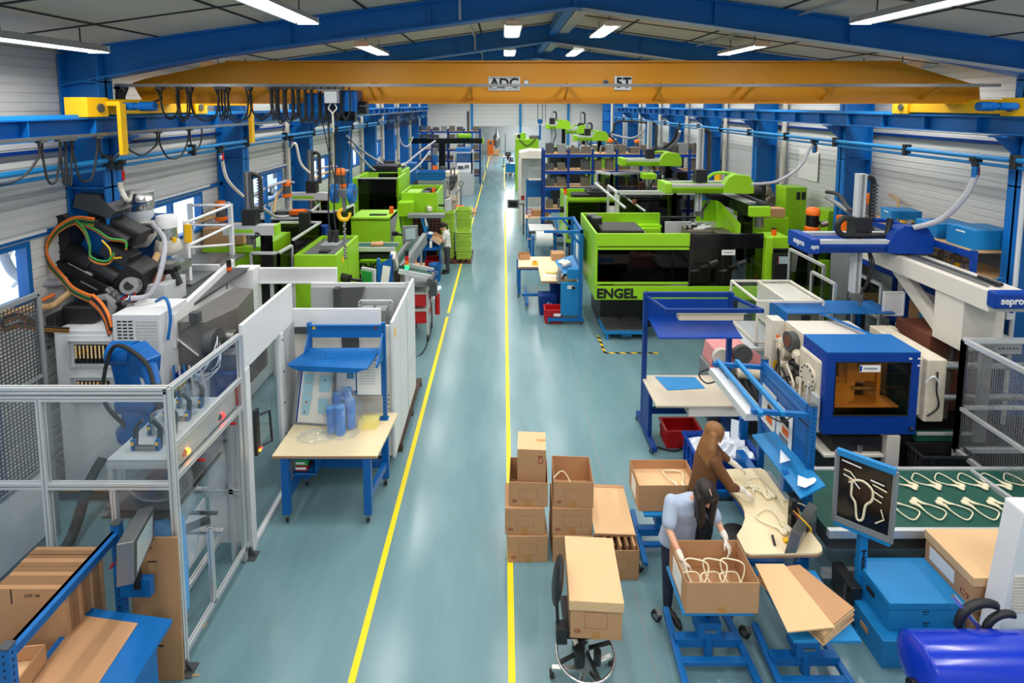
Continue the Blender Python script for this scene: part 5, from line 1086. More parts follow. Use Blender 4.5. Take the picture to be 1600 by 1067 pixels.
for i, (pts, m) in enumerate((([D(335, 326, 10.9), D(320, 338, 10.6), D(296, 345, 10.4)], 'hosebeige'), ([D(335, 338, 10.9), D(315, 345, 10.6), D(296, 356, 10.4)], 'hosebeige'), ([D(395, 306, 12), D(420, 292, 12.4), D(447, 283, 12.9)], 'hosegrey'), ([D(428, 332, 12.6), D(432, 308, 12.8), D(446, 288, 13)], 'hosebeige'), ([D(488, 272, 15), D(505, 262, 15.6), D(526, 260, 16)], 'hosegrey'), ([D(488, 281, 15), D(508, 270, 15.6), D(526, 268, 16)], 'hosebeige'), ([D(384, 320, 10.8), D(410, 325, 11), D(430, 338, 11.4), D(450, 338, 12)], 'hosegrey'))):
    S(cord(B(m), pts, 0.035, m, 10), 'material_hose', ['upper beige hose to the loader behind the guard rail', 'lower beige hose to the loader behind the guard rail', 'grey hose crossing the second window to the orange loader', 'beige hose rising to the second orange loader', 'upper hose to the loader behind the hook', 'lower hose to the loader behind the hook', 'pale hose looping over the green machine cover'][i], 'hose')
carton('large brown carton lying behind the white guard rail', (-5.84, 10.95, 2.5), 0.8, 0.5, 0.36, 0.1, 'closed', tape=False, frame=False)
t = T('tool_post', 'blue tool post standing before the second left window', 'post', (-5.6, 12.3, 0)); P(B('blue').cyl((-5.6, 12.3, 0), (-5.6, 12.3, 3.6), 0.02).box(-5.66, 12.26, 2.5, -5.54, 12.34, 3.0), 'pole', t)
# second green machine
t = T('moulding_machine', 'green injection moulding machine with a plain green door and orange beacon, second on the left', 'moulding machine', (-3.4, 14.0, 0), 0, 'green moulding machines on the left')
b = B('green'); b.box(-3.98, 13.5, 1.55, -2.95, 14.5, 2.48); b.add([(-2.95, 13.5, 1.55), (-2.78, 14.5, 1.2), (-2.95, 14.5, 2.48), (-2.95, 13.5, 2.48)], [(0, 1, 2, 3)]); P(b, 'clamp_housing', t, 0.012)
P(B('grey').box(-2.95, 13.52, 1.58, -2.94, 14.4, 2.4), 'end_panel', t); P(B('gloss').box(-3.96, 13.48, 2.40, -2.96, 13.5, 2.42).box(-3.55, 13.7, 2.48, -3.1, 13.85, 2.5), 'black_seam', t); P(B('white').box(-3.2, 13.48, 1.75, -3.15, 13.5, 1.85), 'door_latch', t)
P(B('amber').cyl((-3.02, 14.0, 2.48), (-3.02, 14.0, 2.66), 0.06, n=14), 'beacon', t)
b = B('black'); b.box(-3.9, 13.4, 0.0, -2.9, 14.4, 1.5); P(b, 'base', t)
b = B('green'); b.box(-3.7, 13.2, 1.05, -2.95, 13.38, 1.4); P(b, 'lower_cover', t)
b = B('ink'); b.text('ENGEL', 0.22, (-3.32, 13.195, 1.25), (1, 0, 0), (0, 0, 1), depth=0.006, bold=0.008, sx=1.15); P(b, 'lettering', t)
P(B('black').cyl((-2.95, 13.7, 2.0), (-2.8, 13.65, 2.0), 0.06).bar((-2.8, 13.65, 2.0), (-2.62, 13.6, 1.98), 0.05), 'panel_arm', t)
p = P(B('grey').cb((-2.45, 13.6, 2.02), (0.4, 0.06, 0.42), rz=0.35), 'operator_panel', t, 0.006); P(B('screen').cb((-2.44, 13.565, 2.02), (0.26, 0.03, 0.28), rz=0.35), 'screen', p)
t = T('belt_conveyor', 'green belt conveyor under the door of the second green machine', 'conveyor', (-3.1, 12.7, 0))
P(B('beltgreen').box(-3.66, 12.5, 1.93, -2.62, 12.9, 1.95), 'belt', t); P(B('alu').box(-3.66, 12.46, 1.86, -2.62, 12.5, 1.96).box(-3.66, 12.9, 1.86, -2.62, 12.94, 1.96), 'side_rail', t)
for x in (-3.6, -2.7): P(B('alu').bar((x, 12.5, 0), (x, 12.5, 1.86), 0.05), 'leg', t)
S(B('card').cb((-3.1, 12.7, 1.99), (0.28, 0.25, 0.05), rz=0.1, ry=0.03), 'cardboard_sheet', 'brown carton flat lying on the green belt conveyor', 'cardboard sheet')
t = T('inclined_conveyor', 'grey inclined conveyor rising towards the blue packing station', 'conveyor', (-2.4, 13.2, 0.8))
a, c = D(628, 424, 12.2), D(664, 372, 14.6); P(B('grey').bar(a, c, 0.12, 0.3), 'side_rail', t); P(B('grey').bar(a + Vector((-0.3, 0, 0)), c + Vector((-0.3, 0, 0)), 0.1, 0.28), 'side_rail', t); P(B('beltgreen').bar(a + Vector((-0.15, 0, 0.05)), c + Vector((-0.15, 0, 0.05)), 0.26, 0.02), 'belt', t)
for q in (0.25, 0.8): m = a.lerp(c, q); P(B('alu').bar(m, (m.x, m.y, 0), 0.05), 'leg', t)
P(B('offwhite').cb(D(616, 408, 12.1), (0.12, 0.2, 0.5), rx=0.7), 'end_lamp', t)
# third machine: window section and box section
t = T('moulding_machine', 'green injection moulding machine with a large black window, third on the left', 'moulding machine', (-3.4, 17.5, 0), 0, 'green moulding machines on the left')
b = B('green'); b.box(-5.05, 17.45, 0.6, -4.9, 17.6, 2.95); b.box(-5.05, 17.6, 0.6, -3.55, 19.2, 1.75); b.box(-3.6, 17.6, 1.7, -3.52, 19.0, 2.95); b.box(-5.05, 17.6, 2.6, -4.95, 19.2, 2.95); P(b, 'mould_housing', t, 0.008)
P(B('gloss').box(-4.88, 17.5, 2.42, -3.6, 17.54, 2.92), 'black_fascia', t); P(B('smoke').box(-4.88, 17.5, 1.8, -3.6, 17.52, 2.42), 'window', t); P(B('alu').box(-4.9, 17.48, 2.92, -3.58, 17.56, 2.96), 'top_trim', t)
for i in range(6): P(B('mouldsteel').box(-4.8+0.2*i, 17.75+0.05*(i % 3), 1.85, -4.66+0.2*i, 18.0, 2.1+0.08*(i % 3)), 'mould', t, 0.01)
b = B('green'); b.box(-3.34, 17.0, 1.0, -2.16, 17.05, 2.53); b.box(-3.34, 18.7, 1.0, -2.16, 18.75, 2.53); b.box(-3.34, 17.05, 1.0, -3.29, 18.7, 2.53); b.box(-2.21, 17.05, 1.0, -2.16, 18.7, 2.53); P(b, 'clamp_housing', t, 0.008)
P(B('black').box(-3.28, 17.06, 2.3, -2.22, 18.69, 2.38).box(-3.0, 17.5, 2.38, -2.5, 18.0, 2.46).box(-2.7, 18.1, 2.38, -2.4, 18.4, 2.5).box(-3.2, 17.2, 2.4, -2.75, 17.9, 2.52, 'green'), 'top_unit', t, 0.01)
P(B('green').box(-3.36, 16.5, 1.85, -2.88, 16.98, 2.3), 'terminal_box', t, 0.012); P(B('grey').box(-3.0, 16.2, 1.86, -1.85, 16.5, 1.98), 'ledge', t, 0.01)
P(B('black').box(-3.3, 17.05, 0, -2.2, 18.6, 1.0), 'base', t)
P(B('black').bar((-2.16, 17.4, 2.05), (-1.9, 17.3, 2.05), 0.06), 'panel_arm', t); p = P(B('lightgrey').cb((-1.83, 17.3, 2.08), (0.08, 0.4, 0.4), rz=-0.3), 'operator_panel', t, 0.006)
P(B('amber').cyl((-2.3, 17.15, 2.53), (-2.3, 17.15, 2.68), 0.055, n=14), 'beacon', t)
# more green machines behind
for i, (x0, x1, y0, y1, z0, z1, lab) in enumerate(((-5.6, -5.1, 15.2, 17.2, 0.3, 2.55, 'green machine cover by the wall left of the black window'), (-5.6, -4.0, 20.5, 22.4, 0.3, 2.75, 'green moulding machine partly hidden behind the black window machine'), (-5.6, -4.5, 22.5, 23.7, 0.3, 2.72, 'green and black moulding machine farther back by the left wall'))):
    t = T('moulding_machine', lab, 'moulding machine', ((x0+x1)/2, (y0+y1)/2, 0), 0, 'green moulding machines on the left')
    P(B('green').box(x0, y0, z0, x1, y1, z1), 'housing', t, 0.02); P(B('gloss').box(x0+0.1, y0+0.1, z1, x1-0.1, y1-0.1, z1+0.06).box(x0+0.3, y0+0.5, z1+0.06, x1-0.3, y1-0.4, z1+0.2, 'black'), 'top_unit', t, 0.01); P(B('black').box(x0, y0+0.05, 0, x1, y1-0.05, z0), 'base', t)
    if i: P(B('gloss').box(x1-0.9, y0-0.02, z1-0.5, x1-0.1, y0, z1-0.02), 'black_fascia', t); P(B('green').box(x1-0.08, y0-0.3, 0.3, x1+0.02, y0, z1+0.2), 'door_post', t)
crate('large open blue crate standing on the machines behind the third green machine', (-3.1, 22.5, 2.2), 1.2, 0.8, 0.36, 'blue', name='blue_crate')
S(B('grey').box(-3.6, 22.0, 0, -2.5, 23.0, 2.19), 'machine_cabinet', 'grey machine cabinet under the large open blue crate', 'cabinet', bev=0.01)
# ---------------- packing station of the woman in the white shirt
t = T('packing_station', 'blue packing station with a tilted carton where the woman in white stands', 'workstation', (-2.4, 16.4, 0))
P(B('cellblue').box(-2.62, 16.85, 0, -2.52, 16.95, 1.85), 'post', t); P(B('cellblue').box(-2.68, 15.95, 0.0, -2.02, 16.03, 0.06).box(-2.66, 15.98, 0.0, -2.56, 16.9, 0.06), 'foot', t)
P(B('cellblue').box(-2.64, 15.95, 0.9, -2.05, 16.05, 0.98).box(-2.64, 16.05, 0.93, -2.0, 16.9, 0.96).box(-2.64, 15.97, 0.06, -2.54, 16.05, 0.9), 'table_top', t); P(B('cellblue').add([(-2.5, 16.1, 1.35), (-1.98, 16.1, 1.0), (-1.98, 16.8, 1.0), (-2.5, 16.8, 1.35)], [(0, 1, 2, 3)]).box(-2.0, 16.1, 0.5, -1.97, 16.8, 1.0), 'tilted_shelf', t)
P(B('lightblue').cb((-2.5, 16.55, 1.65), (0.03, 0.8, 0.5), ry=-0.25), 'blue_board', t); P(B('offwhite').cb((-2.42, 16.9, 2.05), (0.14, 0.55, 0.1), rz=0.3), 'lamp_hood', t)
S(B('paper').cb((-2.47, 16.5, 1.68), (0.006, 0.3, 0.3), ry=-0.25), 'instruction_sheet', 'white sheet on the light blue board of the far packing station', 'paper'); S(B('film').ball((-2.3, 16.3, 1.36), 0.09, n=10, sc=(1.2, 1, 0.6)), 'film_scrap', 'white film scraps on the tilted shelf beside the woman', 'film')
c_ = carton('open cream carton tilted towards the woman in the white shirt', (-2.14, 16.42, 1.1), 0.34, 0.5, 0.16, 0.0, 'open', 'cardlight', tape=False, frame=False); c_.rotation_euler = (0, 0.55, 0)
S(B('white').lathe((-2.25, 15.99, 0.985), [(0.045, 0), (0.045, 0.17), (0.015, 0.22), (0.015, 0.27)], n=14), 'spray_bottle', 'white bottle on the front edge of the blue packing station', 'bottle')
crate('red crate under the far packing station', (-2.25, 16.55, 0.02), 0.5, 0.55, 0.46, 'red')
t = T('waste_bin', 'blue waste bin with a white recycling mark beside the woman', 'bin', (-2.08, 15.75, 0)); P(B('blue').lathe((-2.08, 15.75, 0), [(0.15, 0), (0.2, 0.52), (0.215, 0.53), (0.205, 0.54), (0.19, 0.52), (0.14, 0.03)], n=24), 'body', t)
b = B('white')
for k_ in range(3):
    a0 = PI/2 + k_*2*PI/3; b.tube([(-2.04+0.05*math.cos(a0+q*0.25), 15.53, 0.33+0.05*math.sin(a0+q*0.25)) for q in range(7)], 0.008, n=5)
P(b, 'recycling_mark', t)
bag('clear plastic bag hanging at the corner of the far packing station', -1.93, 16.2, 0.85, 0.5, 0.09, None)
S(B('film').tube(bez([(-1.92, 14.2, 0.01), (-1.95, 14.6, 0.015), (-1.88, 15.1, 0.02)], 6), [0.04]*5+[0.02]*5+[0.07]*3, n=8), 'film_scrap', 'strip of white film lying on the floor by the aisle line', 'film')
# brown mesh boxes and cartons behind the station
for i, (x, y, w, h_) in enumerate(((-3.0, 18.9, 1.0, 0.7), (-2.5, 16.0, 0.0, 0))):
    if w: 
        t = T('mesh_container', 'brown wire mesh container under the ledge of the third green machine', 'container', (-2.4, 15.6, 1.2)); b = B('brownrust')
        for k_ in range(8): b.bar((-2.95+0.13*k_, 16.9, 1.05), (-2.95+0.13*k_, 16.9, 1.8), 0.02); b.bar((-2.95, 16.9, 1.05+0.1*k_), (-2.04, 16.9, 1.05+0.1*k_), 0.02)
        b.box(-2.95, 16.92, 1.05, -2.04, 16.98, 1.8, 'black'); P(b, 'mesh_side', t)
for i, (x, y, sx, sy, h_, rz) in enumerate(((-3.05, 12.6, 0.55, 0.4, 0.2, 0.5), (-2.72, 12.45, 0.5, 0.4, 0.3, 0.1), (-2.35, 12.95, 0.6, 0.4, 0.36, 0.0), (-2.55, 14.6, 0.6, 0.5, 0.55, 0.05), (-2.85, 15.3, 0.5, 0.4, 0.6, 0.0))):
    carton(['brown carton low on the floor behind the small blue board', 'flat open carton behind the small blue board', 'carton under the stack light behind the white enclosure', 'brown carton under the inclined conveyor', 'brown carton beside the post of the far packing station'][i], (x, y, 0.5 if i < 3 else 0.3), sx, sy, h_, rz, 'open' if i in (1, 2) else 'closed', group='cartons round the inclined conveyor', frame=False)
t = T('carton_table', 'low grey table carrying the cartons behind the white enclosure', 'table', (-2.7, 12.7, 0)); P(B('grey').box(-3.4, 12.2, 0.45, -2.02, 13.3, 0.49), 'table_top', t)
for x in (-3.3, -2.1):
    for y in (12.3, 13.2): P(B('grey').bar((x, y, 0), (x, y, 0.45), 0.05), 'leg', t)
t = T('carton_table', 'low grey table under the inclined conveyor', 'table', (-2.7, 15.0, 0)); P(B('grey').box(-3.2, 14.3, 0.25, -2.2, 15.55, 0.29), 'table_top', t)
for x in (-3.1, -2.3):
    for y in (14.4, 15.45): P(B('grey').bar((x, y, 0), (x, y, 0.25), 0.05), 'leg', t)
# small blue board station
t = T('document_stand', 'small blue stand with a white sheet behind the white enclosure', 'stand', (-2.75, 11.9, 0)); P(B('cellblue').box(-2.92, 11.85, 0.0, -2.86, 11.95, 1.85).box(-2.62, 11.85, 0, -2.56, 11.95, 1.95), 'post', t)
P(B('cellblue').add([(-2.92, 11.84, 0.6), (-2.56, 11.84, 0.6), (-2.56, 11.84, 1.9), (-2.92, 11.84, 1.7), (-2.92, 11.9, 0.6), (-2.56, 11.9, 0.6), (-2.56, 11.9, 1.9), (-2.92, 11.9, 1.7)], [(0, 1, 2, 3), (7, 6, 5, 4), (0, 4, 5, 1), (1, 5, 6, 2), (2, 6, 7, 3), (3, 7, 4, 0)]), 'board', t); P(B('paper').cb((-2.72, 11.83, 1.45), (0.18, 0.004, 0.5), ry=0.15), 'sheet', t)
# trolley with red drawers and its small conveyor
t = T('tool_trolley', 'grey trolley with red drawers at the aisle behind the white enclosure', 'trolley', (-1.9, 12.0, 0))
for x in (-2.3, -1.72):
    for y in (11.6, 12.3): P(B('lightgrey').bar((x, y, 0.16), (x, y, 1.32), 0.05), 'leg', t); caster(t, x, y, 0.07, 0, 0.3, top=0.17)
P(B('grey').box(-2.35, 11.55, 1.30, -1.68, 12.35, 1.34), 'top', t)
for z in (0.42, 0.82): P(B('red').box(-2.28, 11.6, z, -1.75, 12.28, z+0.3), 'drawer', t, 0.01); P(B('lightgrey').box(-2.32, 11.57, z+0.3, -1.7, 12.3, z+0.33), 'shelf', t)
P(B('beltgreen').bar((-2.3, 11.5, 1.72), (-1.66, 11.7, 1.52), 0.5, 0.06), 'conveyor_belt', t); P(B('alu').bar((-2.3, 11.26, 1.76), (-1.62, 11.44, 1.56), 0.04, 0.1).bar((-2.3, 11.76, 1.76), (-1.62, 11.95, 1.56), 0.04, 0.1), 'conveyor_rail', t); P(B('darkgrey').cyl((-1.62, 11.3, 1.5), (-1.62, 11.8, 1.5), 0.07).box(-1.66, 11.5, 1.1, -1.5, 11.7, 1.42), 'drive_motor', t)
P(B('grey').add([(-2.35, 11.6, 1.75), (-2.05, 11.5, 2.0), (-2.0, 11.9, 2.0), (-2.3, 12.0, 1.75)], [(0, 1, 2, 3)]).bar((-2.3, 11.8, 1.34), (-2.3, 11.8, 1.75), 0.04), 'chute', t)
P(cord(B('rubber'), [(-1.68, 11.6, 1.2), (-1.6, 11.4, 0.5), (-1.75, 11.0, 0.03), (-2.1, 10.6, 0.02)], 0.014, 'rubber'), 'mains_cable', t)
for i, dx in enumerate((0, 0.09)): S(B('paleblue').lathe((-1.72+dx, 11.85, 1.345), [(0.035, 0), (0.035, 0.13), (0.012, 0.17), (0.02, 0.22)], n=12).box(-1.75+dx, 11.83, 1.55, -1.69+dx, 11.87, 1.58, 'royal'), 'spray_bottle', ['spray bottle on the trolley top, left of the pair', 'spray bottle on the trolley top, right of the pair'][i], 'bottle', 'spray bottles on the trolley')
S(B('red').cyl((-1.56, 12.1, 0.45), (-1.56, 12.1, 0.95), 0.06), 'fire_extinguisher', 'red cylinder hanging on the end of the trolley', 'cylinder')
# green crates on the red pallet
pallet('red pallet under the green crates beside the aisle', (-1.66, 18.2, 0), 1.14, 1.4, 'brownrust')
CR = []
def crates(x, y, n, who):
    for i in range(n): crate('yellow green stacking crate, %s of the %s stack' % (['lowest', 'second', 'third', 'fourth', 'fifth', 'topmost'][i if i < n-1 else 5], who), (x, y, 0.127 + i*0.32), 0.54, 0.56, 0.315, 'crategreen', group='yellow green crates on the red pallet')
crates(-1.36, 17.85, 3, 'short front'); crates(-1.94, 17.95, 5, 'left front'); crates(-1.40, 18.55, 5, 'right rear')
# distant wooden pallet with a hand truck
pallet('wooden pallet near the aisle behind the crates', (-1.75, 26.2, 0), 0.8, 1.2, 'wood')
t = T('hand_truck', 'dark hand pallet truck standing at the wooden pallet', 'pallet truck', (-2.1, 26.3, 0)); P(B('darkgrey').bar((-2.15, 26.4, 0.1), (-2.15, 26.5, 1.3), 0.05).tube(arc((-2.15, 26.5, 1.4), 0.12, 0, 2*PI, 12), 0.02, closed=False), 'handle', t); P(B('orange').box(-2.4, 26.0, 0.2, -2.0, 26.5, 0.3), 'fork', t)
# grey measuring cabinet, white machines and hoses
t = T('test_cabinet', 'tall grey steel cabinet with a glazed upper part at the far left of the aisle', 'cabinet', (-2.3, 31.5, 0))
P(B('lightgrey').box(-2.9, 30.8, 0, -1.8, 32.4, 1.35), 'lower_cabinet', t, 0.01); P(B('lightgrey').frame((-2.88, 30.85, 1.35), (-1.85, 30.85, 1.35), (-1.85, 30.85, 2.6), (-2.88, 30.85, 2.6), 0.08).frame((-1.85, 30.85, 1.35), (-1.85, 32.3, 1.35), (-1.85, 32.3, 2.6), (-1.85, 30.85, 2.6), 0.08).box(-2.88, 32.3, 1.35, -1.85, 32.35, 2.6, 'blue'), 'frame', t); P(B('clear').quad((-2.85, 30.86, 1.4), (-1.9, 30.86, 1.4), (-1.9, 30.86, 2.55), (-2.85, 30.86, 2.55)), 'glazing', t)
P(B('white').add([(-2.8, 31.0, 1.4), (-1.9, 31.0, 1.4), (-1.9, 31.8, 1.9), (-2.8, 31.8, 1.9)], [(0, 1, 2, 3)]).box(-2.7, 31.2, 1.6, -2.4, 31.4, 1.75, 'darkgrey').box(-2.3, 31.3, 1.62, -2.05, 31.5, 1.8, 'grey'), 'console', t); P(B('blue').box(-2.8, 30.9, 2.62, -1.95, 31.9, 2.85), 'blue_tray', t, 0.01)
for i, (px, py, Y, w, h_, dp, lab) in enumerate(((705, 285, 27.5, 0.8, 1.9, 1.4, 'dirty white moulding machine with loose hoses left of the grey cabinet'), (668, 262, 26.5, 1.2, 1.4, 1.2, 'white machine table with a framed window under the blue hopper'), (616, 262, 24.6, 0.95, 2.6, 1.2, 'white machine beside the blue cabinet far left'))):
    p = D(px, py, Y); t = T('moulding_machine', lab, 'moulding machine', (p.x, Y, 0), 0, 'white machines far down the left side')
    P(B('dirtywhite').box(p.x-w/2, Y-dp/2, 0, p.x+w/2, Y+dp/2, h_), 'body', t, 0.03)
    for k_ in range(13): P(B(['dirtywhite', 'lightgrey', 'darkgrey'][k_ % 3]).cb((p.x+R(-w/2.2, w/2.2), Y-dp/2-R(0, .2), R(0.6, h_+0.5)), (R(.15, .4), R(.2, .4), R(.15, .4))), 'valve_block', t, 0.02)
    for k_ in range(5): P(cord(B('rubber'), [(p.x+R(-.4, .4), Y-dp/2, h_+0.3), (p.x+R(-.5, .5), Y-dp/2-0.25, h_-0.4), (p.x+R(-.3, .4), Y-dp/2-0.1, 0.7)], 0.03, ['rubber', 'hosegrey'][k_ % 2]), 'hose', t)
p = D(680, 262, 27.0); t = T('material_hopper', 'blue and orange hopper on the white machine far left', 'hopper', (p.x, 27, p.z)); P(B('blue').lathe((p.x, 27, p.z+0.1), [(0.05, 0), (0.15, 0.3), (0.15, 0.55)], n=16), 'cone', t); P(B('orange').box(p.x-0.12, 26.9, p.z-0.12, p.x+0.12, 27.1, p.z+0.1), 'orange_valve', t); P(B('offwhite').box(p.x-0.08, 26.92, 1.4, p.x+0.08, 27.08, p.z-0.12), 'stem', t); P(B('steel').cyl((p.x, 27, p.z+0.65), (p.x, 27, p.z+1.0), 0.12), 'receiver', t)
S(B('blue').box(-5.0, 25.6, 0, -4.3, 26.3, 2.55), 'control_cabinet', 'blue control cabinet beside the far white machine', 'cabinet', bev=0.02); S(B('blue').box(-3.9, 26.4, 0.9, -3.2, 27.0, 1.0).box(-3.6, 26.6, 0, -3.5, 26.7, 0.9), 'blue_stand', 'small blue stand behind the large open blue crate', 'stand')
for i, pts in enumerate(([D(542, 212, 19), D(575, 242, 21), D(620, 262, 23), D(655, 238, 25), D(680, 220, 26.5)], [D(545, 222, 19), D(580, 262, 20.5), D(615, 280, 22), D(650, 262, 24), D(672, 236, 26)], [(-5.55, 28, 4.5), D(622, 205, 28), D(628, 225, 28), D(638, 228, 28.5), D(645, 214, 29)])): S(cord(B('hosegrey'), pts, 0.045, 'hosegrey', 10), 'conveying_hose', ['long upper grey hose sagging from the left columns to the far white machine', 'long lower grey hose sagging from the left columns to the far white machine', 'pale hose loop on the far left columns'][i], 'hose')
# black robot beam with its green cap in front of the blue rack
t = T('linear_robot', 'black robot beam with a green motor cap before the far left mould rack', 'robot', (-3.6, 33.5, 3.0)); P(B('gloss').box(-5.9, 33.3, 2.95, -1.3, 33.7, 3.28), 'beam', t, 0.01); P(B('green').box(-1.32, 33.28, 2.93, -1.24, 33.72, 3.3).box(-5.98, 33.28, 2.93, -5.9, 33.72, 3.3), 'end_cap', t); P(B('green').box(-2.9, 33.1, 3.3, -2.0, 33.4, 3.6), 'motor_hood', t, 0.1); P(B('darkgrey').box(-2.3, 33.35, 3.2, -2.15, 33.5, 5.0), 'mast', t); P(B('gloss').box(-4.1, 33.4, 0, -3.7, 33.6, 2.95), 'post', t)
# blue racks with moulds
def rack(label, x0, bays, bw, y, dp, levels, ztop, group, seed, fill=0.85, top=True):
    rnd = random.Random(seed); t = T('mould_rack', label, 'rack', (x0 + bays*bw/2, y, 0), 0, 'blue mould racks')
    for i in range(bays+1):
        for yy in (y, y+dp): P(B('navy').box(x0+i*bw-0.045, yy-0.03, 0, x0+i*bw+0.045, yy+0.03, ztop), 'upright', t)
    for z in levels:
        for i in range(bays):
            for yy in (y, y+dp): P(B('royal').box(x0+i*bw+0.05, yy-0.025, z-0.12, x0+(i+1)*bw-0.05, yy+0.025, z), 'beam', t)
        P(B('wood').box(x0, y-0.02, z, x0+bays*bw, y+dp+0.02, z+0.02), 'shelf', t)
    k_ = 0
    for li, z in enumerate(levels):
        for i in range(bays):
            n_ = 2 if bw < 1.2 else 3
            for j in range(n_):
                if rnd.random() > fill: continue
                w, h_ = bw/n_*rnd.uniform(.55, .85), rnd.uniform(.22, .42); cx = x0 + i*bw + (j+0.5)*bw/n_
                m = S(B(['mouldsteel', 'mouldsteel', 'grey', 'darkgrey'][rnd.randrange(4)]).box(cx-w/2, y+0.08, z+0.02, cx+w/2, y+0.08+rnd.uniform(.3, .55), z+0.02+h_).box(cx-w/2-0.01, y+0.2, z+0.02+h_*0.45, cx+w/2+0.01, y+0.26, z+0.02+h_*0.55).cyl((cx, y+0.2, z+h_), (cx, y+0.2, z+h_+0.06), 0.03), 'steel_mould', 'steel mould on shelf %d of %s, bay %d, place %d' % (len(levels)-li, group, i+1, j+1), 'mould', 'moulds on ' + group)
                k_ += 1
    return t
rack('tall dark blue rack full of steel moulds at the far left end', -6.0, 4, 1.1, 36.0, 0.8, [0.6, 1.6, 2.35, 3.05, 3.6], 3.75, 'the far left rack', 5)
for i, (x, h_) in enumerate(((-1.4, 3.3), (-1.15, 3.0))): S(B('grey').bar((x, 35.5, 0), (x, 35.5, h_), 0.05), 'post', ['grey post at the end of the far left rack', 'second grey post at the end of the far left rack'][i], 'post')
# beyond the back opening
t = T('dryer_cabinet', 'orange dryer cabinet at the far end of the aisle', 'dryer', (-1.4, 57.5, 0)); P(B('orange').box(-1.72, 57.2, 0, -1.05, 57.9, 1.55), 'cabinet', t, 0.02); P(B('screendark').box(-1.5, 57.19, 1.1, -1.2, 57.2, 1.4), 'control_panel', t)
t = T('steel_silo', 'steel silo beside the orange dryer at the far end', 'silo', (-0.7, 58.5, 0)); P(B('steel').lathe((-0.7, 58.5, 0.6), [(0.1, 0), (0.4, 0.4), (0.4, 1.3), (0.15, 1.6), (0.1, 2.2)], n=18), 'drum', t)
for a in range(3): P(B('grey').bar((-0.7+0.35*math.cos(a*2.1), 58.5+0.35*math.sin(a*2.1), 0), (-0.7+0.35*math.cos(a*2.1), 58.5+0.35*math.sin(a*2.1), 1.0), 0.06), 'leg', t)
pallet('pallet with cartons at the far end of the aisle', (-0.5, 56.0, 0), 1.6, 1.0, 'wood'); carton('carton on the far pallet', (-0.7, 56.0, 0.126), 0.6, 0.5, 0.5, 0, 'closed', frame=False)
t = T('test_bench', 'grey bench in the opening at the far end of the hall', 'bench', (0.3, 46, 0)); P(B('lightgrey').box(0.0, 45.5, 0.8, 0.9, 46.6, 0.9), 'top', t)
for x in (0.05, 0.85): P(B('grey').box(x-0.04, 45.55, 0, x+0.04, 46.5, 0.8), 'leg', t)
P(B('darkgrey').box(0.2, 45.8, 0.9, 0.7, 46.2, 1.3), 'instrument', t); P(B('darkgrey').bar((0.2, 46.0, 0.9), (0.2, 46.0, 3.0), 0.06), 'mast', t)
# ================================================================== RIGHT: green machines
def engel(label, x0, xg, x1, y0, y1, z0, ztop, bands, base=True):
    t = T('moulding_machine', label, 'moulding machine', ((x0+x1)/2, (y0+y1)/2, 0), 0, 'green moulding machines on the right')
    b = B('green'); w = 0.05
    b.box(x0, y0, z0, x0+w, y1, ztop); b.box(x0+w, y1-w, z0, xg, y1, ztop)
    P(b, 'end_wall', t, 0.008)
    zb, zc, zd, ze = bands   # top band bottom, second band bottom, glass bottom, lower band top
    P(B('green').box(x0+w, y0, zb, xg, y0+w, ztop), 'upper_panel', t, 0.006); P(B('green').box(x0+w, y0+0.005, zc, xg, y0+w, zb-0.025), 'upper_trim', t); P(B('gloss').box(x0+w, y0+0.02, zb-0.025, xg, y0+w, zb), 'seam', t)
    P(B('smoke').box(x0+w, y0+0.015, zd, xg, y0+0.03, zc), 'front_glass', t)
    P(B('green').box(x0+w, y0, zd-0.05, xg, y0+w, zd).box(x0+w, y0-0.01, z0, x1, y0+0.06, ze), 'lower_panel', t, 0.006)
    P(B('gloss').box(xg, y0-0.01, zb-0.05, x1, y0+0.05, ztop), 'black_fascia', t, 0.006); P(B('smokelight').box(xg, y0+0.01, zd-0.1, x1, y0+0.025, zb-0.05), 'side_glass', t); P(B('black').box(xg-0.01, y0-0.005, zd-0.1, xg+0.03, y0+0.03, zb), 'door_edge', t)
    if base: P(B('black').box(x0+0.3, y0+0.9, 0, x1-0.1, y1-0.1, z0), 'base', t); P(B('grey').box(x0+0.1, y0+0.3, z0, x1, y1-0.05, z0+0.05), 'floor_pan', t); P(B('lightgrey').box(xg+0.02, y1-0.45, z0+0.05, x1-0.05, y1-0.4, ztop-0.15), 'brightening_liner', t)  # pale liner added behind the side glass to brighten the dark interior
    return t
t = engel('large green injection moulding machine with big black lettering right of the aisle', 2.07, 4.18, 5.82, 11.5, 13.8, 1.02, 2.54, (2.25, 2.17, 1.43, 1.33))
b = B('ink'); b.text('ENGEL', 0.30, (2.56, 11.485, 1.16), (1, 0, 0), (0, 0, 1), depth=0.006, bold=0.012, sx=1.0); P(b, 'lettering', t)
P(B('paper').box(4.9, 11.505, 2.05, 5.2, 11.51, 2.17).box(4.95, 11.503, 2.1, 5.15, 11.505, 2.12, 'inkgrey'), 'notice', t)
P(B('black').box(2.35, 12.2, 1.1, 3.35, 13.1, 2.45), 'motor_block', t, 0.03)
for x, y in ((2.28, 13.3), (2.36, 13.0)): P(B('black').cyl((x, y, 1.2), (x, y, 2.56), 0.13, n=22).cyl((x, y, 2.56), (x, y, 2.6), 0.135, 'darkgrey', n=22), 'accumulator', t)
P(B('green').box(3.1, 13.5, 2.2, 4.15, 13.75, 2.26).box(3.3, 13.4, 1.6, 4.1, 13.5, 2.2), 'inner_ledge', t); P(B('grey').box(3.2, 12.6, 1.1, 3.5, 13.0, 2.3), 'valve_block', t, 0.02)
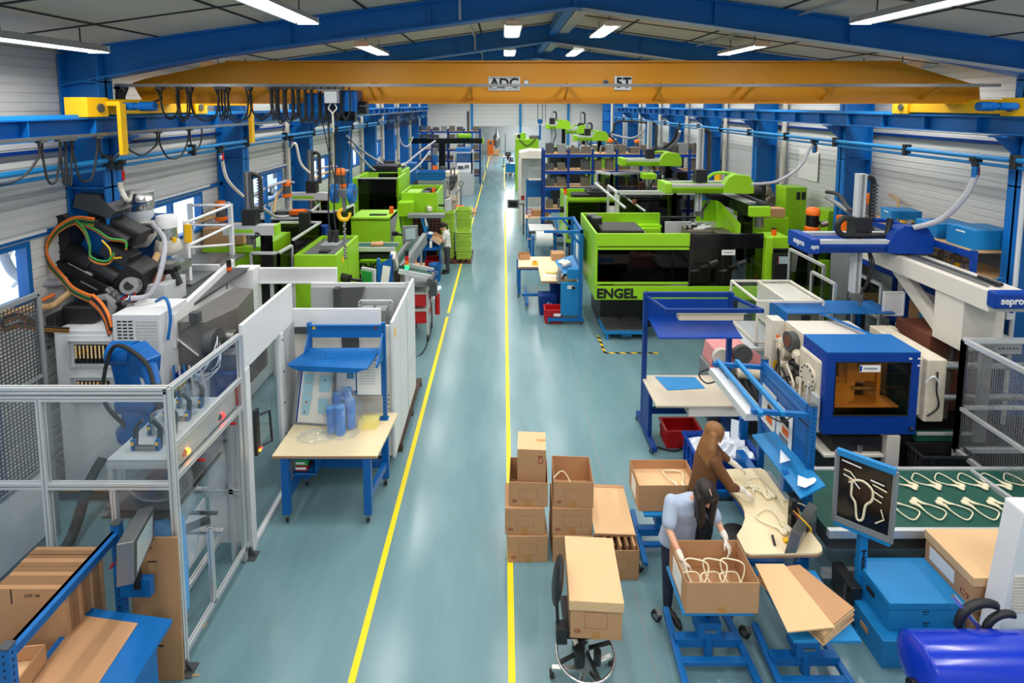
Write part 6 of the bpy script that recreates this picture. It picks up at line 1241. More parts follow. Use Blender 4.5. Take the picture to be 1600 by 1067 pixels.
P(B('amberglass_in').box(2.6, 11.9, 1.1, 3.8, 12.1, 1.3).box(2.95, 11.8, 1.5, 3.5, 12.15, 1.95, 'black').box(3.5, 11.8, 1.6, 4.1, 12.1, 1.9, 'darkgrey'), 'toggle_unit', t, 0.02)
for i in range(6): P(B(['steel', 'mouldsteel', 'lightgrey'][i % 3]).cyl((4.4+0.22*i, 11.95, 1.5+0.1*(i % 3)), (4.55+0.22*i, 11.9, 1.55+0.12*(i % 3)), 0.06, n=12), 'fitting', t)
P(B('mouldsteel').box(4.45, 12.3, 1.1, 5.0, 12.9, 2.42).box(5.15, 12.3, 1.1, 5.5, 12.9, 2.35), 'mould', t, 0.02)
for i in range(14): P(B(['steel', 'lightgrey', 'black'][i % 3]).cyl((4.45+R(0, .55), 12.3+R(0, .5), 2.42), (4.45+R(0, .55), 12.3+R(0, .5), 2.5), 0.04, n=10), 'hose_fitting', t)
P(B('black').bar((4.2, 13.75, 2.42), (5.25, 13.75, 2.42), 0.05), 'top_rail', t)
P(B('green').add([(5.0, 13.4, 2.2), (5.5, 13.4, 2.2), (5.5, 13.4, 2.95), (5.0, 13.4, 2.95)], [(0, 1, 2, 3)]).add([(5.5, 13.4, 2.2), (5.62, 12.2, 2.2), (5.62, 12.2, 2.6), (5.5, 13.1, 2.95), (5.5, 13.4, 2.95)], [(0, 1, 2, 3, 4)]).box(5.0, 12.3, 2.1, 5.6, 13.4, 2.2), 'green_hood', t)
P(B('green').box(5.86, 11.45, 0.3, 6.02, 11.95, 2.46).box(6.02, 11.5, 2.2, 6.4, 12.0, 2.46), 'end_post', t, 0.012); P(B('amber').cyl((6.15, 11.7, 2.46), (6.15, 11.7, 2.6), 0.055, n=14).cyl((6.15, 11.7, 2.6), (6.15, 11.7, 2.62), 0.058, 'gloss', n=14), 'beacon', t)
for i in range(7): P(B('yellow').tube(arc((5.75, 11.6, 1.35+0.035*i), 0.04, 0, 2*PI, 10, 'xy'), 0.008, n=5), 'coiled_line', t)
c_ = P(B('black').prism([(6.02, 1.25), (6.35, 1.25), (6.38, 1.85), (6.4, 2.1), (6.0, 2.1), (6.0, 1.85)], 'y', 11.36, 11.5), 'control_console', t, 0.02)
P(B('screen').box(6.1, 11.345, 1.9, 6.36, 11.36, 2.06).box(6.09, 11.34, 1.89, 6.1, 11.36, 2.07, 'redink'), 'screen', c_)
b = B('white')
for i in range(3): b.box(6.06+0.1*i, 11.35, 1.4, 6.13+0.1*i, 11.358, 1.47).box(6.06+0.1*i, 11.35, 1.3, 6.13+0.1*i, 11.358, 1.35)
P(b, 'keypad', c_)
# injection side of that machine
P(B('green').box(6.3, 11.9, 0.3, 7.6, 13.3, 1.55), 'injection_base', t, 0.01); P(B('green').box(6.3, 13.0, 1.55, 7.2, 13.05, 2.56).box(6.3, 13.05, 2.53, 7.2, 13.3, 2.56), 'rear_guard', t); P(B('green').box(7.0, 11.6, 1.0, 7.4, 11.9, 1.9), 'front_box', t, 0.01)
P(B('black').box(6.4, 12.2, 1.55, 7.5, 12.9, 2.0).cyl((6.3, 12.5, 2.0), (7.6, 12.5, 2.0), 0.16, n=20), 'injection_barrel', t, 0.02); P(B('gloss').bar((6.4, 11.62, 2.3), (7.7, 11.62, 2.3), 0.06).bar((7.1, 11.62, 1.0), (7.1, 11.62, 2.3), 0.05), 'guard_tube', t); P(B('smokelight').box(6.42, 11.63, 1.3, 7.7, 11.635, 2.28), 'guard_pane', t); P(B('paper').cb((6.55, 11.6, 1.85), (0.2, 0.01, 0.42), ry=0.1), 'notice', t)
carton('brown carton on top of the injection side of the large green machine', (6.75, 13.2, 2.57), 0.75, 0.3, 0.22, 0, 'closed', tape=False, frame=False)
for i in range(4): P(B('amber' if i == 1 else 'steel').cyl((6.9+0.15*i, 11.9, 2.0), (6.95+0.15*i, 11.95, 2.25), 0.05), 'valve', t)
# robot above it
gantry('green linear robot with a tall chrome mast above the large lettered green machine', 3.96, 6.12, 13.0, 3.38, 4.9, 2.75, 4.83, 'green', post=False)
t = T('robot_rail', 'black robot beam with a green end cap running over the large green machine', 'robot beam', (5.9, 13.4, 2.6), 0)
P(B('gloss').box(5.68, 11.95, 2.82, 6.12, 15.0, 3.1), 'beam', t, 0.01)
for x in (5.72, 5.82, 5.92): P(B('lightgrey').box(x, 12.2, 3.1, x+0.03, 15.0, 3.12), 'track', t)
P(B('darkgrey').box(6.05, 12.0, 3.1, 6.1, 15.0, 3.16), 'cable_tray', t); P(B('green').box(5.66, 11.85, 2.84, 6.14, 11.97, 3.08), 'end_cap', t, 0.02); P(B('gloss').box(5.75, 12.4, 1.6, 6.0, 12.7, 2.82).box(5.62, 12.0, 1.9, 5.9, 12.4, 2.3), 'bracket', t, 0.01); P(B('steel').cyl((6.0, 12.1, 2.55), (6.0, 12.1, 2.8), 0.1), 'vacuum_unit', t)
P(B('black').cyl((6.25, 14.0, 3.05), (6.9, 14.0, 3.05), 0.2, n=22).box(6.85, 13.9, 1.9, 7.05, 14.2, 3.3), 'servo_motor', t, 0.02); P(B('green').box(6.14, 13.6, 2.5, 6.3, 13.8, 2.8), 'green_box', t)
# treadplate step in front
t = T('treadplate_step', 'steel treadplate step with a blue frame under the black lettering', 'step', (2.85, 12.2, 0))
P(B('checker').add([(2.38, 13.1, 0.42), (3.2, 13.1, 0.42), (3.3, 12.35, 0.24), (2.36, 12.35, 0.24)], [(0, 3, 2, 1)]).box(2.36, 11.68, 0.22, 3.3, 12.35, 0.24), 'plate', t); P(B('lightblue').frame((2.36, 11.68, 0.18), (3.3, 11.68, 0.18), (3.3, 12.4, 0.18), (2.36, 12.4, 0.18), 0.07), 'frame', t)
for x in (2.4, 3.26):
    for y in (11.72, 12.36): P(B('lightblue').box(x-0.035, y-0.035, 0, x+0.035, y+0.035, 0.16), 'leg', t)
P(B('lightblue').tube([(2.72, 11.64, 0.18), (2.72, 11.62, 0.12), (2.94, 11.62, 0.12), (2.94, 11.64, 0.18)], 0.01), 'handle', t); P(cord(B('rubber'), [(3.1, 13.0, 0.46), (2.9, 12.6, 0.34), (2.8, 12.2, 0.27)], 0.012, 'rubber'), 'hose', t)
# second green machine
t = engel('green injection moulding machine with a dark glass front behind the large lettered one', 2.02, 3.75, 5.2, 16.5, 18.4, 1.0, 2.46, (2.36, 2.32, 1.35, 1.1))
P(B('black').box(2.25, 16.8, 2.3, 2.8, 17.3, 2.52).box(2.75, 16.9, 2.3, 3.6, 17.6, 2.6).box(2.9, 17.0, 2.6, 3.3, 17.4, 2.72, 'darkgrey').cyl((3.1, 17.2, 2.72), (3.1, 17.2, 2.85), 0.1, 'grey'), 'drive_unit', t, 0.03)
P(B('paper').box(3.3, 16.49, 1.9, 3.55, 16.5, 2.2), 'notice', t); P(B('gloss').cyl((2.02, 16.9, 2.0), (1.85, 16.9, 2.0), 0.1, n=16), 'black_knob', t)
P(B('gloss').box(3.8, 17.2, 2.46, 5.6, 17.5, 2.6).box(4.2, 16.6, 1.2, 5.0, 17.0, 2.3, 'mouldsteel').box(4.4, 16.55, 1.6, 4.7, 16.6, 2.0, 'steel'), 'mould_unit', t, 0.01)
t = T('signal_tower', 'thin pole with an amber beacon at the left end of the second green machine', 'signal tower', (1.9, 16.1, 0)); P(B('lightgrey').cyl((1.93, 16.1, 0), (1.93, 16.1, 2.65), 0.03), 'pole', t); P(B('amber').cyl((1.93, 16.1, 2.65), (1.93, 16.1, 2.82), 0.055).cyl((1.93, 16.1, 2.82), (1.93, 16.1, 2.85), 0.058, 'gloss'), 'beacon', t)
gantry('green linear robot with a tall mast above the second green machine, before the rack', 4.0, 6.02, 17.9, 3.48, 5.0, 2.6, 4.83, 'green')
t = T('robot_rail', 'dark robot beam of the second green machine before the mould rack', 'robot beam', (6.0, 18, 2.6)); P(B('gloss').box(5.75, 17.2, 2.9, 6.1, 19.2, 3.2), 'beam', t, 0.01); P(B('green').box(4.6, 17.1, 2.95, 5.05, 17.5, 3.15), 'green_box', t, 0.03); P(B('black').tube(arc((5.3, 17.2, 3.05), 0.12, PI/2, 1.5*PI, 10)+[(5.8, 17.2, 2.93)], 0.05), 'energy_chain', t); P(B('gloss').box(5.8, 17.5, 0, 6.0, 17.8, 2.9), 'post', t)
# aluminium guard between the two machines
t = T('machine_guard', 'wide aluminium guard with smoked panels between the two green machines on the right', 'machine guard', (4.6, 15.0, 0), 0, 'aluminium guards on the right')
for x0, x1 in ((3.3, 4.95), (4.95, 5.6)): alu_frame(t, [(x0, 15.0, 0.8), (x1, 15.0, 0.8), (x1, 15.0, 2.88), (x0, 15.0, 2.88)], 0.11, pane='smokelight')
alu_frame(t, [(3.3, 15.0, 0.8), (3.3, 16.3, 0.8), (3.3, 16.3, 2.88), (3.3, 15.0, 2.88)], 0.06, pane=None); P(B('alu').bar((3.4, 14.4, 2.55), (2.9, 16.3, 2.95), 0.05).bar((3.9, 14.2, 2.5), (3.3, 15.9, 2.9), 0.04), 'strut', t)
P(B('gloss').box(3.9, 14.9, 1.9, 4.2, 14.95, 2.6).cyl((3.7, 14.6, 2.62), (3.7, 14.6, 2.74), 0.06, 'brownrust'), 'latch_box', t); P(B('green').bar((4.85, 15.1, 0.8), (4.85, 15.1, 2.8), 0.08), 'green_post', t)
t = T('machine_guard', 'upright aluminium guard frame left of the mast of the second green machine', 'machine guard', (4.0, 18.6, 0), 0, 'aluminium guards on the right')
for a, c in (((3.35, 18.6), (3.75, 18.0)), ((3.75, 18.0), (5.3, 18.6))): alu_frame(t, [(*a, 1.5), (*c, 1.5), (*c, 3.02), (*a, 3.02)], 0.09, pane='smokelight')
carton('small brown carton behind the guard of the second green machine', (5.15, 19.0, 2.3), 0.4, 0.3, 0.3, 0, 'closed', tape=False, frame=False)
# mould rack across the right half
rack('dark blue rack full of steel moulds across the right half behind the green machines', 1.55, 7, 0.915, 19.7, 0.8, [0.5, 1.45, 2.30, 2.92, 3.55], 3.72, 'the right rack', 11)
for i in range(16): S(B(['steel', 'mouldsteel', 'black', 'lightgrey'][i % 4]).tube(bez([(1.8+0.38*i, 19.9, 3.6), (1.9+0.38*i, 20.1, 3.72+R(0, .12)), (2.1+0.38*i, 20.2, 3.62)], 5), R(0.02, 0.05), n=7), 'tool_part', 'loose tool on top of the right rack, number %d from the left' % (i+1), 'tool', 'loose parts on top of the right rack')
# glazed booth and workstations by the aisle
t = T('test_booth', 'white glazed booth with a pale canopy at the right edge of the aisle', 'booth', (1.2, 23.5, 0))
P(B('offwhite').prism([(0.72, 3.05), (0.74, 3.3), (1.2, 3.4), (1.9, 3.36), (1.9, 3.05)], 'y', 23.0, 24.4), 'canopy', t, 0.02)
for x in (0.75, 1.87):
    for y in (23.05, 24.35): P(B('offwhite').box(x-0.06, y-0.05, 0, x+0.06, y+0.05, 3.05), 'post', t)
P(B('clear').box(0.82, 23.02, 0.9, 1.82, 23.03, 3.0), 'glass_front', t); P(B('white').box(0.82, 23.0, 0.1, 1.82, 23.04, 0.9).box(1.15, 23.2, 0.9, 1.22, 23.25, 2.6).box(1.15, 23.2, 2.55, 1.6, 23.25, 2.62), 'inner_frame', t); P(B('redink').box(0.8, 22.98, 1.2, 0.95, 23.0, 1.4), 'notice', t); P(B('offwhite').box(0.8, 24.36, 0, 1.85, 24.4, 3.0), 'back_panel', t)
t = T('perforated_station', 'blue workstation with a perforated blue back panel before the glazed booth', 'workstation', (1.45, 21.6, 0))
P(B('blue').box(1.0, 21.2, 1.65, 1.92, 21.24, 2.36), 'perforated_panel', t, 0.004); P(B('offwhite').cb((1.46, 21.0, 2.4), (0.85, 0.12, 0.05)), 'lamp', t)
b = B('ink')
for i in range(14):
    for j in range(6): b.box(1.08+0.057*i, 21.197, 1.8+0.075*j, 1.088+0.057*i, 21.2, 1.808+0.075*j)
P(b, 'perforation', t)
for x in (0.97, 1.93): P(B('blue').box(x-0.03, 21.2, 0, x+0.03, 21.26, 2.4), 'post', t)
P(B('cream').box(0.88, 20.6, 0.88, 1.95, 21.3, 0.92), 'table_top', t); P(B('blue').box(0.95, 20.7, 0.82, 1.0, 21.2, 0.88).box(1.85, 20.7, 0.82, 1.9, 21.2, 0.88), 'top_bearer', t)
for x in (0.95, 1.88): P(B('blue').box(x-0.03, 20.65, 0, x+0.03, 20.71, 0.88), 'leg', t)
carton('brown carton on the perforated blue workstation', (1.5, 21.0, 0.921), 0.7, 0.3, 0.25, 0, 'closed', frame=False)
t = T('tape_dispenser', 'red wheeled tape dispenser on the perforated blue workstation', 'tape dispenser', (1.05, 20.75, 0.92)); P(B('red').box(1.0, 20.72, 0.92, 1.12, 20.78, 0.95).cyl((1.06, 20.73, 1.1), (1.06, 20.77, 1.1), 0.03), 'base', t); P(B('red').tube(arc((1.06, 20.75, 1.12), 0.13, 0, 2*PI, 16), 0.015, n=6), 'wheel', t)
t = T('operator_panel', 'small dark operator monitor on an arm beside the aisle at the glazed booth', 'monitor', (0.4, 21.3, 0)); P(B('grey').cb((0.42, 21.3, 1.35), (0.5, 0.06, 0.36)), 'case', t, 0.006); P(B('ink').cb((0.42, 21.26, 1.35), (0.36, 0.03, 0.24)), 'screen', t); P(B('darkgrey').bar((0.42, 21.35, 1.35), (0.85, 21.5, 1.3), 0.05).bar((0.85, 21.5, 0), (0.85, 21.5, 1.3), 0.06), 'arm', t)
# paper roll stand
t = T('roll_stand', 'blue stand carrying a big white paper roll beside the large green machine', 'roll stand', (1.4, 18.0, 0))
for x in (1.02, 1.78): P(B('blue').box(x-0.04, 17.5, 0, x+0.04, 17.58, 0.95).bar((x, 17.2, 0.12), (x, 18.4, 0.12), 0.07), 'upright', t)
P(B('steel').cyl((0.8, 17.54, 0.85), (2.0, 17.54, 0.85), 0.025), 'axle', t)
S(B('white').cyl((1.12, 17.54, 0.85), (1.68, 17.54, 0.85), 0.27, n=32).cyl((1.115, 17.54, 0.85), (1.685, 17.54, 0.85), 0.06, 'card', n=16), 'paper_roll', 'big white paper roll on the blue stand', 'paper roll')
t = T('foil_table', 'blue framed table with a white foil sheet behind the paper roll', 'table', (1.4, 19.0, 0)); P(B('white').box(0.95, 18.5, 0.9, 1.85, 19.5, 0.92), 'white_top', t); P(B('darkgrey').box(0.9, 18.42, 0.82, 1.9, 18.48, 0.9), 'front_rail', t); P(B('blue').bar((1.95, 18.4, 0.95), (1.95, 19.6, 1.15), 0.06), 'side_arm', t)
for x in (0.98, 1.85):
    for y in (18.5, 19.45): P(B('blue').box(x-0.03, y-0.03, 0, x+0.03, y+0.03, 0.9), 'leg', t)
# blue packing station by the aisle
t = T('packing_station', 'blue L shaped packing station with a light blue sloping board beside the aisle', 'workstation', (1.2, 13.3, 0))
P(B('cream').prism([(0.42, 14.3), (1.75, 14.3), (1.75, 15.3), (0.45, 15.3)], 'z', 0.87, 0.90), 'rear_top', t, 0.004); P(B('cream').prism([(0.98, 13.1), (1.9, 13.1), (1.9, 14.3), (0.98, 14.3)], 'z', 0.875, 0.905), 'front_top', t, 0.004); P(B('edgewood').box(0.98, 13.095, 0.85, 1.9, 13.1, 0.9).box(0.42, 14.29, 0.85, 0.98, 14.3, 0.9), 'edge', t)
for x, y in ((0.45, 14.35), (0.45, 15.2)): P(B('cellblue').box(x-0.045, y-0.045, 0.12, x+0.045, y+0.045, 0.87), 'leg', t); caster(t, x, y, 0.05, 0, 0.2, top=0.13)
P(B('cellblue').box(0.45, 14.32, 0.8, 1.7, 14.36, 0.87), 'apron', t); P(B('blue').box(0.5, 13.6, 0.32, 1.0, 13.68, 0.38).box(0.6, 13.5, 0.1, 0.68, 14.9, 0.16), 'stretcher', t)
b = B('lightblue'); b.box(1.42, 12.55, 0.22, 1.95, 12.62, 1.05); P(b, 'front_cabinet', t, 0.006); P(B('white').box(1.58, 12.53, 0.9, 1.75, 12.55, 0.98).cyl((1.72, 12.53, 0.94), (1.72, 12.49, 0.94), 0.04, 'black'), 'socket_box', t)
P(B('blue').box(1.86, 12.5, 0.1, 1.95, 12.6, 2.38).box(1.86, 14.0, 0.1, 1.95, 14.1, 2.38), 'post', t, 0.004); P(B('blue').box(1.1, 12.48, 0.1, 2.0, 12.58, 0.16), 'foot', t)
for x in (1.15, 1.95): caster(t, x, 12.53, 0.045, 0, 1.2, top=0.11)
P(B('blue').box(1.0, 12.52, 2.3, 1.9, 12.58, 2.36).box(1.0, 14.02, 2.3, 1.9, 14.08, 2.36).box(1.88, 12.5, 2.3, 1.94, 14.1, 2.38), 'top_frame', t); P(B('blue').bar((1.62, 12.55, 2.3), (1.9, 12.55, 2.0), 0.06).bar((1.62, 14.05, 2.3), (1.9, 14.05, 2.0), 0.06), 'brace', t)
P(B('lightblue').box(1.9, 12.7, 1.3, 1.93, 13.95, 2.2), 'blue_board', t); P(B('paper').box(1.893, 13.0, 1.5, 1.9, 13.35, 2.05), 'sheet', t)
P(B('lightblue').add([(1.5, 12.75, 1.2), (1.88, 12.75, 1.36), (1.88, 13.9, 1.36), (1.4, 13.9, 1.2), (1.5, 12.75, 1.18), (1.88, 12.75, 1.34), (1.88, 13.9, 1.34), (1.4, 13.9, 1.18)], [(0, 1, 2, 3), (7, 6, 5, 4), (0, 4, 5, 1), (1, 5, 6, 2), (2, 6, 7, 3), (3, 7, 4, 0)]).box(1.6, 12.62, 1.12, 1.9, 12.8, 1.36), 'sloping_board', t); P(B('grey').cb((1.42, 12.95, 1.1), (0.06, 0.3, 0.34), ry=0.1), 'operator_panel', t, 0.006)
for a in range(3): P(cord(B('rubber'), [(1.5, 13.0, 1.0), (1.6, 12.9, 1.12+.03*a), (1.8, 12.85, 1.05)], 0.014, 'rubber'), 'cable', t)
S(B('paper').cb((1.55, 13.6, 1.28), (0.16, 0.2, 0.006), ry=-0.38), 'instruction_sheet', 'white slip on the light blue sloping board', 'paper'); S(B('offwhite').cb((1.62, 13.2, 1.34), (0.2, 0.24, 0.06), ry=-0.38, rz=0.3), 'carton_blank', 'small cream box on the light blue sloping board', 'box')
S(B('yellow').box(0.82, 14.45, 0.902, 0.98, 14.6, 0.97).box(0.85, 14.5, 0.97, 0.95, 14.56, 1.0, 'orange'), 'tape_gun', 'yellow tape gun on the cream table by the aisle', 'tape gun'); carton('brown open carton at the far end of the cream table by the aisle', (0.62, 15.1, 0.905), 0.32, 0.26, 0.16, 0.1, 'open', tape=False, frame=False); carton('brown carton behind the light blue sloping board', (1.6, 15.05, 0.905), 0.36, 0.4, 0.2, 0.05, 'closed', frame=False)
S(B('foam').tube(bez([(1.15, 13.75, 0.93), (1.35, 13.65, 0.94), (1.5, 13.72, 0.95)], 4), 0.03, n=8), 'foam_strip', 'pale foam strip on the front part of the cream table', 'foam'); S(B('paper').box(1.05, 13.45, 0.906, 1.4, 13.62, 0.91), 'paper_label', 'white paper strip on the front part of the cream table', 'paper')
S(B('edgewood').box(1.38, 13.15, 0.906, 1.6, 13.4, 0.92), 'cutting_mat', 'brown mat on the front corner of the cream table', 'mat')
crate('dark red crate on the floor under the blue L shaped packing station', (1.25, 12.75, 0.0), 0.46, 0.4, 0.36, 'red'); S(B('paper').box(1.25, 12.54, 0.2, 1.42, 12.546, 0.27), 'crate_label', 'white label on the dark red crate', 'label')
t = T('waste_bin', 'navy recycling bin behind the dark red crate', 'bin', (1.15, 13.3, 0)); P(B('navy').prism([(0.95, 0), (1.35, 0), (1.38, 0.5), (0.92, 0.5)], 'y', 13.1, 13.5), 'body', t, 0.02)
b = B('white')
for k_ in range(3): a0 = PI/2 + k_*2*PI/3; b.tube([(1.18+0.06*math.cos(a0+q*0.25), 13.09, 0.28+0.06*math.sin(a0+q*0.25)) for q in range(7)], 0.01, n=5)
P(b, 'recycling_mark', t)
S(B('navy').lathe((1.45, 13.9, 0.0), [(0.14, 0), (0.22, 0.8)], n=18), 'blue_tub', 'dark blue tub standing under the cream table', 'tub')
# green cabinets, loaders along the right wall
for i, (x0, x1, y, z, lab) in enumerate(((7.3, 7.85, 13.4, 3.28, 'tall green control cabinet against the right wall'), (7.55, 8.0, 12.0, 2.95, 'green control cabinet behind the orange loader by the right wall'))):
    t = T('control_cabinet', lab, 'cabinet', ((x0+x1)/2, y, 0)); P(B('green').box(x0, y, 0, x1, y+0.5, z), 'body', t, 0.012); P(B('black').box(x0+0.28, y-0.006, z-0.32, x0+0.38, y, z-0.12).box(x0+0.41, y-0.006, z-0.32, x0+0.51, y, z-0.12), 'vent', t); P(B('yellow').box(x0+0.36, y-0.006, z-0.42, x0+0.4, y, z-0.38), 'warning_sticker', t)
t = T('material_loader', 'orange and black material loader right of the tall green cabinet', 'material loader', (6.95, 11.6, 2.35), 0, 'orange material loaders'); x, y = 6.95, 11.6
P(B('orange').lathe((x, y, 2.55), [(0.1, 0), (0.17, 0.05), (0.14, 0.14)], n=18), 'base', t); P(B('gloss').lathe((x, y, 2.69), [(0.13, 0), (0.13, 0.26)], n=18), 'drum', t); P(B('steel').cyl((x+0.12, y-0.1, 2.75), (x+0.26, y-0.12, 2.78), 0.07), 'motor', t); P(B('orange').lathe((x, y, 2.95), [(0.14, 0), (0.15, 0.06), (0.12, 0.15), (0.05, 0.17)], n=18), 'head', t); P(B('grey').cyl((x, y, 1.0), (x, y, 2.55), 0.05), 'pipe', t)
t = T('drying_hopper', 'orange cabinet with a steel hopper and orange loader beside the blue mast', 'hopper', (7.6, 10.9, 0)); P(B('orange').box(7.15, 10.6, 2.6, 7.3, 11.1, 3.05), 'orange_cabinet', t, 0.01); P(B('grey').box(7.12, 10.55, 0, 7.3, 11.15, 2.6), 'base_cabinet', t); P(B('steel').cyl((7.55, 10.9, 1.5), (7.55, 10.9, 3.05), 0.24, n=24), 'drum', t); P(B('grey').lathe((7.5, 10.8, 3.07), [(0.1, 0), (0.12, 0.3)], n=16), 'receiver', t); P(B('orange').lathe((7.5, 10.8, 3.36), [(0.14, 0), (0.15, 0.18), (0.1, 0.22)], n=18), 'head', t); P(B('brownrust').cyl((7.5, 10.8, 2.98), (7.5, 10.8, 3.1), 0.13), 'flange', t)
for i, (pts, m, r) in enumerate((([D(1292, 300, 11.4), D(1310, 304, 10.6), D(1325, 325, 9.6), D(1334, 330, 9.3)], 'rubber', 0.04), ([D(1292, 308, 11.4), D(1308, 318, 10.4), D(1326, 330, 9.5)], 'grey', 0.045), ([D(1390, 304, 10.8), D(1402, 312, 10.6), D(1404, 322, 10.3), D(1410, 338, 10.15)], 'hosebeige', 0.03))): S(cord(B(m), pts, r, m, 10), 'material_hose', ['black hose from the orange loader to the blue robot mast', 'grey hose from the orange loader to the blue robot mast', 'beige hose from the orange hopper down to the blue shelving'][i], 'hose')
# long blue shelving against the right wall
t = T('long_shelving', 'long dark blue shelving with wooden boards against the right wall', 'shelving', (7.55, 8.9, 0))
ys = (7.72, 8.95, 10.3)
for y in ys:
    for x in (7.08, 7.9): P(B('royal').box(x-0.035, y-0.03, 0, x+0.035, y+0.03, 3.22), 'upright', t)
for z in (3.18, 2.78, 2.38, 1.6):
    P(B('wood').box(7.1, 7.72, z, 7.9, 10.3, z+0.025), 'board', t)
    for x in (7.06, 7.92): P(B('royal').box(x-0.02, 7.72, z-0.08, x+0.02, 10.3, z+0.015), 'beam', t)
P(B('alu').bar((7.08, 7.72, 2.1), (7.9, 7.72, 2.75), 0.03), 'brace', t)
for i, (x, y, z, sx, sy, h_, rz) in enumerate(((7.45, 8.05, 3.206, 0.62, 0.5, 0.30, 0.0), (7.45, 8.72, 3.206, 0.6, 0.46, 0.24, 0.0), (7.5, 9.75, 3.206, 0.5, 0.4, 0.24, -0.2), (7.45, 8.3, 2.406, 0.5, 0.5, 0.24, 0.0), (7.42, 8.35, 1.63, 0.6, 0.7, 0.4, 0.0))):
    c_ = T('blue_carton', ['large blue carton on the near end of the long shelving, top board', 'second blue carton on the top board of the long shelving', 'blue carton at the far end of the top board by the orange hopper', 'blue carton on the third board of the long shelving', 'blue carton low on the long shelving'][i], 'box', (x, y, z), rz, 'blue cartons on the long shelving'); P(B('lightblue').box(-sx/2, -sy/2, 0, sx/2, sy/2, h_), 'body', c_, 0.006, world=False)
    P(B('paper').box(-sx/2-0.002, -0.08, h_*0.75, -sx/2, 0.08, h_*0.83), 'label', c_, world=False)
for i in range(26):
    z = 2.81 if i % 3 else 3.21; y = R(7.85, 10.1) if z < 3 else R(9.15, 9.5); x = R(7.2, 7.7)
    S(B(['steel', 'alu', 'steel', 'yellow', 'grey'][i % 5]).cb((x, y, z+0.03+ (0.05 if z > 3 else 0)), (R(.1, .3), R(.03, .08), R(.03, .05)), rz=R(0, 3)).cyl((x-0.05, y, z), (x-0.05, y, z+0.12), 0.02, 'steel'), 'gripper_part', 'metal gripper part number %d of the jumble on the long shelving' % (i+1), 'gripper part', 'gripper parts on the long shelving')
# far right machines behind the rack
for i, (x0, x1, y, z, m, lab) in enumerate(((0.8, 2.25, 33.0, 3.25, 'green', 'green moulding machine end far down the right side of the aisle'), (2.5, 4.6, 28.0, 2.9, 'black', 'dark moulding machine behind the right rack'), (4.4, 6.6, 27.0, 2.95, 'green', 'green and black moulding machine behind the right rack, farther right'), (5.0, 7.5, 33.5, 3.0, 'blue', 'blue bench far back at the right wall'))):
    t = T('moulding_machine', lab, 'moulding machine', ((x0+x1)/2, y+0.7, 0), 0, 'machines far down the right side'); P(B(m).box(x0, y, 0, x1, y+1.5, z), 'housing', t, 0.02)
    for k_ in range(6): P(B(['black', 'steel', 'green', 'mouldsteel', 'offwhite'][k_ % 5]).cb((R(x0+.2, x1-.2), y+R(.2, 1.2), z+R(.05, .2)), (R(.3, .7), R(.2, .4), R(.15, .4))), 'top_unit', t, 0.02)
    P(cord(B('rubber'), [(x0+.2, y-.05, z), ((x0+x1)/2, y-.1, z-.4), (x1-.2, y-.05, z)], 0.03, 'rubber'), 'hose', t)
gantry('small green linear robot far back, the leftmost of three', 2.25, 3.5, 27.5, 4.3, 2.55, 3.4, 5.1, 'green'); gantry('small green linear robot far back, the middle one of three', 3.3, 4.7, 28.5, 4.0, 4.2, 3.3, 5.05, 'green'); gantry('green linear robot far back, the nearest of three', 3.35, 4.95, 25.0, 3.85, 4.0, 3.2, 4.6, 'green')
dryer('orange and black loader beside the blue columns far right', (5.6, 27.4, 2.97), 1.5, drop=0.06); dryer('low orange loader behind the right rack', (5.75, 22.5, 3.5), 0.9, drop=3.5)
t = T('hoist_drum', 'blue drum hanging from cables before the far back wall', 'hoist', D(844, 185, 33)); p = D(844, 190, 33); P(B('blue').cyl((p.x, 33, p.z), (p.x, 33.2, p.z), 0.16, n=22).cyl((p.x, 33.1, p.z-0.2), (p.x, 33.1, 3.2), 0.07), 'drum', t)
for dx in (-0.15, 0.15, 0.35): P(B('rubber').cyl((p.x+dx, 33.1, p.z), (p.x+dx*0.9, 33.1, 6.0), 0.02, n=6), 'cable', t)
for i, pts in enumerate(([D(942, 216, 26), D(958, 206, 26), D(965, 190, 26), (7.2, 26, 4.52)], [D(955, 210, 25), D(985, 216, 25), D(1003, 208, 24), D(1008, 196, 24)], [D(1028, 235, 20), D(1050, 222, 19.5), D(1060, 200, 19)], [D(1035, 238, 20), D(1056, 222, 19.5), D(1062, 205, 19)], [(4.9, 25, 3.85), D(952, 212, 25), D(970, 228, 24), D(985, 234, 23)])): S(cord(B('hosegrey' if i % 2 else 'rubber'), pts, 0.05, 'hosegrey' if i % 2 else 'rubber', 8), 'conveying_hose', ['dark hose rising behind the far right robots', 'grey hose curving at the far right columns', 'dark hose hanging right of the second mast, the left one', 'grey hose hanging right of the second mast, the right one', 'dark hose running down to the low orange loader'][i], 'hose', 'hoses at the far right columns')
crumple('tangle_of_hoses', 'grey tangle of hoses and fittings heaped by the right wall behind the robot', 7.35, 14.6, 2.6, 0.35, 0.3, 0.65, m='mouldsteel', cat='hose tangle', seed=9); S(B('grey').box(7.1, 14.2, 0, 7.8, 15.0, 2.6), 'tool_cabinet', 'grey tool cabinet under the tangle of hoses', 'cabinet', bev=0.01); S(B('yellow').cyl((6.6, 16.0, 2.95), (6.6, 16.0, 3.3), 0.1).cyl((6.6, 16, 0), (6.6, 16, 2.95), 0.06, 'grey'), 'yellow_canister', 'yellow canister standing before the right wall', 'canister')
S(B('paper').box(8.155, 13.5, 3.4, 8.16, 14.4, 4.2), 'wall_notice', 'pale sheet fixed to the right wall beside a blue column', 'notice')
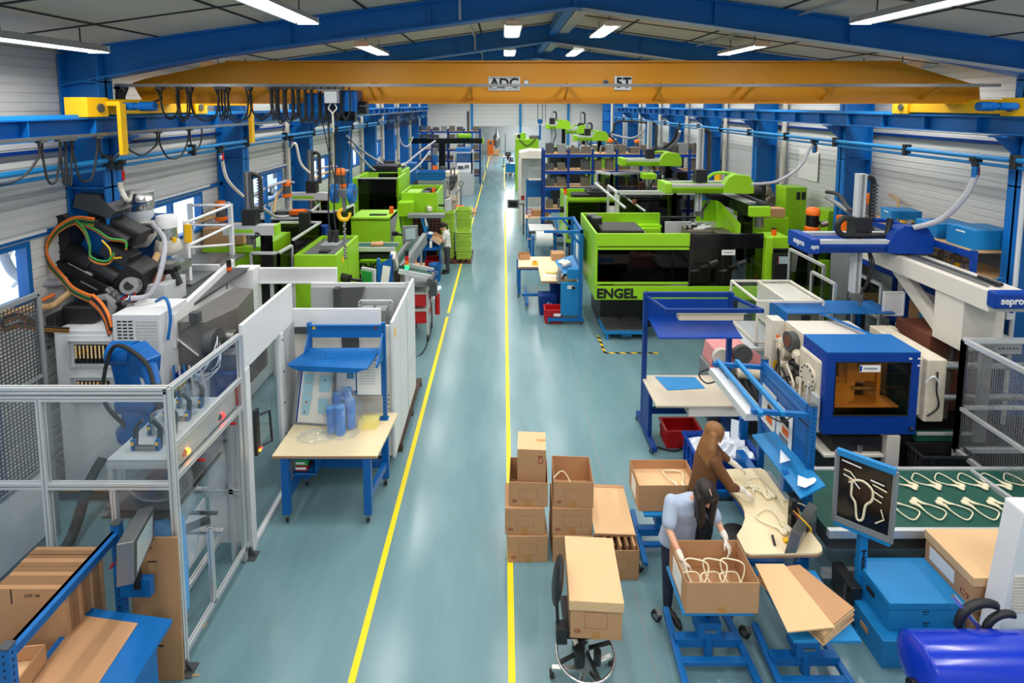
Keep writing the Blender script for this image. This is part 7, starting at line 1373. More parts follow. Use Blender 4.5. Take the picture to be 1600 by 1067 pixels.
# blue container and cart far in the aisle
t = T('blue_trolley', 'blue container trolley far down the right side of the aisle', 'trolley', (0.55, 39.5, 0)); P(B('lightblue').box(0.2, 39.2, 0.35, 0.95, 40.0, 1.0), 'container', t, 0.02); P(B('alu').frame((0.18, 39.15, 0.3), (0.97, 39.15, 0.3), (0.97, 39.15, 1.1), (0.18, 39.15, 1.1), 0.05), 'frame', t)
for x in (0.25, 0.9): caster(t, x, 39.3, 0.1, 0, 0.3, top=0.32)
# ================================================================== blue and white old machine with the white beam robot
t = T('moulding_machine', 'old white moulding machine with blue guards and an amber window', 'moulding machine', (5.6, 7.8, 0), 0)
x0, x1, y0, y1, z0, z1 = 4.5, 5.8, 7.0, 7.58, 0.78, 1.97
b = B('royal'); b.box(x0, y0, 1.84, x1, y0+0.03, z1); b.box(x0, y0, z0, x1, y0+0.03, 1.06); b.box(x0, y0, 1.06, x0+0.13, y0+0.03, 1.84); b.box(x1-0.13, y0, 1.06, x1, y0+0.03, 1.84); b.box(x0, y0+0.03, z0, x0+0.02, y1, z1); b.box(x1-0.02, y0+0.03, z0, x1, y1, z1); P(b, 'sliding_guard', t, 0.006)
P(B('blue').box(x0, y0, z1, x1, y1, z1+0.015), 'guard_top', t); P(B('amberglass').box(x0+0.13, y0+0.01, 1.06, x1-0.13, y0+0.018, 1.84), 'window', t); P(B('ink').frame((x0+0.13, y0-0.002, 1.06), (x1-0.13, y0-0.002, 1.06), (x1-0.13, y0-0.002, 1.84), (x0+0.13, y0-0.002, 1.84), 0.02, d=0.006), 'window_seal', t)
P(B('paper').box(4.96, y0-0.004, 1.70, 5.25, y0, 1.80).box(4.96, y0-0.006, 1.71, 4.99, y0-0.004, 1.79, 'royal').box(5.02, y0-0.006, 1.74, 5.2, y0-0.004, 1.76, 'inkgrey'), 'name_plate', t); P(B('black').ball((5.72, y0-0.03, 0.88), 0.03), 'handle', t)
for dx, dz in ((0.02, 1.88), (-0.1, 1.88), (0.02, 1.78)): P(B('white').box(x1-0.06+dx, y0-0.003, dz, x1-0.02+dx, y0, dz+0.025), 'white_mark', t)
P(B('amberglass_in').box(4.7, 7.35, 1.08, 4.95, 7.55, 1.4).cyl((4.85, 7.2, 1.25), (4.85, 7.5, 1.25), 0.17, n=24).box(5.0, 7.3, 1.1, 5.12, 7.5, 1.8).box(5.12, 7.3, 1.4, 5.4, 7.5, 1.62).box(5.4, 7.25, 1.06, 5.45, 7.5, 1.84).box(4.64, 7.2, 1.06, 5.7, 7.5, 1.08), 'toggle_link', t); P(B('chrome').cyl((4.6, 7.3, 1.3), (5.8, 7.3, 1.3), 0.03).cyl((4.6, 7.45, 1.66), (5.8, 7.45, 1.66), 0.03), 'guide_rod', t)
# rear platen with valves on its left face
P(B('dirtywhite').box(4.62, 7.6, 0.75, 4.9, 8.35, 1.86), 'rear_platen', t, 0.02); P(B('offwhite').box(4.62, 7.62, 1.86, 5.65, 8.3, 1.89).box(4.9, 7.6, 1.2, 5.6, 8.3, 1.86), 'platen_cover', t, 0.008)
P(B('dirtywhite').box(4.47, 7.1, 0.72, 4.55, 7.62, 1.8), 'end_plate', t, 0.05)
P(B('darkgrey').cyl((4.62, 8.0, 1.68), (4.5, 8.0, 1.68), 0.15, n=26).cyl((4.51, 8.0, 1.68), (4.49, 8.0, 1.68), 0.09, 'brownrust', n=22), 'tie_bar_nut', t)
P(B('dirtywhite').cyl((4.48, 7.34, 1.45), (4.44, 7.34, 1.45), 0.18, n=28), 'end_cover', t)
b = B('ink')
for k_ in range(12): a = 2*PI*k_/12; b.cyl((4.44, 7.34+0.15*math.cos(a), 1.45+0.15*math.sin(a)), (4.43, 7.34+0.15*math.cos(a), 1.45+0.15*math.sin(a)), 0.014, n=6)
P(b, 'cover_bolt', t)
rnd = random.Random(4)
for i in range(30):
    y, z = rnd.uniform(7.5, 8.25), rnd.uniform(0.75, 1.6); r = rnd.uniform(.03, .085); L = rnd.uniform(.08, .3); d = [Vector((-1, 0, 0)), Vector((-0.3, -1, 0)), Vector((0, 0, 1)), Vector((-.2, 1, 0))][i % 4].normalized()
    p = Vector((4.56, y, z)); P(B('dirtywhite' if i % 5 else 'black').cyl(p - d*L*0.3, p + d*L*0.7, r, n=12).cyl(p + d*L*0.62, p + d*L*0.72, r*1.25, n=12), 'hydraulic_valve', t)
for i in range(8): P(cord(B('rubber'), [(4.45, rnd.uniform(7.3, 8.2), rnd.uniform(1, 1.5)), (4.35, rnd.uniform(7.3, 8.1), rnd.uniform(.8, 1.2)), (4.5, rnd.uniform(7.2, 8.2), rnd.uniform(.5, .9))], 0.018, 'rubber' if i % 2 else 'dirtywhite'), 'hydraulic_hose', t)
P(B('lightgrey').box(4.42, 7.05, 1.0, 4.47, 7.2, 1.3), 'junction_box', t); P(B('white').tube([(4.43, 7.28, 1.4), (4.42, 7.3, 1.0), (4.44, 7.36, 0.8)], 0.014), 'conduit', t)
P(B('offwhite').box(4.42, 8.32, 0.9, 4.62, 8.55, 1.88), 'switch_box', t, 0.01); P(B('amber').cyl((4.52, 8.32, 1.6), (4.52, 8.27, 1.6), 0.04), 'main_switch', t); P(B('yellow').box(4.46, 8.315, 1.05, 4.58, 8.32, 1.2), 'warning_sticker', t)
P(B('blue').box(4.7, 8.42, 1.95, 6.5, 8.98, 1.97).box(4.7, 8.42, 1.6, 4.72, 8.98, 1.95).add([(5.22, 8.42, 1.96), (5.32, 8.42, 1.96), (5.62, 7.6, 1.95), (5.52, 7.6, 1.95)], [(0, 1, 2, 3)]), 'rear_guard', t)
P(B('brownrust').box(5.6, 7.8, 0.7, 5.9, 8.4, 1.7).box(6.3, 7.4, 0.75, 6.6, 8.3, 1.65, 'mouldsteel'), 'mould', t, 0.01); P(B('dirtywhite').cyl((6.3, 8.2, 1.75), (6.0, 8.0, 1.72), 0.1, n=18).box(5.9, 8.1, 1.6, 6.6, 8.3, 1.68), 'cylinder', t)
P(B('dirtywhite').box(5.92, 7.02, 0.95, 6.2, 8.2, 1.86), 'moving_platen', t, 0.02); P(B('offwhite').box(5.84, 7.1, 1.0, 5.93, 7.9, 1.84), 'platen_plate', t, 0.015)
for z in (1.72, 1.25): P(B('chrome').cyl((6.2, 7.15, z), (7.4, 7.15, z), 0.055, n=18), 'tie_bar', t)
P(B('brownrust').box(6.5, 7.7, 0.7, 7.9, 8.4, 1.9), 'fixed_platen', t, 0.01); P(cord(B('rubber'), [(6.05, 7.0, 1.7), (6.02, 6.96, 1.45), (6.08, 6.98, 1.2), (5.95, 7.0, 1.05)], 0.012, 'rubber'), 'sensor_cable', t); P(cord(B('white'), [(5.9, 7.0, 1.55), (5.95, 6.95, 1.66), (6.02, 6.96, 1.6), (6.06, 6.97, 1.52)], 0.014, 'white'), 'white_cable', t)
P(B('black').box(4.7, 7.1, 0.0, 7.9, 8.5, 0.68), 'bed', t); P(B('offwhite').box(4.55, 7.02, 0.42, 5.4, 7.5, 0.46).box(5.42, 7.0, 0.0, 5.6, 7.2, 0.76), 'white_column', t, 0.006); P(B('beltgreen').box(5.82, 7.0, 0.68, 6.6, 7.1, 0.78), 'green_chute', t); P(B('alu').box(5.82, 6.98, 0.78, 6.6, 7.0, 0.82), 'chute_rail', t); P(B('steel').cyl((5.1, 7.1, 0.46), (5.1, 7.1, 0.56), 0.035), 'knob', t)
crate('black crate under the green chute of the old white machine', (6.05, 6.85, 0.3), 0.75, 0.34, 0.36, 'black'); S(B('navy').box(5.3, 6.55, 0.02, 7.2, 7.02, 0.295), 'blue_plinth', 'dark blue plinth under the black crate behind the belt conveyor', 'plinth', bev=0.006)
t = T('control_door', 'small white cabinet with an open door before the white robot pillar', 'cabinet', (6.45, 8.0, 1.7)); P(B('white').box(6.35, 8.5, 1.9, 6.68, 8.53, 2.3).frame((6.35, 8.49, 1.9), (6.68, 8.49, 1.9), (6.68, 8.49, 2.3), (6.35, 8.49, 2.3), 0.02), 'door', t)
# white beam robot
t = T('linear_robot', 'blue and white linear robot on a long white beam by the right wall', 'robot', (6.7, 8.5, 0), 0)
P(B('offwhite').box(6.48, 6.8, 2.64, 6.98, 9.9, 2.93), 'beam', t, 0.012); P(B('steel').box(6.58, 6.95, 2.93, 6.63, 9.8, 2.95).box(6.70, 6.95, 2.93, 6.78, 9.8, 2.955, 'darkgrey'), 'rail', t); P(B('black').cyl((6.74, 6.9, 2.98), (6.74, 7.25, 2.98), 0.025), 'damper', t)
P(B('royal').box(6.46, 6.68, 2.72, 7.0, 6.82, 2.95), 'beam_cap', t, 0.03); P(B('white').text('sepro', 0.13, (6.68, 6.675, 2.835), (1, 0, 0), (0, 0, 1), depth=0.003, bold=0.004), 'lettering', t)
P(B('ink').text('ARM', 0.05, (6.478, 9.2, 2.8), (0, -1, 0), (0, 0, 1), depth=0.002), 'beam_mark', t)
P(B('offwhite').box(6.52, 7.2, 1.9, 7.12, 7.7, 2.64), 'pillar', t, 0.01); P(B('offwhite').bar((6.72, 7.72, 1.95), (6.72, 8.7, 2.64), 0.12, 0.2), 'strut', t); P(B('lightgrey').box(6.95, 7.1, 1.9, 7.3, 7.75, 2.08), 'pillar_foot', t, 0.01)
b = B('ink')
for i in range(6): b.cyl((6.98+0.05*i, 7.1, 1.99), (6.98+0.05*i, 7.09, 1.99), 0.01)
for i in range(5): b.cyl((6.55+0.09*i, 7.13, 1.9), (6.55+0.09*i, 7.13, 1.93), 0.022)
P(b, 'anchor_bolt', t)
P(cord(B('rubber'), [(6.7, 7.6, 2.5), (6.62, 7.5, 2.2), (6.64, 7.45, 1.8), (6.56, 7.4, 1.5)], 0.035, 'rubber'), 'cable', t)
gantry('blue topped robot arm with its chrome mast on the long white beam', 5.03, 7.05, 8.75, 3.1, 6.02, 2.2, 4.25, 'blue', lettering='sepro', post=False)
P(B('black').tube(arc((5.72, 8.6, 3.38), 0.15, PI/2, 1.5*PI, 10)+[(6.4, 8.6, 3.23), (6.45, 8.6, 3.52)], 0.05), 'energy_chain', t)
# clear hood cabinet and guards behind the old machine
t = T('clear_hood', 'clear framed hood box behind the royal blue workstation', 'hood', (5.0, 9.3, 0))
xa, xb, ya, yb, za, zb = 4.38, 5.5, 8.75, 9.8, 1.3, 2.04
for p, q in (((xa, ya, za), (xa, ya, zb)), ((xb, ya, za), (xb, ya, zb)), ((xa, yb, za), (xa, yb, zb)), ((xb, yb, za), (xb, yb, zb)), ((xa, ya, zb), (xb, ya, zb)), ((xa, yb, zb), (xb, yb, zb)), ((xa, ya, zb), (xa, yb, zb)), ((xb, ya, zb), (xb, yb, zb)), ((xa+.5, ya, zb), (xa+.5, yb, zb)), ((xa, ya, za), (xb, ya, za)), ((xa, ya, za), (xa, yb, za))): P(B('offwhite').bar(p, q, 0.035), 'frame', t)
for q in (((xa, ya, za), (xb, ya, za), (xb, ya, zb), (xa, ya, zb)), ((xa, ya, za), (xa, yb, za), (xa, yb, zb), (xa, ya, zb)), ((xa, ya, zb), (xb, ya, zb), (xb, yb, zb), (xa, yb, zb))): P(B('clear').quad(*q), 'pane', t)
P(B('offwhite').box(xa+.5, ya+0.1, 1.35, xb, yb, 2.0), 'white_box', t); P(B('lightgrey').box(xa-0.3, ya-0.1, za-0.1, xb, yb, za-0.05), 'shelf', t)
for x in (xa, xb):
    for y in (ya, yb): P(B('grey').bar((x, y, 0), (x, y, za), 0.05), 'leg', t)
P(B('darkgrey').box(5.2, ya+0.09, 1.55, 5.35, ya+0.1, 1.75), 'vent', t)
for lab, x, ya, yb, za, zb in (('aluminium guard gate behind the clear hood box, the farthest of three', 6.2, 9.9, 11.1, 1.55, 2.3), ('aluminium guard gate right of the clear hood box, the nearest of three', 5.95, 9.15, 9.85, 1.6, 2.2), ('aluminium guard gate under the white robot beam, the right one of three', 6.75, 9.1, 9.8, 1.6, 2.2)):
    t = T('guard_gate', lab, 'guard gate', (x, (ya+yb)/2, 0), 0, 'aluminium guard gates'); alu_frame(t, [(x, ya, za), (x, yb, za), (x, yb, zb), (x, ya, zb)], 0.05, pane='smokelight')
    for y in (ya, yb): P(B('alu').bar((x, y, 0), (x, y, za), 0.05), 'post', t)
# mesh fence at the right edge
t = T('mesh_fence', 'aluminium framed wire mesh fence at the right edge beside the belt conveyor', 'fence', (6.3, 6.4, 0))
for q in (((6.3, 6.9, 0.62), (6.3, 5.7, 0.62), (6.3, 5.7, 2.2), (6.3, 6.9, 2.2)), ((6.3, 6.9, 0.62), (8.0, 6.9, 0.62), (8.0, 6.9, 2.2), (6.3, 6.9, 2.2))): P(B('alu').frame(*q, 0.06).bar(Vector(q[0])+Vector((0, 0, .62)), Vector(q[1])+Vector((0, 0, .62)), 0.045), 'frame', t); P(B('wirefine').quad(*q), 'mesh', t)
for x, y in ((6.3, 6.9), (6.3, 5.7), (8.0, 6.9)): P(B('alu').bar((x, y, 0), (x, y, 0.62), 0.06), 'post', t)
S(B('perf').box(6.6, 6.95, 0.7, 6.75, 7.0, 2.1), 'perforated_strip', 'perforated grey strip behind the wire mesh fence', 'strip')
t = T('wall_box', 'white socket box with blue air lines on the first right column', 'socket box', (7.3, 7.4, 2.4)); P(B('white').box(7.3, 7.36, 2.3, 7.42, 7.42, 2.62).box(7.33, 7.355, 2.4, 7.39, 7.36, 2.5, 'royal'), 'box', t)
for i in range(4): P(B('blue').tube(arc((7.2, 7.4, 2.35+0.16*i), 0.08, 0, 2*PI, 12), 0.012, n=5), 'air_line', t)
S(B('white').cyl((7.44, 7.42, 0.2), (7.44, 7.42, 5.0), 0.03, n=10), 'wall_conduit', 'thin white conduit running up the first right column', 'conduit')
# ================================================================== RIGHT FOREGROUND
# royal blue empty workstation
t = T('packing_station', 'royal blue workstation with an empty beige top, lamp hood and tilted tray', 'workstation', (3.0, 8.0, 0))
for x in (2.33, 3.72):
    P(B('navy').box(x-0.035, 8.28, 0.1, x+0.035, 8.36, 2.36), 'post', t, 0.004); P(B('navy').box(x-0.04, 7.62, 0.08, x+0.04, 8.6, 0.16), 'foot', t, 0.004); P(B('navy').box(x-0.03, 7.9, 0.16, x+0.03, 8.3, 0.88), 'end_panel', t)
    for y in (7.68, 8.54): caster(t, x, y, 0.035, 0, 0.9, top=0.09)
    P(B('navy').bar((x, 8.3, 2.3), (x+(0.2 if x < 3 else 0.28), 7.85, 2.24), 0.045), 'lamp_arm', t)
P(B('navy').box(2.33, 8.3, 2.28, 3.72, 8.35, 2.36).box(2.5, 7.82, 2.21, 4.02, 7.87, 2.27), 'top_bar', t); P(B('royal').box(2.36, 8.3, 1.95, 3.70, 8.32, 2.25), 'back_panel', t)
P(B('beige').box(2.72, 7.84, 2.08, 3.72, 7.98, 2.2).box(2.68, 7.82, 2.19, 3.76, 8.0, 2.21), 'lamp_hood', t, 0.01)
P(B('royal').add([(2.36, 8.3, 1.96), (3.68, 8.3, 1.96), (3.72, 7.86, 1.80), (2.42, 7.86, 1.80), (2.36, 8.3, 1.94), (3.68, 8.3, 1.94), (3.72, 7.86, 1.78), (2.42, 7.86, 1.78)], [(0, 1, 2, 3), (7, 6, 5, 4), (0, 4, 5, 1), (1, 5, 6, 2), (2, 6, 7, 3), (3, 7, 4, 0)]), 'tilted_tray', t)
P(B('beige').box(2.30, 7.5, 0.875, 3.85, 8.40, 0.905), 'table_top', t, 0.004); P(B('navy').box(2.36, 7.95, 0.5, 3.7, 8.03, 0.58), 'stretcher', t); P(B('offwhite').box(2.8, 7.52, 0.72, 3.7, 7.9, 0.87), 'drawer', t, 0.006)
S(B('lightblue').prism([(2.60, 7.92), (3.22, 7.98), (3.18, 8.32), (2.52, 8.34)], 'z', 0.907, 0.913), 'plastic_sheet', 'bright blue plastic sheet lying on the empty beige workstation', 'plastic sheet')
crate('red crate on the floor under the royal blue workstation', (2.85, 8.0, 0.0), 0.6, 0.4, 0.3, 'red'); S(cord(B('rubber'), [(2.4, 7.85, 0.02), (2.7, 7.75, 0.02), (2.95, 7.95, 0.02), (3.2, 8.4, 0.02)], 0.014, 'rubber'), 'mains_cable', 'black cable lying on the floor before the red crate', 'cable')
t = T('granulator', 'pink and white machine unit with an open chain wheel behind the royal blue workstation', 'machine', (4.1, 8.9, 0)); P(B('pink').prism([(3.55, 0.95), (4.4, 0.95), (4.4, 1.15), (4.1, 1.3), (3.6, 1.25)], 'y', 8.6, 9.0), 'cover', t, 0.02); P(B('grey').box(3.5, 8.55, 0.0, 4.4, 9.0, 0.95), 'body', t, 0.01); P(B('darkgrey').cyl((4.05, 8.58, 1.2), (4.05, 8.5, 1.2), 0.16, n=22).cyl((3.7, 8.58, 1.15), (3.7, 8.5, 1.15), 0.15, 'offwhite', n=22), 'chain_wheel', t)
P(B('dirtywhite').cyl((3.9, 8.4, 0.95), (4.5, 8.3, 0.95), 0.09, n=18), 'cylinder', t)
for i in range(5): P(cord(B('rubber'), [(3.8+.1*i, 8.4, 0.9), (3.85+.08*i, 8.1-.05*i, 0.6), (3.95+.05*i, 8.0, 0.2), (4.1, 8.2, 0.05)], 0.035, 'rubber'), 'hose', t)
# blue bin with white film
b_ = crate('large royal blue bin full of white film behind the brown haired woman', (3.12, 7.1, 0.0), 0.92, 0.66, 0.56, 'royal', name='storage_bin', cat='bin')
rnd = random.Random(2); vs = []; n = 14
for i in range(n):
    for j in range(n): u, v = i/(n-1), j/(n-1); vs.append((2.72+0.8*u, 6.84+0.52*v, 0.46+0.17*math.sin(PI*u)*math.sin(PI*v)+rnd.uniform(0, .06)))
S(B('film').add(vs, [(i*n+j, i*n+j+1, (i+1)*n+j+1, (i+1)*n+j) for i in range(n-1) for j in range(n-1)]), 'film_heap', 'heap of white foam film filling the royal blue bin', 'film'); S(B('film').add([(3.3, 7.22, 0.5), (3.5, 7.18, 0.5), (3.52, 7.3, 0.78), (3.36, 7.34, 0.8)], [(0, 1, 2, 3)]).add([(2.85, 6.95, 0.58), (3.2, 7.0, 0.62), (3.3, 7.25, 0.66), (3.0, 7.3, 0.64)], [(0, 1, 2, 3)]), 'film_sheet', 'white film sheet sticking up out of the royal blue bin', 'film')
# kidney shaped work table with its back frame
t = T('work_table', 'cream work table with a scooped front where the two women pack', 'workbench', (2.95, 5.5, 0))
zt = 0.87
px = [(1132, 733), (1188, 731), (1196, 735), (1284, 853), (1285, 860), (1278, 864), (1172, 866), (1164, 862), (1151, 836), (1159, 824), (1164, 810), (1163, 798), (1158, 786), (1150, 776), (1140, 766)]
pl = [G(x, y, zt) for x, y in px]; P(B('cream').prism([(p.x, p.y) for p in pl], 'z', zt-0.02, zt), 'table_top', t, 0.003); P(B('edgewood').prism([(p.x, p.y) for p in pl], 'z', zt-0.045, zt-0.021), 'edge', t)
P(B('alu').bar(G(1200, 738, 0.86), G(1262, 826, 0.86), 0.05, 0.03), 'rear_rail', t)
for y, zb in ((5.65, 0.05), (6.74, 0.05)):
    b = B('blue'); perforated_post(b, 3.5, y, zb, 2.02, 0.075, 0.065); b.box(3.46, y-0.035, 2.02, 3.54, y+0.035, 2.03, 'darkgrey'); P(b, 'post', t); P(B('blue').bar((3.5, y, 1.9), (2.82, y+0.02, 1.94), 0.05), 'lamp_arm', t); P(B('blue').box(2.6, y-0.03, 0.08, 3.54, y+0.03, 0.14), 'foot', t)
P(B('blue').box(3.46, 5.7, 1.9, 3.49, 6.7, 2.0).box(3.46, 5.7, 1.84, 3.54, 6.7, 1.87), 'top_beam', t); P(B('cellblue').box(3.47, 5.7, 1.12, 3.485, 6.7, 1.82), 'back_board', t)
for x in (2.9, 3.15): P(B('lightblue').bar((x, 5.6, 1.94), (x, 6.8, 1.96), 0.05), 'lamp_rail', t)
P(B('alu').prism([(2.74, 1.83), (2.9, 1.83), (2.88, 1.91), (2.76, 1.91)], 'y', 5.66, 6.72), 'lamp_hood', t, 0.006); P(B('red').box(2.77, 6.72, 1.84, 2.87, 6.76, 1.9), 'lamp_end', t)
P(cord(B('rubber'), [(2.8, 6.76, 1.88), (2.65, 6.8, 1.78), (2.72, 6.7, 1.7), (2.9, 6.72, 1.76), (2.95, 6.75, 1.9)], 0.01, 'rubber'), 'lamp_cable', t); P(cord(B('rubber'), [(3.0, 5.64, 1.9), (3.15, 5.62, 1.84), (3.3, 5.64, 1.9), (3.45, 5.62, 1.78)], 0.008, 'rubber'), 'lamp_cable', t)
q = [G(1175, 679, 1.2), G(1216, 673, 1.28), G(1290, 758, 1.28), G(1251, 778, 1.2)]
P(B('lightblue').add(q + [p - Vector((0, 0, 0.02)) for p in q], [(0, 1, 2, 3), (7, 6, 5, 4), (0, 4, 5, 1), (1, 5, 6, 2), (2, 6, 7, 3), (3, 7, 4, 0)]), 'sloping_shelf', t); P(B('cellblue').box(3.2, 5.62, 1.0, 3.48, 5.68, 1.22), 'shelf_bracket', t); P(B('cellblue').box(3.2, 6.7, 0.9, 3.3, 6.76, 1.2), 'shelf_bracket', t); P(B('cellblue').box(3.1, 5.9, 0.1, 3.2, 6.6, 0.83), 'pedestal', t)
b = B('paper'); b.box(3.455, 5.95, 1.2, 3.462, 6.3, 1.68); 
for z, w_, m in ((1.55, .2, 'ink'), (1.42, .14, 'orange'), (1.3, .2, 'inkgrey')): b.box(3.45, 6.02, z-.05, 3.455, 6.02+w_, z+.04, m)
S(b, 'instruction_sheet', 'work instruction with photos on the blue board, the nearer one', 'paper', 'instructions on the blue board')
b = B('paper'); b.box(3.455, 6.33, 1.22, 3.462, 6.68, 1.72)
for z, w_, m in ((1.6, .2, 'pink'), (1.48, .12, 'brownrust'), (1.34, .15, 'orange')): b.box(3.45, 6.4, z-.05, 3.455, 6.4+w_, z+.04, m)
S(b, 'instruction_sheet', 'work instruction with photos on the blue board, the farther one', 'paper', 'instructions on the blue board')
S(B('film').add([tuple(G(x, y, 1.27)) for x, y in ((1247, 742), (1262, 748), (1280, 744), (1272, 755), (1258, 762), (1246, 758))], [(0, 1, 2, 3, 4, 5)]).add([(3.2, 5.72, 1.275), (3.34, 5.75, 1.29), (3.3, 5.9, 1.32)], [(0, 1, 2)]), 'paper_slip', 'crumpled white slip in a clear pouch on the light blue sloping shelf', 'paper')
q = [(1264, 783), (1277, 792), (1252, 838), (1236, 828)]; f = [D(x, y, Y) for (x, y), Y in zip(q, (5.35, 5.35, 4.95, 4.95))]; lo = [D(1222, 876, 4.93), D(1236, 887, 4.93)]
t = T('touch_panel', 'steel cased touch panel seen from behind on the cream work table', 'monitor', (3.0, 5.1, 0.87)); P(B('steel').add([f[0], f[1], f[2], f[3], lo[0], lo[1], f[0]-Vector((.0, 0, .36)), f[1]-Vector((0, 0, .36))], [(0, 1, 2, 3), (3, 2, 5, 4), (0, 3, 4, 6), (1, 7, 5, 2), (0, 6, 7, 1), (4, 5, 7, 6)]), 'case', t, 0.004)
P(B('black').bar((3.05, 5.2, 1.1), (3.35, 5.6, 1.05), 0.05).bar((3.1, 5.25, 0.9), (3.1, 5.25, 1.2), 0.06), 'arm', t)
for i, m in enumerate(('rubber', 'red', 'rubber', 'yellow')): P(cord(B(m), [(3.05, 5.15, 1.15), (3.12+.03*i, 5.1, 1.0), (3.15+.02*i, 5.2, 0.9), (3.3, 5.5, 0.9)], 0.01, m), 'cable', t)
for i, (x, y, rz, lab) in enumerate(((1188, 762, 0.3, 'white ring part at the back of the cream table'), (1165, 768, 2.2, 'white ring part under the hands of the brown haired woman'), (1208, 815, 0.5, 'white ring part in the middle of the cream table'), (1243, 800, -0.4, 'white ring part on the cream table beside the touch panel'))): p = G(x, y, 0.885); ring_part(lab, p, rz, 'white ring parts on the table', sc=0.78)
S(B('yellow').box(2.92, 5.05, 0.872, 2.98, 5.1, 0.9), 'marker', 'yellow marker beside the touch panel on the cream table', 'marker'); S(B('black').bar((2.8, 5.02, 0.885), (2.83, 5.13, 0.895), 0.02), 'knife', 'black knife beside a white ring part on the cream table', 'knife')
# carton sheets on a lift trolley
def lift_trolley(label, x, y, zp, w, d, m='lightblue', rz=0.0):
    t = T('lift_trolley', label, 'trolley', (x, y, 0), rz, 'blue lift trolleys'); a, e = w/2, d/2
    P(B(m).box(-a, -e, zp-0.03, a, e, zp), 'plate', t, 0.004, world=False); P(B('rubber').cyl((0, 0, 0.42), (0, 0, zp-0.03), 0.03, n=14), 'lift_rod', t, world=False); P(B('blue').box(-0.11, -0.09, 0.25, 0.11, 0.09, 0.42).cyl((0, -0.05, 0.06), (0, -0.05, 0.3), 0.045), 'lift_housing', t, 0.006, world=False)
    P(B('steel').box(-0.05, -0.1, 0.33, 0.06, -0.09, 0.35), 'pedal', t, world=False); P(B('blue').box(-0.32, -0.06, 0.13, 0.32, 0.02, 0.22).box(-0.3, -0.22, 0.12, 0.3, -0.16, 0.16), 'cross_bar', t, 0.004, world=False)
    for s in (-1, 1):
        P(B('blue').bar((s*0.3, 0.32, 0.15), (s*0.34, -0.46, 0.13), 0.06, 0.06), 'foot', t, 0.004, world=False)
        for yy in (0.3, -0.44): caster(t, s*(0.37 if yy > 0 else 0.38), yy, 0.055, 0, 0.8, world=False, top=0.13)
    return t
lift_trolley('blue lift trolley under the carton the dark haired woman is filling', 2.0, 4.72, 0.70, 0.66, 0.5)
lift_trolley('blue lift trolley under the open carton with a single white part', 1.98, 6.05, 0.55, 0.6, 0.46)
lift_trolley('blue lift trolley under the pile of carton sheets', 2.85, 4.55, 0.72, 0.6, 0.7)
for i in range(8): S(B('card' if i % 2 else 'cardlight').prism([(2.50+0.004*i, 4.78), (2.95, 4.83), (3.20-0.01*(i % 3), 4.38), (2.78+0.006*(i % 3), 4.15+0.01*(i % 2))], 'z', 0.722+0.016*i, 0.735+0.016*i), 'carton_sheet', 'brown carton sheet in the pile on the lift trolley, %s' % ('lowest' if i == 0 else 'layer %d from below' % (i+1)), 'cardboard sheet', 'carton sheets on the lift trolley')
q = [G(1180, 880, 0.87), G(1225, 880, 0.87), G(1305, 979, 0.87), G(1231, 986, 0.87)]; S(B('cardlight').prism([(p.x, p.y) for p in q], 'z', 0.853, 0.865), 'carton_sheet', 'topmost carton sheet turned askew on the pile by the cream table', 'cardboard sheet')
# cartons being filled
c_ = carton('open brown carton with white ring parts that the dark haired woman is filling', (2.03, 4.70, 0.705), 0.68, 0.48, 0.31, 0, 'open', frame=False); P(B('paper').box(-0.345, -0.12, 0.05, -0.341, 0.12, 0.25), 'label', c_, world=False)
for i, (x, y, lab) in enumerate(((1.88, 4.70, 'left'), (2.06, 4.70, 'middle'), (2.23, 4.70, 'right'))): ring_part('white ring part standing in the carton of the dark haired woman, %s one' % lab, (x, y, 0.84), -0.25, 'white ring parts in the carton', rx=0.95, sc=0.72)
for i, (x, y, lab) in enumerate(((1.82, 4.58, 'left'), (2.02, 4.58, 'middle'), (2.2, 4.58, 'right'))): ring_part('white ring part lying low at the front of that carton, %s one' % lab, (x, y+0.05, 0.80), 0.1, 'white ring parts in the carton', rx=0.5, sc=0.62)
c_ = carton('open carton with a cream lining and one white part behind the dark haired woman', (1.98, 6.1, 0.555), 0.72, 0.46, 0.33, 0, 'open', frame=False); P(B('cardlight').box(-0.35, -0.22, 0.2, 0.35, 0.22, 0.21), 'inlay', c_, world=False); P(B('paper').box(-0.365, -0.1, 0.05, -0.361, 0.1, 0.25), 'label', c_, world=False)
ring_part('single white ring part in the lined open carton', (2.14, 6.1, 0.785), 0.1, 'white ring parts in cartons', ry=0.1, sc=0.8)
# carton piles at the aisle
def pile(x0, tag_, hs):
    for i, (dx, dy, h) in enumerate(hs[:-1]): carton('closed brown carton, %s of the %s pile by the yellow line' % (['lowest', 'second'][i], tag_), (x0+dx, 5.97+dy, 0.0 if i == 0 else 0.335), 0.47, 0.42, 0.33, 0.02-0.03*i, 'closed', group='carton piles by the yellow line', stamp=True)
pile(0.29, 'left', [(0, 0, .33), (-0.03, 0.02, .33), 0]); pile(0.82, 'middle', [(0, 0, .33), (0, 0.02, .33), 0])
carton('open brown carton on top of the left pile with a closed carton in it', (0.31, 6.03, 0.67), 0.46, 0.44, 0.30, -0.05, 'open', group='carton piles by the yellow line'); c_ = carton('closed carton marked C9 standing in the open top carton of the left pile', (0.35, 6.06, 0.70), 0.34, 0.34, 0.62, -0.06, 'closed', tape=True, frame=False, text=('C9', 0.09, (0.11, -0.172, 0.5), (0, 0, 1), (-1, 0, 0)))
P(B('cardlight').box(-0.17, -0.17, 0.62, 0.17, 0.17, 0.624).box(0.06, -0.01, 0.624, 0.172, 0.03, 0.626, 'tape'), 'lid', c_, world=False)
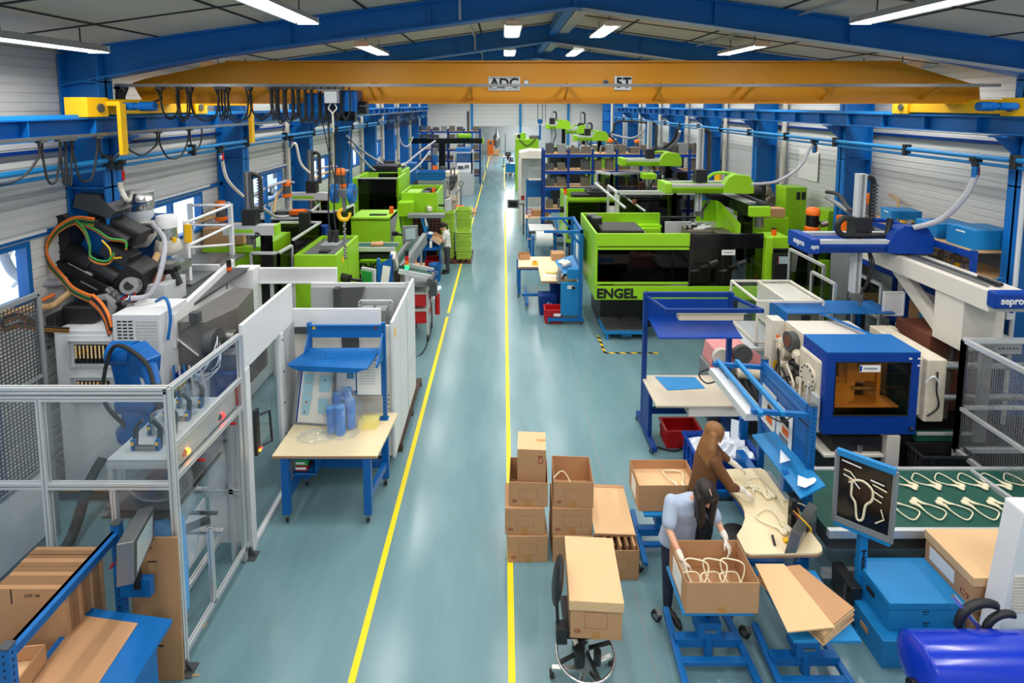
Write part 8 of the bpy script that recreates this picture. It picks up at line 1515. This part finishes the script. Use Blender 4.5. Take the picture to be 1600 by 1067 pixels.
carton('open brown carton holding a white ring part on the middle pile', (0.84, 6.02, 0.67), 0.47, 0.46, 0.32, -0.05, 'open', group='carton piles by the yellow line'); ring_part('white ring part lying in the open carton of the middle pile', (0.76, 6.02, 0.78), 0.9, 'white ring parts in cartons', rx=0.5, sc=0.75); ring_part('second white ring part under the other one in the middle pile carton', (0.78, 5.98, 0.70), 2.0, 'white ring parts in cartons', sc=0.65)
c_ = carton('open carton with upright dividers behind the seat carton', (1.33, 5.75, 0), 0.44, 0.44, 0.36, 0.0, 'open')
for i in range(5): P(B('carddark' if i % 2 else 'card').cb((-0.16+0.08*i, 0, 0.21), (0.03, 0.38, 0.36), ry=0.08), 'divider', c_, world=False)
o = S(B('cardlight').box(-0.24, -0.32, 0, 0.24, 0.32, 0.012).box(-0.24, 0.28, 0.012, 0.24, 0.32, 0.016, 'card').box(-0.25, -0.32, -0.02, 0.25, -0.31, 0.012, 'card'), 'cardboard_cover', 'pale carton lid leaning on the carton with upright dividers', 'carton lid'); o.location = (1.30, 6.0, 0.46); o.rotation_euler = (0.22, 0.06, 0.03)
# swivel chair with the closed carton
t = T('swivel_chair', 'black and chrome swivel work chair with a foot ring carrying a closed carton', 'chair', (0.77, 4.47, 0), 0)
for k_ in range(5):
    a = 2*PI*k_/5 + 0.5; e = (0.31*math.cos(a), 0.31*math.sin(a)); P(B('chrome').bar((0, 0, 0.12), (e[0], e[1], 0.09), 0.045, 0.035), 'base_leg', t, 0.004, world=False); P(B('rubber').cyl((e[0]-.02, e[1], 0.035), (e[0]+.02, e[1], 0.035), 0.035), 'caster', t, world=False)
P(B('chrome').cyl((0, 0, 0.1), (0, 0, 0.46), 0.03, n=16).cyl((0, 0, 0.1), (0, 0, 0.3), 0.045, 'grey', n=16), 'column', t, world=False)
P(B('chrome').tube([(0.27*math.cos(2*PI*i/32), 0.27*math.sin(2*PI*i/32), 0.30) for i in range(32)], 0.014, n=8, closed=True), 'foot_ring', t, world=False)
for k_ in range(4): a = PI/2*k_ + 0.35; P(B('black').bar((0.03*math.cos(a), 0.03*math.sin(a), 0.33), (0.27*math.cos(a), 0.27*math.sin(a), 0.30), 0.03, 0.02), 'ring_spoke', t, world=False)
P(B('black').box(-0.2, -0.04, 0.46, 0.22, 0.36, 0.53).box(-0.08, -0.04, 0.4, 0.02, 0.2, 0.46), 'seat', t, 0.03, world=False); P(B('black').cyl((0.09, -0.12, 0.33), (0.09, -0.12, 0.45), 0.035), 'tilt_knob', t, world=False); P(B('black').cyl((-0.07, -0.1, 0.3), (-0.07, -0.1, 0.45), 0.05), 'mechanism', t, world=False)
P(B('black').box(-0.28, -0.08, 0.46, -0.18, 0.02, 0.62).bar((-0.26, -0.03, 0.55), (-0.27, 0.06, 0.86), 0.03), 'back_bracket', t, 0.01, world=False)
bk = B('black'); bk.ball((0, 0, 0), 1, n=20, sc=(0.05, 0.2, 0.2)); bk.X = None
o = P(bk, 'backrest', t, world=False); o.location = (-0.25, 0.12, 0.92); o.rotation_euler = (0, 0.18, -0.1)
carton('closed brown carton with a lid standing on the swivel chair', (0.87, 4.73, 0.532), 0.47, 0.70, 0.37, -0.06, 'lid')
# sample display board
t = T('sample_board', 'black sample board with white ring parts on a blue post marked T55', 'sample board', (3.75, 5.1, 0))
q = [D(1303, 812, 5.25), D(1391, 848, 4.85), D(1401, 737, 4.85), D(1309, 704, 5.25)]; P(B('gloss').add(q + [p + Vector((.02, .04, 0)) for p in q], [(0, 1, 2, 3), (7, 6, 5, 4), (0, 4, 5, 1), (1, 5, 6, 2), (2, 6, 7, 3), (3, 7, 4, 0)]), 'board', t)
P(B('lightblue').bar(q[3], q[2], 0.05, 0.06), 'blue_edge', t); P(B('lightblue').bar(q[0]-Vector((0, 0, .02)), q[1]-Vector((0, 0, .02)), 0.04, 0.03), 'blue_edge', t); P(B('grey').bar(q[0], q[3], 0.035).bar(q[1], q[2], 0.035).bar(q[0]+Vector((0, 0, .03)), q[1]+Vector((0, 0, .03)), 0.03, 0.06), 'grey_frame', t)
o, ux, uz = q[0], q[1]-q[0], q[3]-q[0]; nn = ux.cross(uz).normalized(); nn = -nn if nn.y > 0 else nn
def on(u, v, e=0.012): return o + ux*u + uz*v + nn*e
P(B('part').tube([on(u, v) for u, v in bez([(.3, .55, 0), (.32, .68, 0), (.5, .72, 0), (.66, .62, 0), (.66, .48, 0), (.56, .38, 0), (.5, .15, 0), (.4, .15, 0), (.38, .36, 0), (.3, .45, 0)], 4) for u, v in ((u, v),)] if False else [on(p.x, p.y) for p in bez([(.3, .55, 0), (.32, .66, 0), (.5, .70, 0), (.66, .62, 0), (.66, .48, 0), (.56, .38, 0), (.52, .18, 0), (.42, .16, 0), (.38, .36, 0), (.3, .45, 0), (.3, .55, 0)], 4)], 0.012, n=6), 'sample_part', t)
for (pp, m) in (([(.1, .9), (.45, .87)], 'paper'), ([(.14, .78), (.26, .77), (.36, .7)], 'part'), ([(.14, .71), (.3, .68), (.44, .58)], 'paper'), ([(.62, .75), (.85, .73)], 'paper'), ([(.66, .7), (.9, .66)], 'part'), ([(.64, .62), (.84, .57)], 'part'), ([(.68, .52), (.82, .49)], 'part'), ([(.82, .4), (.88, .28), (.74, .19)], 'part'), ([(.24, .62), (.3, .64)], 'paper')): P(B(m).tube([on(*p) for p in pp], 0.007, n=5), 'sample_part', t)
P(B('card').quad(on(.24, .64), on(.34, .64), on(.34, .69), on(.24, .69)), 'tag', t)
P(B('lightblue').box(3.71, 5.06, 0, 3.79, 5.12, 1.0).box(3.6, 4.9, 0, 3.9, 5.3, 0.03), 'post', t); b = B('ink')
for i, ch in enumerate('T55'): b.text(ch, 0.085, (3.75, 5.055, 0.76-0.075*i), (1, 0, 0), (0, 0, 1), depth=0.002, bold=0.003)
P(b, 'lettering', t)
# belt conveyor with parts
t = T('belt_conveyor', 'dark green belt conveyor carrying two rows of white ring parts', 'conveyor', (5.8, 5.8, 0))
P(B('beltgreen').box(3.55, 5.36, 0.74, 8.05, 6.28, 0.77), 'belt', t); P(B('alu').box(3.55, 5.31, 0.70, 8.05, 5.36, 0.79), 'front_rail', t); P(B('alu').box(3.55, 6.28, 0.70, 8.05, 6.33, 0.79), 'rear_rail', t); P(B('darkgrey').box(3.6, 5.4, 0.5, 8.0, 6.25, 0.72), 'under_frame', t); P(B('alu').bar((3.5, 5.33, 0.28), (7.5, 5.33, 0.28), 0.05, 0.09).bar((3.5, 5.33, 0.1), (3.9, 4.6, 0.1), 0.05), 'lower_rail', t); P(B('black').box(3.6, 5.0, 0.15, 3.72, 5.32, 0.42), 'drive_box', t, 0.01)
for x in (4.75, 6.3, 7.8): P(B('gloss').box(x-0.04, 5.36, 0, x+0.04, 5.44, 0.72), 'leg', t)
for i in range(3): P(cord(B('rubber'), [(3.62, 5.1, 0.4), (3.5, 4.95, 0.35-.05*i), (3.55, 4.9, 0.15), (3.65, 5.0, 0.02)], 0.013, 'rubber'), 'cable', t)
P(B('alu').bar(D(1515, 735, 6.3), D(1625, 812, 5.4), 0.05, 0.06), 'side_guard', t)
for i in range(8): ring_part('white ring part on the green belt, rear row, number %d from the sample board' % (i+1), (4.62+0.285*i, 6.06, 0.785), 0.75, 'white ring parts on the green belt', sc=0.66)
for i in range(7): ring_part('white ring part on the green belt, front row, number %d from the sample board' % (i+1), (4.28+0.30*i, 5.62, 0.785), PI*1.2, 'white ring parts on the green belt', sc=0.74)
# blue boxes and cartons at the right
for i, (x, y, z, sx, sy, h, lab) in enumerate(((4.02, 4.83, 0.0, 0.76, 0.5, 0.29, 'lower blue plastic box beside the carton sheets'), (4.13, 4.93, 0.292, 0.75, 0.5, 0.29, 'upper blue plastic box with a lid beside the carton sheets'))):
    c_ = T('plastic_box', lab, 'box', (x, y, z), 0, 'blue plastic boxes'); P(B('lightblue').box(-sx/2, -sy/2, 0, sx/2, sy/2, h), 'body', c_, 0.006, world=False)
    if i: P(B('lightblue').box(-sx/2-.01, -sy/2-.01, h-.06, sx/2+.01, sy/2+.01, h+.01), 'lid', c_, 0.008, world=False)
    P(B('ink' if i else 'card').box(-sx/2-0.013, -0.05, h*0.5, -sx/2-0.001, 0.05, h*0.66), 'hand_hole', c_, world=False); b = B('ink')
    for xx, zz in ((-.02, .2), (-.01, .08)): b.text('PRECIS', 0.022, (xx, -sy/2-.002, zz), (1, 0, 0), (0, 0, 1), depth=0.001); b.text('exxxxxx', 0.016, (xx, -sy/2-.002, zz-.025), (1, 0, 0), (0, 0, 1), depth=0.001)
    P(b, 'lettering', c_, world=False)
carton('lower brown carton under the lidded carton marked C9 by the conveyor', (4.9, 4.9, 0), 0.74, 0.52, 0.54, 0, 'closed', frame=False, tape=False); c_ = carton('lidded brown carton marked C9 beside the blue plastic boxes', (4.88, 4.9, 0.545), 0.78, 0.56, 0.36, 0, 'lid', tape=False, frame=False, text=('C9', 0.085, (-0.392, -0.2, 0.12), (0, -1, 0), (0, 0, 1))); P(B('paper').box(-0.393, -0.08, 0.1, -0.391, 0.22, 0.24), 'label', c_, world=False); P(B('redink').text('Y', 0.06, (-0.25, -0.282, 0.1), (1, 0, 0), (0, 0, 1), depth=0.001), 'print_mark', c_, world=False)
t = T('white_cabinet', 'white machine cabinet with a beige louvre at the right edge', 'cabinet', (4.95, 4.5, 0)); P(B('white').prism([(4.52, 0.3), (5.3, 0.3), (5.3, 1.76), (4.68, 1.76)], 'y', 4.4, 4.58), 'housing', t, 0.02); b = B('offwhite')
for i in range(12): b.box(4.64, 4.385, 0.8+0.03*i, 4.9, 4.4, 0.815+0.03*i)
P(b, 'louvre', t); P(B('black').box(4.76, 4.38, 1.22, 4.84, 4.4, 1.3), 'latch', t); P(B('darkgrey').box(4.55, 4.42, 0, 5.25, 4.56, 0.3), 'plinth', t)
t = T('vinyl_roll', 'royal blue vinyl roller cover at the bottom right corner', 'roller', (3.95, 3.9, 0)); P(B('vinyl').cyl((3.46, 3.95, 0.74), (4.6, 3.95, 0.74), 0.25, n=36).ball((3.46, 3.95, 0.74), 0.25, n=24, sc=(0.25, 1, 1)), 'cover', t); P(B('black').cyl((3.42, 3.9, 0.62), (3.36, 3.9, 0.62), 0.07).cyl((3.36, 3.9, 0.62), (3.33, 3.9, 0.62), 0.035, 'steel'), 'axle', t)
for x in (3.6, 4.5): P(B('royal').box(x-0.04, 3.92, 0, x+0.04, 3.98, 0.55), 'leg', t)
P(B('black').tube(arc((4.2, 4.2, 0.86), 0.22, PI, 0.35*PI, 10), 0.035).tube(arc((4.36, 4.16, 0.84), 0.18, PI, 0.4*PI, 10), 0.03), 'tube_handle', t); P(B('chrome').bar((3.96, 4.25, 1.1), (4.12, 4.15, 0.9), 0.03), 'latch_bar', t)
t = T('stool', 'black work stool half hidden by the scoop of the cream table', 'stool', (2.62, 5.45, 0)); P(B('black').cyl((2.62, 5.45, 0.55), (2.62, 5.45, 0.62), 0.17, n=24).cyl((2.62, 5.45, 0.05), (2.62, 5.45, 0.55), 0.03), 'seat', t, 0.01); P(B('black').tube([(2.62+.2*math.cos(2*PI*i/20), 5.45+.2*math.sin(2*PI*i/20), 0.06) for i in range(20)], 0.025, closed=True), 'base', t)
# ================================================================== PEOPLE
def rcap(b, p, q, r1, r2, m, n=12):
    """tapered limb with round ends"""
    p, q = Vector(p), Vector(q); b.ball(p, r1, m, n); b.ball(q, r2, m, n); b.cyl(p, q, r1, m, n, r2)
def loft(b, secs, m, n=18):
    """closed body through elliptical sections (centre, half width, half depth, side axis)"""
    vs = []
    for c, a, d, ax in secs:
        c = Vector(c); ax = Vector(ax).normalized(); fw = Vector((-ax.y, ax.x, 0))
        vs += [c + ax*a*math.cos(2*PI*k_/n) + fw*d*math.sin(2*PI*k_/n) for k_ in range(n)]
    N = len(secs); b.add(vs, [(i*n+k_, i*n+(k_+1) % n, (i+1)*n+(k_+1) % n, (i+1)*n+k_) for i in range(N-1) for k_ in range(n)], m, True); b.add(vs[:n], [tuple(range(n-1, -1, -1))], m, True); b.add(vs[-n:], [tuple(range(n))], m, True)
def skin(o, vox, it=6):
    r = o.modifiers.new('union', 'REMESH'); r.mode = 'VOXEL'; r.voxel_size = vox; r.use_smooth_shade = True
    s = o.modifiers.new('soft', 'SMOOTH'); s.factor = 0.5; s.iterations = it
def hand(b, w, d, up, m, s=1.0, curl=0.5, side=1):
    """palm, four unequal bent fingers and a thumb; d points along the fingers, up is the back of the hand"""
    w, d, up = Vector(w), Vector(d).normalized(), Vector(up); up = (up - d*up.dot(d)).normalized(); x = d.cross(up)*side
    for k_ in range(4): rcap(b, w + d*0.015*s + x*(k_-1.5)*0.012*s, w + d*0.085*s + x*(k_-1.5)*0.020*s, 0.015*s, 0.0125*s, m, 8)
    for k_, L in enumerate((0.068, 0.078, 0.072, 0.056)):
        a = w + d*0.088*s + x*(k_-1.5)*0.020*s; c1 = curl; p1 = a + (d*math.cos(c1*.5) - up*math.sin(c1*.5))*L*0.5*s; p2 = p1 + (d*math.cos(c1*1.3) - up*math.sin(c1*1.3))*L*0.5*s
        rcap(b, a, p1, 0.0095*s, 0.0085*s, m, 8); rcap(b, p1, p2, 0.0085*s, 0.007*s, m, 8)
    a = w + d*0.03*s - x*0.03*s; p1 = a + (d*0.7 - x*0.7 - up*0.3).normalized()*0.04*s; p2 = p1 + (d - up*0.5).normalized()*0.032*s; rcap(b, a, p1, 0.012*s, 0.010*s, m, 8); rcap(b, p1, p2, 0.010*s, 0.008*s, m, 8)
def head(b, c, fwd, m, s=1.0, tilt=0.0):
    """skull, jaw, nose, eye sockets, lips and ears; returns the frame for eyes and hair"""
    c = Vector(c); f = Vector(fwd).normalized(); sd = f.cross(Vector((0, 0, 1))).normalized(); u = sd.cross(f).normalized()
    M = Matrix(((sd.x, f.x, u.x, c.x), (sd.y, f.y, u.y, c.y), (sd.z, f.z, u.z, c.z), (0, 0, 0, 1))); k = b.X; b.X = M
    b.ball((0, -0.01*s, 0.03*s), 0.092*s, m, 16, (0.84, 1.05, 1.0)); b.ball((0, 0.025*s, -0.04*s), 0.066*s, m, 14, (0.86, 0.9, 1.05)); b.ball((0, 0.062*s, -0.085*s), 0.026*s, m, 10, (1.1, .8, .8))
    b.cyl((0, 0.084*s, 0.02*s), (0, 0.104*s, -0.028*s), 0.009*s, m, 8, r2=0.014*s); b.ball((0, 0.104*s, -0.03*s), 0.0145*s, m, 8); b.ball((0, 0.083*s, -0.06*s), 0.018*s, m, 8, (1.3, .6, .5))
    for e in (-1, 1): b.ball((e*0.078*s, -0.005*s, -0.01*s), 0.026*s, m, 8, (.35, .7, 1.2)); b.ball((e*0.036*s, 0.07*s, 0.028*s), 0.02*s, m, 8, (1.2, .6, .5))
    b.X = k; return M
def face_bits(M, par, s=1.0):
    for e in (-1, 1):
        b = B('ink'); b.X = M; b.ball((e*0.033*s, 0.083*s, 0.008*s), 0.0085*s, 'ink', 8, (1.3, .6, .6)); P(b, 'eye', par); b = B('hairdark'); b.X = M; b.cyl((e*0.018*s, 0.09*s, 0.03*s), (e*0.05*s, 0.078*s, 0.03*s), 0.004*s, n=6); P(b, 'eyebrow', par)
    b = B('redink'); b.X = M; b.ball((0, 0.093*s, -0.06*s), 0.013*s, 'pink', 8, (1.5, .4, .4)); P(b, 'mouth', par)
def shoe(par, heel, toe, m='shoe'):
    h, t_ = Vector(heel), Vector(toe); b = B(m); d = (t_-h); x = d.cross(Vector((0, 0, 1))).normalized()
    for u, r, z in ((0, .036, .045), (.2, .04, .05), (.5, .042, .042), (.8, .044, .034), (1, .03, .026)): p = h + d*u; b.ball((p.x, p.y, z), r, m, 10, (1, 1, .9))
    o = P(b, 'shoe', par); skin(o, 0.011, 5)
def person(label, base, vox=0.009): return T('person', label, 'person', base)
def finish(b, name, par, vox, it=6):
    o = P(b, name, par); skin(o, vox, it); return o
# dark haired woman in a pale blue shirt, bending over the carton, facing the viewer
pr = person('dark haired woman in a pale blue short sleeved shirt bending over the open carton', (1.92, 5.12, 0))
sd = (1, 0.1, 0); LS, RS = Vector((2.10, 5.16, 1.30)), Vector((1.76, 5.12, 1.28))
NK, HC = Vector((1.985, 5.07, 1.36)), Vector((2.045, 4.98, 1.475))
b = B('skin'); loft(b, [((1.88, 5.25, 0.78), .15, .10, sd), ((1.89, 5.24, 0.95), .14, .095, sd), ((1.92, 5.19, 1.12), .145, .10, sd), ((1.94, 5.13, 1.27), .15, .09, sd), ((1.965, 5.10, 1.35), .06, .06, sd)], 'skin')
rcap(b, NK, HC - Vector((0, 0, .05)), 0.05, 0.045, 'skin'); M1 = head(b, HC, (0.12, -0.80, -0.62), 'skin')
EL, EH = Vector((1.70, 5.02, 1.07)), Vector((1.76, 4.80, 0.94)); FL, FH = Vector((2.22, 5.06, 1.10)), Vector((2.26, 4.97, 1.02))
rcap(b, RS, EL, 0.05, 0.04, 'skin'); rcap(b, EL, EH, 0.04, 0.028, 'skin'); rcap(b, LS, FL, 0.05, 0.04, 'skin'); rcap(b, FL, FH, 0.04, 0.028, 'skin')
rcap(b, (1.80, 5.26, 0.80), (1.78, 5.22, 0.45), .085, .06, 'skin'); rcap(b, (1.78, 5.22, 0.45), (1.76, 5.16, 0.09), .055, .035, 'skin'); rcap(b, (1.97, 5.26, 0.80), (1.98, 5.25, 0.45), .085, .06, 'skin'); rcap(b, (1.98, 5.25, 0.45), (1.99, 5.3, 0.09), .055, .035, 'skin')
finish(b, 'body', pr, 0.010); face_bits(M1, pr)
b = B('glove'); rcap(b, EH + (EL-EH)*0.2, EH, 0.036, 0.034, 'glove', 10); hand(b, EH, (0.10, -0.45, -0.88), (-0.6, -0.6, 0.4), 'glove', 1.1, 0.5, 1); finish(b, 'glove', pr, 0.005, 3)
b = B('glove'); rcap(b, FH + (FL-FH)*0.3, FH, 0.036, 0.034, 'glove', 10); hand(b, FH, (0.25, -0.55, -0.75), (0.6, -0.3, 0.6), 'glove', 1.1, 0.7, -1); finish(b, 'glove', pr, 0.005, 3)
b = B('shirt'); loft(b, [((1.87, 5.27, 0.72), .20, .15, sd), ((1.88, 5.25, 0.85), .185, .14, sd), ((1.90, 5.21, 1.05), .175, .135, sd), ((1.93, 5.15, 1.2), .19, .13, sd), ((1.945, 5.13, 1.29), .18, .105, sd), ((1.96, 5.10, 1.355), .09, .075, sd)], 'shirt')
rcap(b, RS, RS.lerp(EL, 0.75), 0.078, 0.078, 'shirt'); rcap(b, LS, LS.lerp(FL, 0.75), 0.076, 0.076, 'shirt'); rcap(b, RS, LS, 0.06, 0.06, 'shirt'); finish(b, 'shirt', pr, 0.011)
b = B('ink'); b.X = M1; b.tube(bez([(-0.06, 0.03, -0.12), (0, 0.075, -0.15), (0.06, 0.03, -0.12)], 5), 0.012, n=8); P(b, 'black_collar', pr)  # black collar below the chin
b = B('jeans'); loft(b, [((1.88, 5.26, 0.9), .155, .12, sd), ((1.88, 5.27, 0.75), .165, .13, sd)], 'jeans')
for hx, kx, ax, ky, ay in ((1.80, 1.78, 1.76, 5.22, 5.16), (1.97, 1.98, 1.99, 5.25, 5.3)): rcap(b, (hx, 5.26, 0.80), (kx, ky, 0.45), .1, .075, 'jeans'); rcap(b, (kx, ky, 0.45), (ax, ay, 0.1), .072, .05, 'jeans')
finish(b, 'trousers', pr, 0.012); shoe(pr, (1.75, 5.17, 0), (1.83, 4.97, 0)); shoe(pr, (1.98, 5.32, 0), (2.03, 5.1, 0))
def hair(par, M, m, locks, s=1.0, vox=0.009, cap=((0, -0.022, 0.045), (0.9, 1.08, 1.0))):
    b = B(m); b.X = M; c, sc = cap; b.ball(Vector(c)*s, 0.106*s, m, 18, sc); b.X = None
    for L in locks:
        for i in range(len(L)-1): rcap(b, L[i][0], L[i+1][0], L[i][1], L[i+1][1], m, 10)
    return finish(b, 'hair', par, vox, 4)
def loc(M, p): return M @ Vector(p)
L1 = []
for e in (-1, 1):
    for k_ in range(3): a = loc(M1, (e*0.085, 0.03-0.035*k_, 0.03)); L1.append([(a, .04), (a + Vector((e*0.022, -0.0, -0.12)), .045), (a + Vector((e*0.03, 0.02*k_, -0.25)), .034), (a + Vector((e*0.01, 0.02*k_, -0.33)), .01)])
hair(pr, M1, 'hairdark', L1); b = B('skin'); b.X = M1; b.tube([(0.004, 0.05, 0.142), (0.004, 0.0, 0.147), (0.0, -0.06, 0.137)], 0.004, n=5); P(b, 'hair_parting', pr)
# brown haired woman behind her, turned to the table
pr = person('brown haired woman in a brown top and black trousers reaching over the cream table', (2.38, 5.78, 0)); sd = (0.35, -0.94, 0); HC = Vector((2.46, 5.80, 1.57)); RS, LS = Vector((2.40, 5.62, 1.36)), Vector((2.48, 5.95, 1.36))
b = B('skin'); loft(b, [((2.34, 5.78, .86), .14, .1, sd), ((2.36, 5.78, 1.1), .12, .09, sd), ((2.42, 5.78, 1.32), .16, .09, sd), ((2.44, 5.79, 1.42), .06, .055, sd)], 'skin'); rcap(b, (2.44, 5.79, 1.38), HC - Vector((0, 0, .05)), .048, .045, 'skin'); M2 = head(b, HC, (0.8, -0.25, -0.5), 'skin')
W = [(RS, Vector((2.55, 5.52, 1.14)), Vector((2.73, 5.60, 1.04))), (LS, Vector((2.62, 6.0, 1.2)), Vector((2.82, 5.98, 1.06)))]
for a, e, h in W: rcap(b, a, e, .048, .038, 'skin'); rcap(b, e, h, .038, .027, 'skin')
for y in (5.7, 5.87): rcap(b, (2.34, y, .86), (2.37, y, .47), .085, .058, 'skin'); rcap(b, (2.37, y, .47), (2.34, y, .09), .055, .035, 'skin')
finish(b, 'body', pr, .010); face_bits(M2, pr)
for i, (a, e, h) in enumerate(W): b = B('glove'); rcap(b, h + (e-h)*.5, h, .038, .034, 'glove', 10); hand(b, h, (0.85, 0.1, -0.55), (0.3, 0, 1), 'glove', 1.1, .6, 1 if i else -1); finish(b, 'glove', pr, .005, 3)
b = B('browntop'); loft(b, [((2.33, 5.78, .84), .18, .13, sd), ((2.35, 5.78, 1.05), .155, .12, sd), ((2.40, 5.78, 1.28), .19, .12, sd), ((2.43, 5.785, 1.37), .15, .09, sd), ((2.44, 5.79, 1.43), .075, .065, sd)], 'browntop')
for a, e, h in W: rcap(b, a, e, .072, .058, 'browntop'); rcap(b, e, e.lerp(h, .45), .055, .045, 'browntop')
finish(b, 'top', pr, .011); b = B('trouserblack'); loft(b, [((2.33, 5.78, .98), .15, .11, sd), ((2.33, 5.78, .8), .17, .13, sd)], 'trouserblack')
for y in (5.7, 5.87): rcap(b, (2.34, y, .84), (2.37, y, .47), .1, .075, 'trouserblack'); rcap(b, (2.37, y, .47), (2.34, y, .1), .07, .05, 'trouserblack')
finish(b, 'trousers', pr, .012); shoe(pr, (2.30, 5.68, 0), (2.5, 5.64, 0)); shoe(pr, (2.30, 5.89, 0), (2.5, 5.9, 0))
L2 = []
for k_ in range(9):
    q = (k_-4)/4; a = loc(M2, (0.088*q, -0.03-0.05*(1-abs(q)), 0.03)); L2.append([(a, .042), (a + Vector((-.035, -.05*q, -.13)), .055), (a + Vector((-.06-.03*(1-abs(q)), -.07*q, -.28)), .055), (a + Vector((-.05, -.05*q, -.42-.04*(k_ % 2))), .02)])
hair(pr, M2, 'hairbrown', L2)
# woman in white at the far packing station, facing the wall side
pr = person('woman in a white T-shirt and dark grey trousers standing at the far blue packing station', (-1.83, 16.55, 0)); sd = (0.1, 1, 0); HC = Vector((-1.93, 16.55, 1.52)); RS, LS = Vector((-1.81, 16.73, 1.34)), Vector((-1.84, 16.37, 1.34))
b = B('skin'); loft(b, [((-1.80, 16.55, .86), .14, .1, sd), ((-1.81, 16.55, 1.1), .12, .09, sd), ((-1.82, 16.55, 1.3), .16, .09, sd), ((-1.85, 16.55, 1.4), .06, .055, sd)], 'skin'); rcap(b, (-1.85, 16.55, 1.38), HC - Vector((0, 0, .05)), .048, .045, 'skin'); M3 = head(b, HC, (-0.85, -0.1, -0.5), 'skin')
W = [(RS, Vector((-1.86, 16.76, 1.08)), Vector((-2.06, 16.62, 1.16))), (LS, Vector((-1.90, 16.32, 1.08)), Vector((-2.08, 16.46, 1.16)))]
for i, (a, e, h) in enumerate(W): rcap(b, a, e, .046, .036, 'skin'); rcap(b, e, h, .036, .026, 'skin'); hand(b, h, (-.9, -.1, 0), (0, 0, 1), 'skin', 1.05, .6, 1 if i else -1)
for y in (16.46, 16.64): rcap(b, (-1.80, y, .86), (-1.79, y, .47), .085, .058, 'skin'); rcap(b, (-1.79, y, .47), (-1.78, y, .09), .055, .035, 'skin')
finish(b, 'body', pr, .008, 4); face_bits(M3, pr); b = B('tshirt'); loft(b, [((-1.80, 16.55, .84), .17, .125, sd), ((-1.81, 16.55, 1.08), .145, .11, sd), ((-1.82, 16.55, 1.27), .185, .115, sd), ((-1.84, 16.55, 1.36), .14, .085, sd), ((-1.85, 16.55, 1.41), .075, .065, sd)], 'tshirt')
for a, e, h in W: rcap(b, a, a.lerp(e, .6), .07, .066, 'tshirt')
finish(b, 'shirt', pr, .011); b = B('trousers'); loft(b, [((-1.80, 16.55, .95), .145, .11, sd), ((-1.80, 16.55, .8), .165, .125, sd)], 'trousers')
for y in (16.46, 16.64): rcap(b, (-1.80, y, .84), (-1.79, y, .47), .098, .07, 'trousers'); rcap(b, (-1.79, y, .47), (-1.78, y, .1), .066, .046, 'trousers')
finish(b, 'trousers', pr, .012); shoe(pr, (-1.74, 16.45, 0), (-1.95, 16.42, 0)); shoe(pr, (-1.74, 16.65, 0), (-1.95, 16.66, 0)); a = loc(M3, (0, -.1, .03)); hair(pr, M3, 'hairdark', [[(a, .035), (a + Vector((.06, 0, -.03)), .03), (a + Vector((.08, 0, -.14)), .025), (a + Vector((.06, 0, -.22)), .01)]])
# far person bending behind the blue trolley
pr = person('dark haired person bending behind the blue trolley far down the aisle', (0.6, 40.7, 0)); HC = Vector((0.42, 40.4, 1.45)); sd = (0.2, 1, 0); b = B('skin'); loft(b, [((.6, 40.7, .9), .14, .1, sd), ((.57, 40.65, 1.1), .13, .1, sd), ((.5, 40.55, 1.3), .16, .1, sd), ((.47, 40.5, 1.36), .06, .06, sd)], 'skin'); M4 = head(b, HC, (-.3, -.7, -.6), 'skin'); rcap(b, (.48, 40.5, 1.35), HC, .05, .045, 'skin')
for y in (40.6, 40.8): rcap(b, (.6, y, .9), (.6, y, .05), .085, .05, 'skin')
for e in (-1, 1): rcap(b, (.5, 40.55+e*.18, 1.28), (.5+e*.1, 40.35+e*.1, 1.02), .05, .03, 'skin'); hand(b, (.5+e*.1, 40.35+e*.1, 1.02), (0, -.8, -.4), (0, 0, 1), 'skin', 1.1, .5, e)
finish(b, 'body', pr, .014, 4); b = B('navy'); loft(b, [((.6, 40.7, .86), .17, .13, sd), ((.57, 40.65, 1.1), .17, .13, sd), ((.5, 40.55, 1.3), .2, .13, sd), ((.48, 40.5, 1.38), .08, .08, sd)], 'navy'); finish(b, 'jacket', pr, .016); b = B('jeans')
for y in (40.6, 40.8): rcap(b, (.6, y, .9), (.6, y, .08), .105, .065, 'jeans')
finish(b, 'trousers', pr, .016); shoe(pr, (.65, 40.6, 0), (.45, 40.6, 0)); shoe(pr, (.65, 40.8, 0), (.45, 40.8, 0)); a = loc(M4, (0, -.05, .05)); hair(pr, M4, 'hairdark', [[(a, .09), (a + Vector((-.05, -.02, -.2)), .09), (a + Vector((-.05, -.05, -.35)), .04)]], vox=.014)
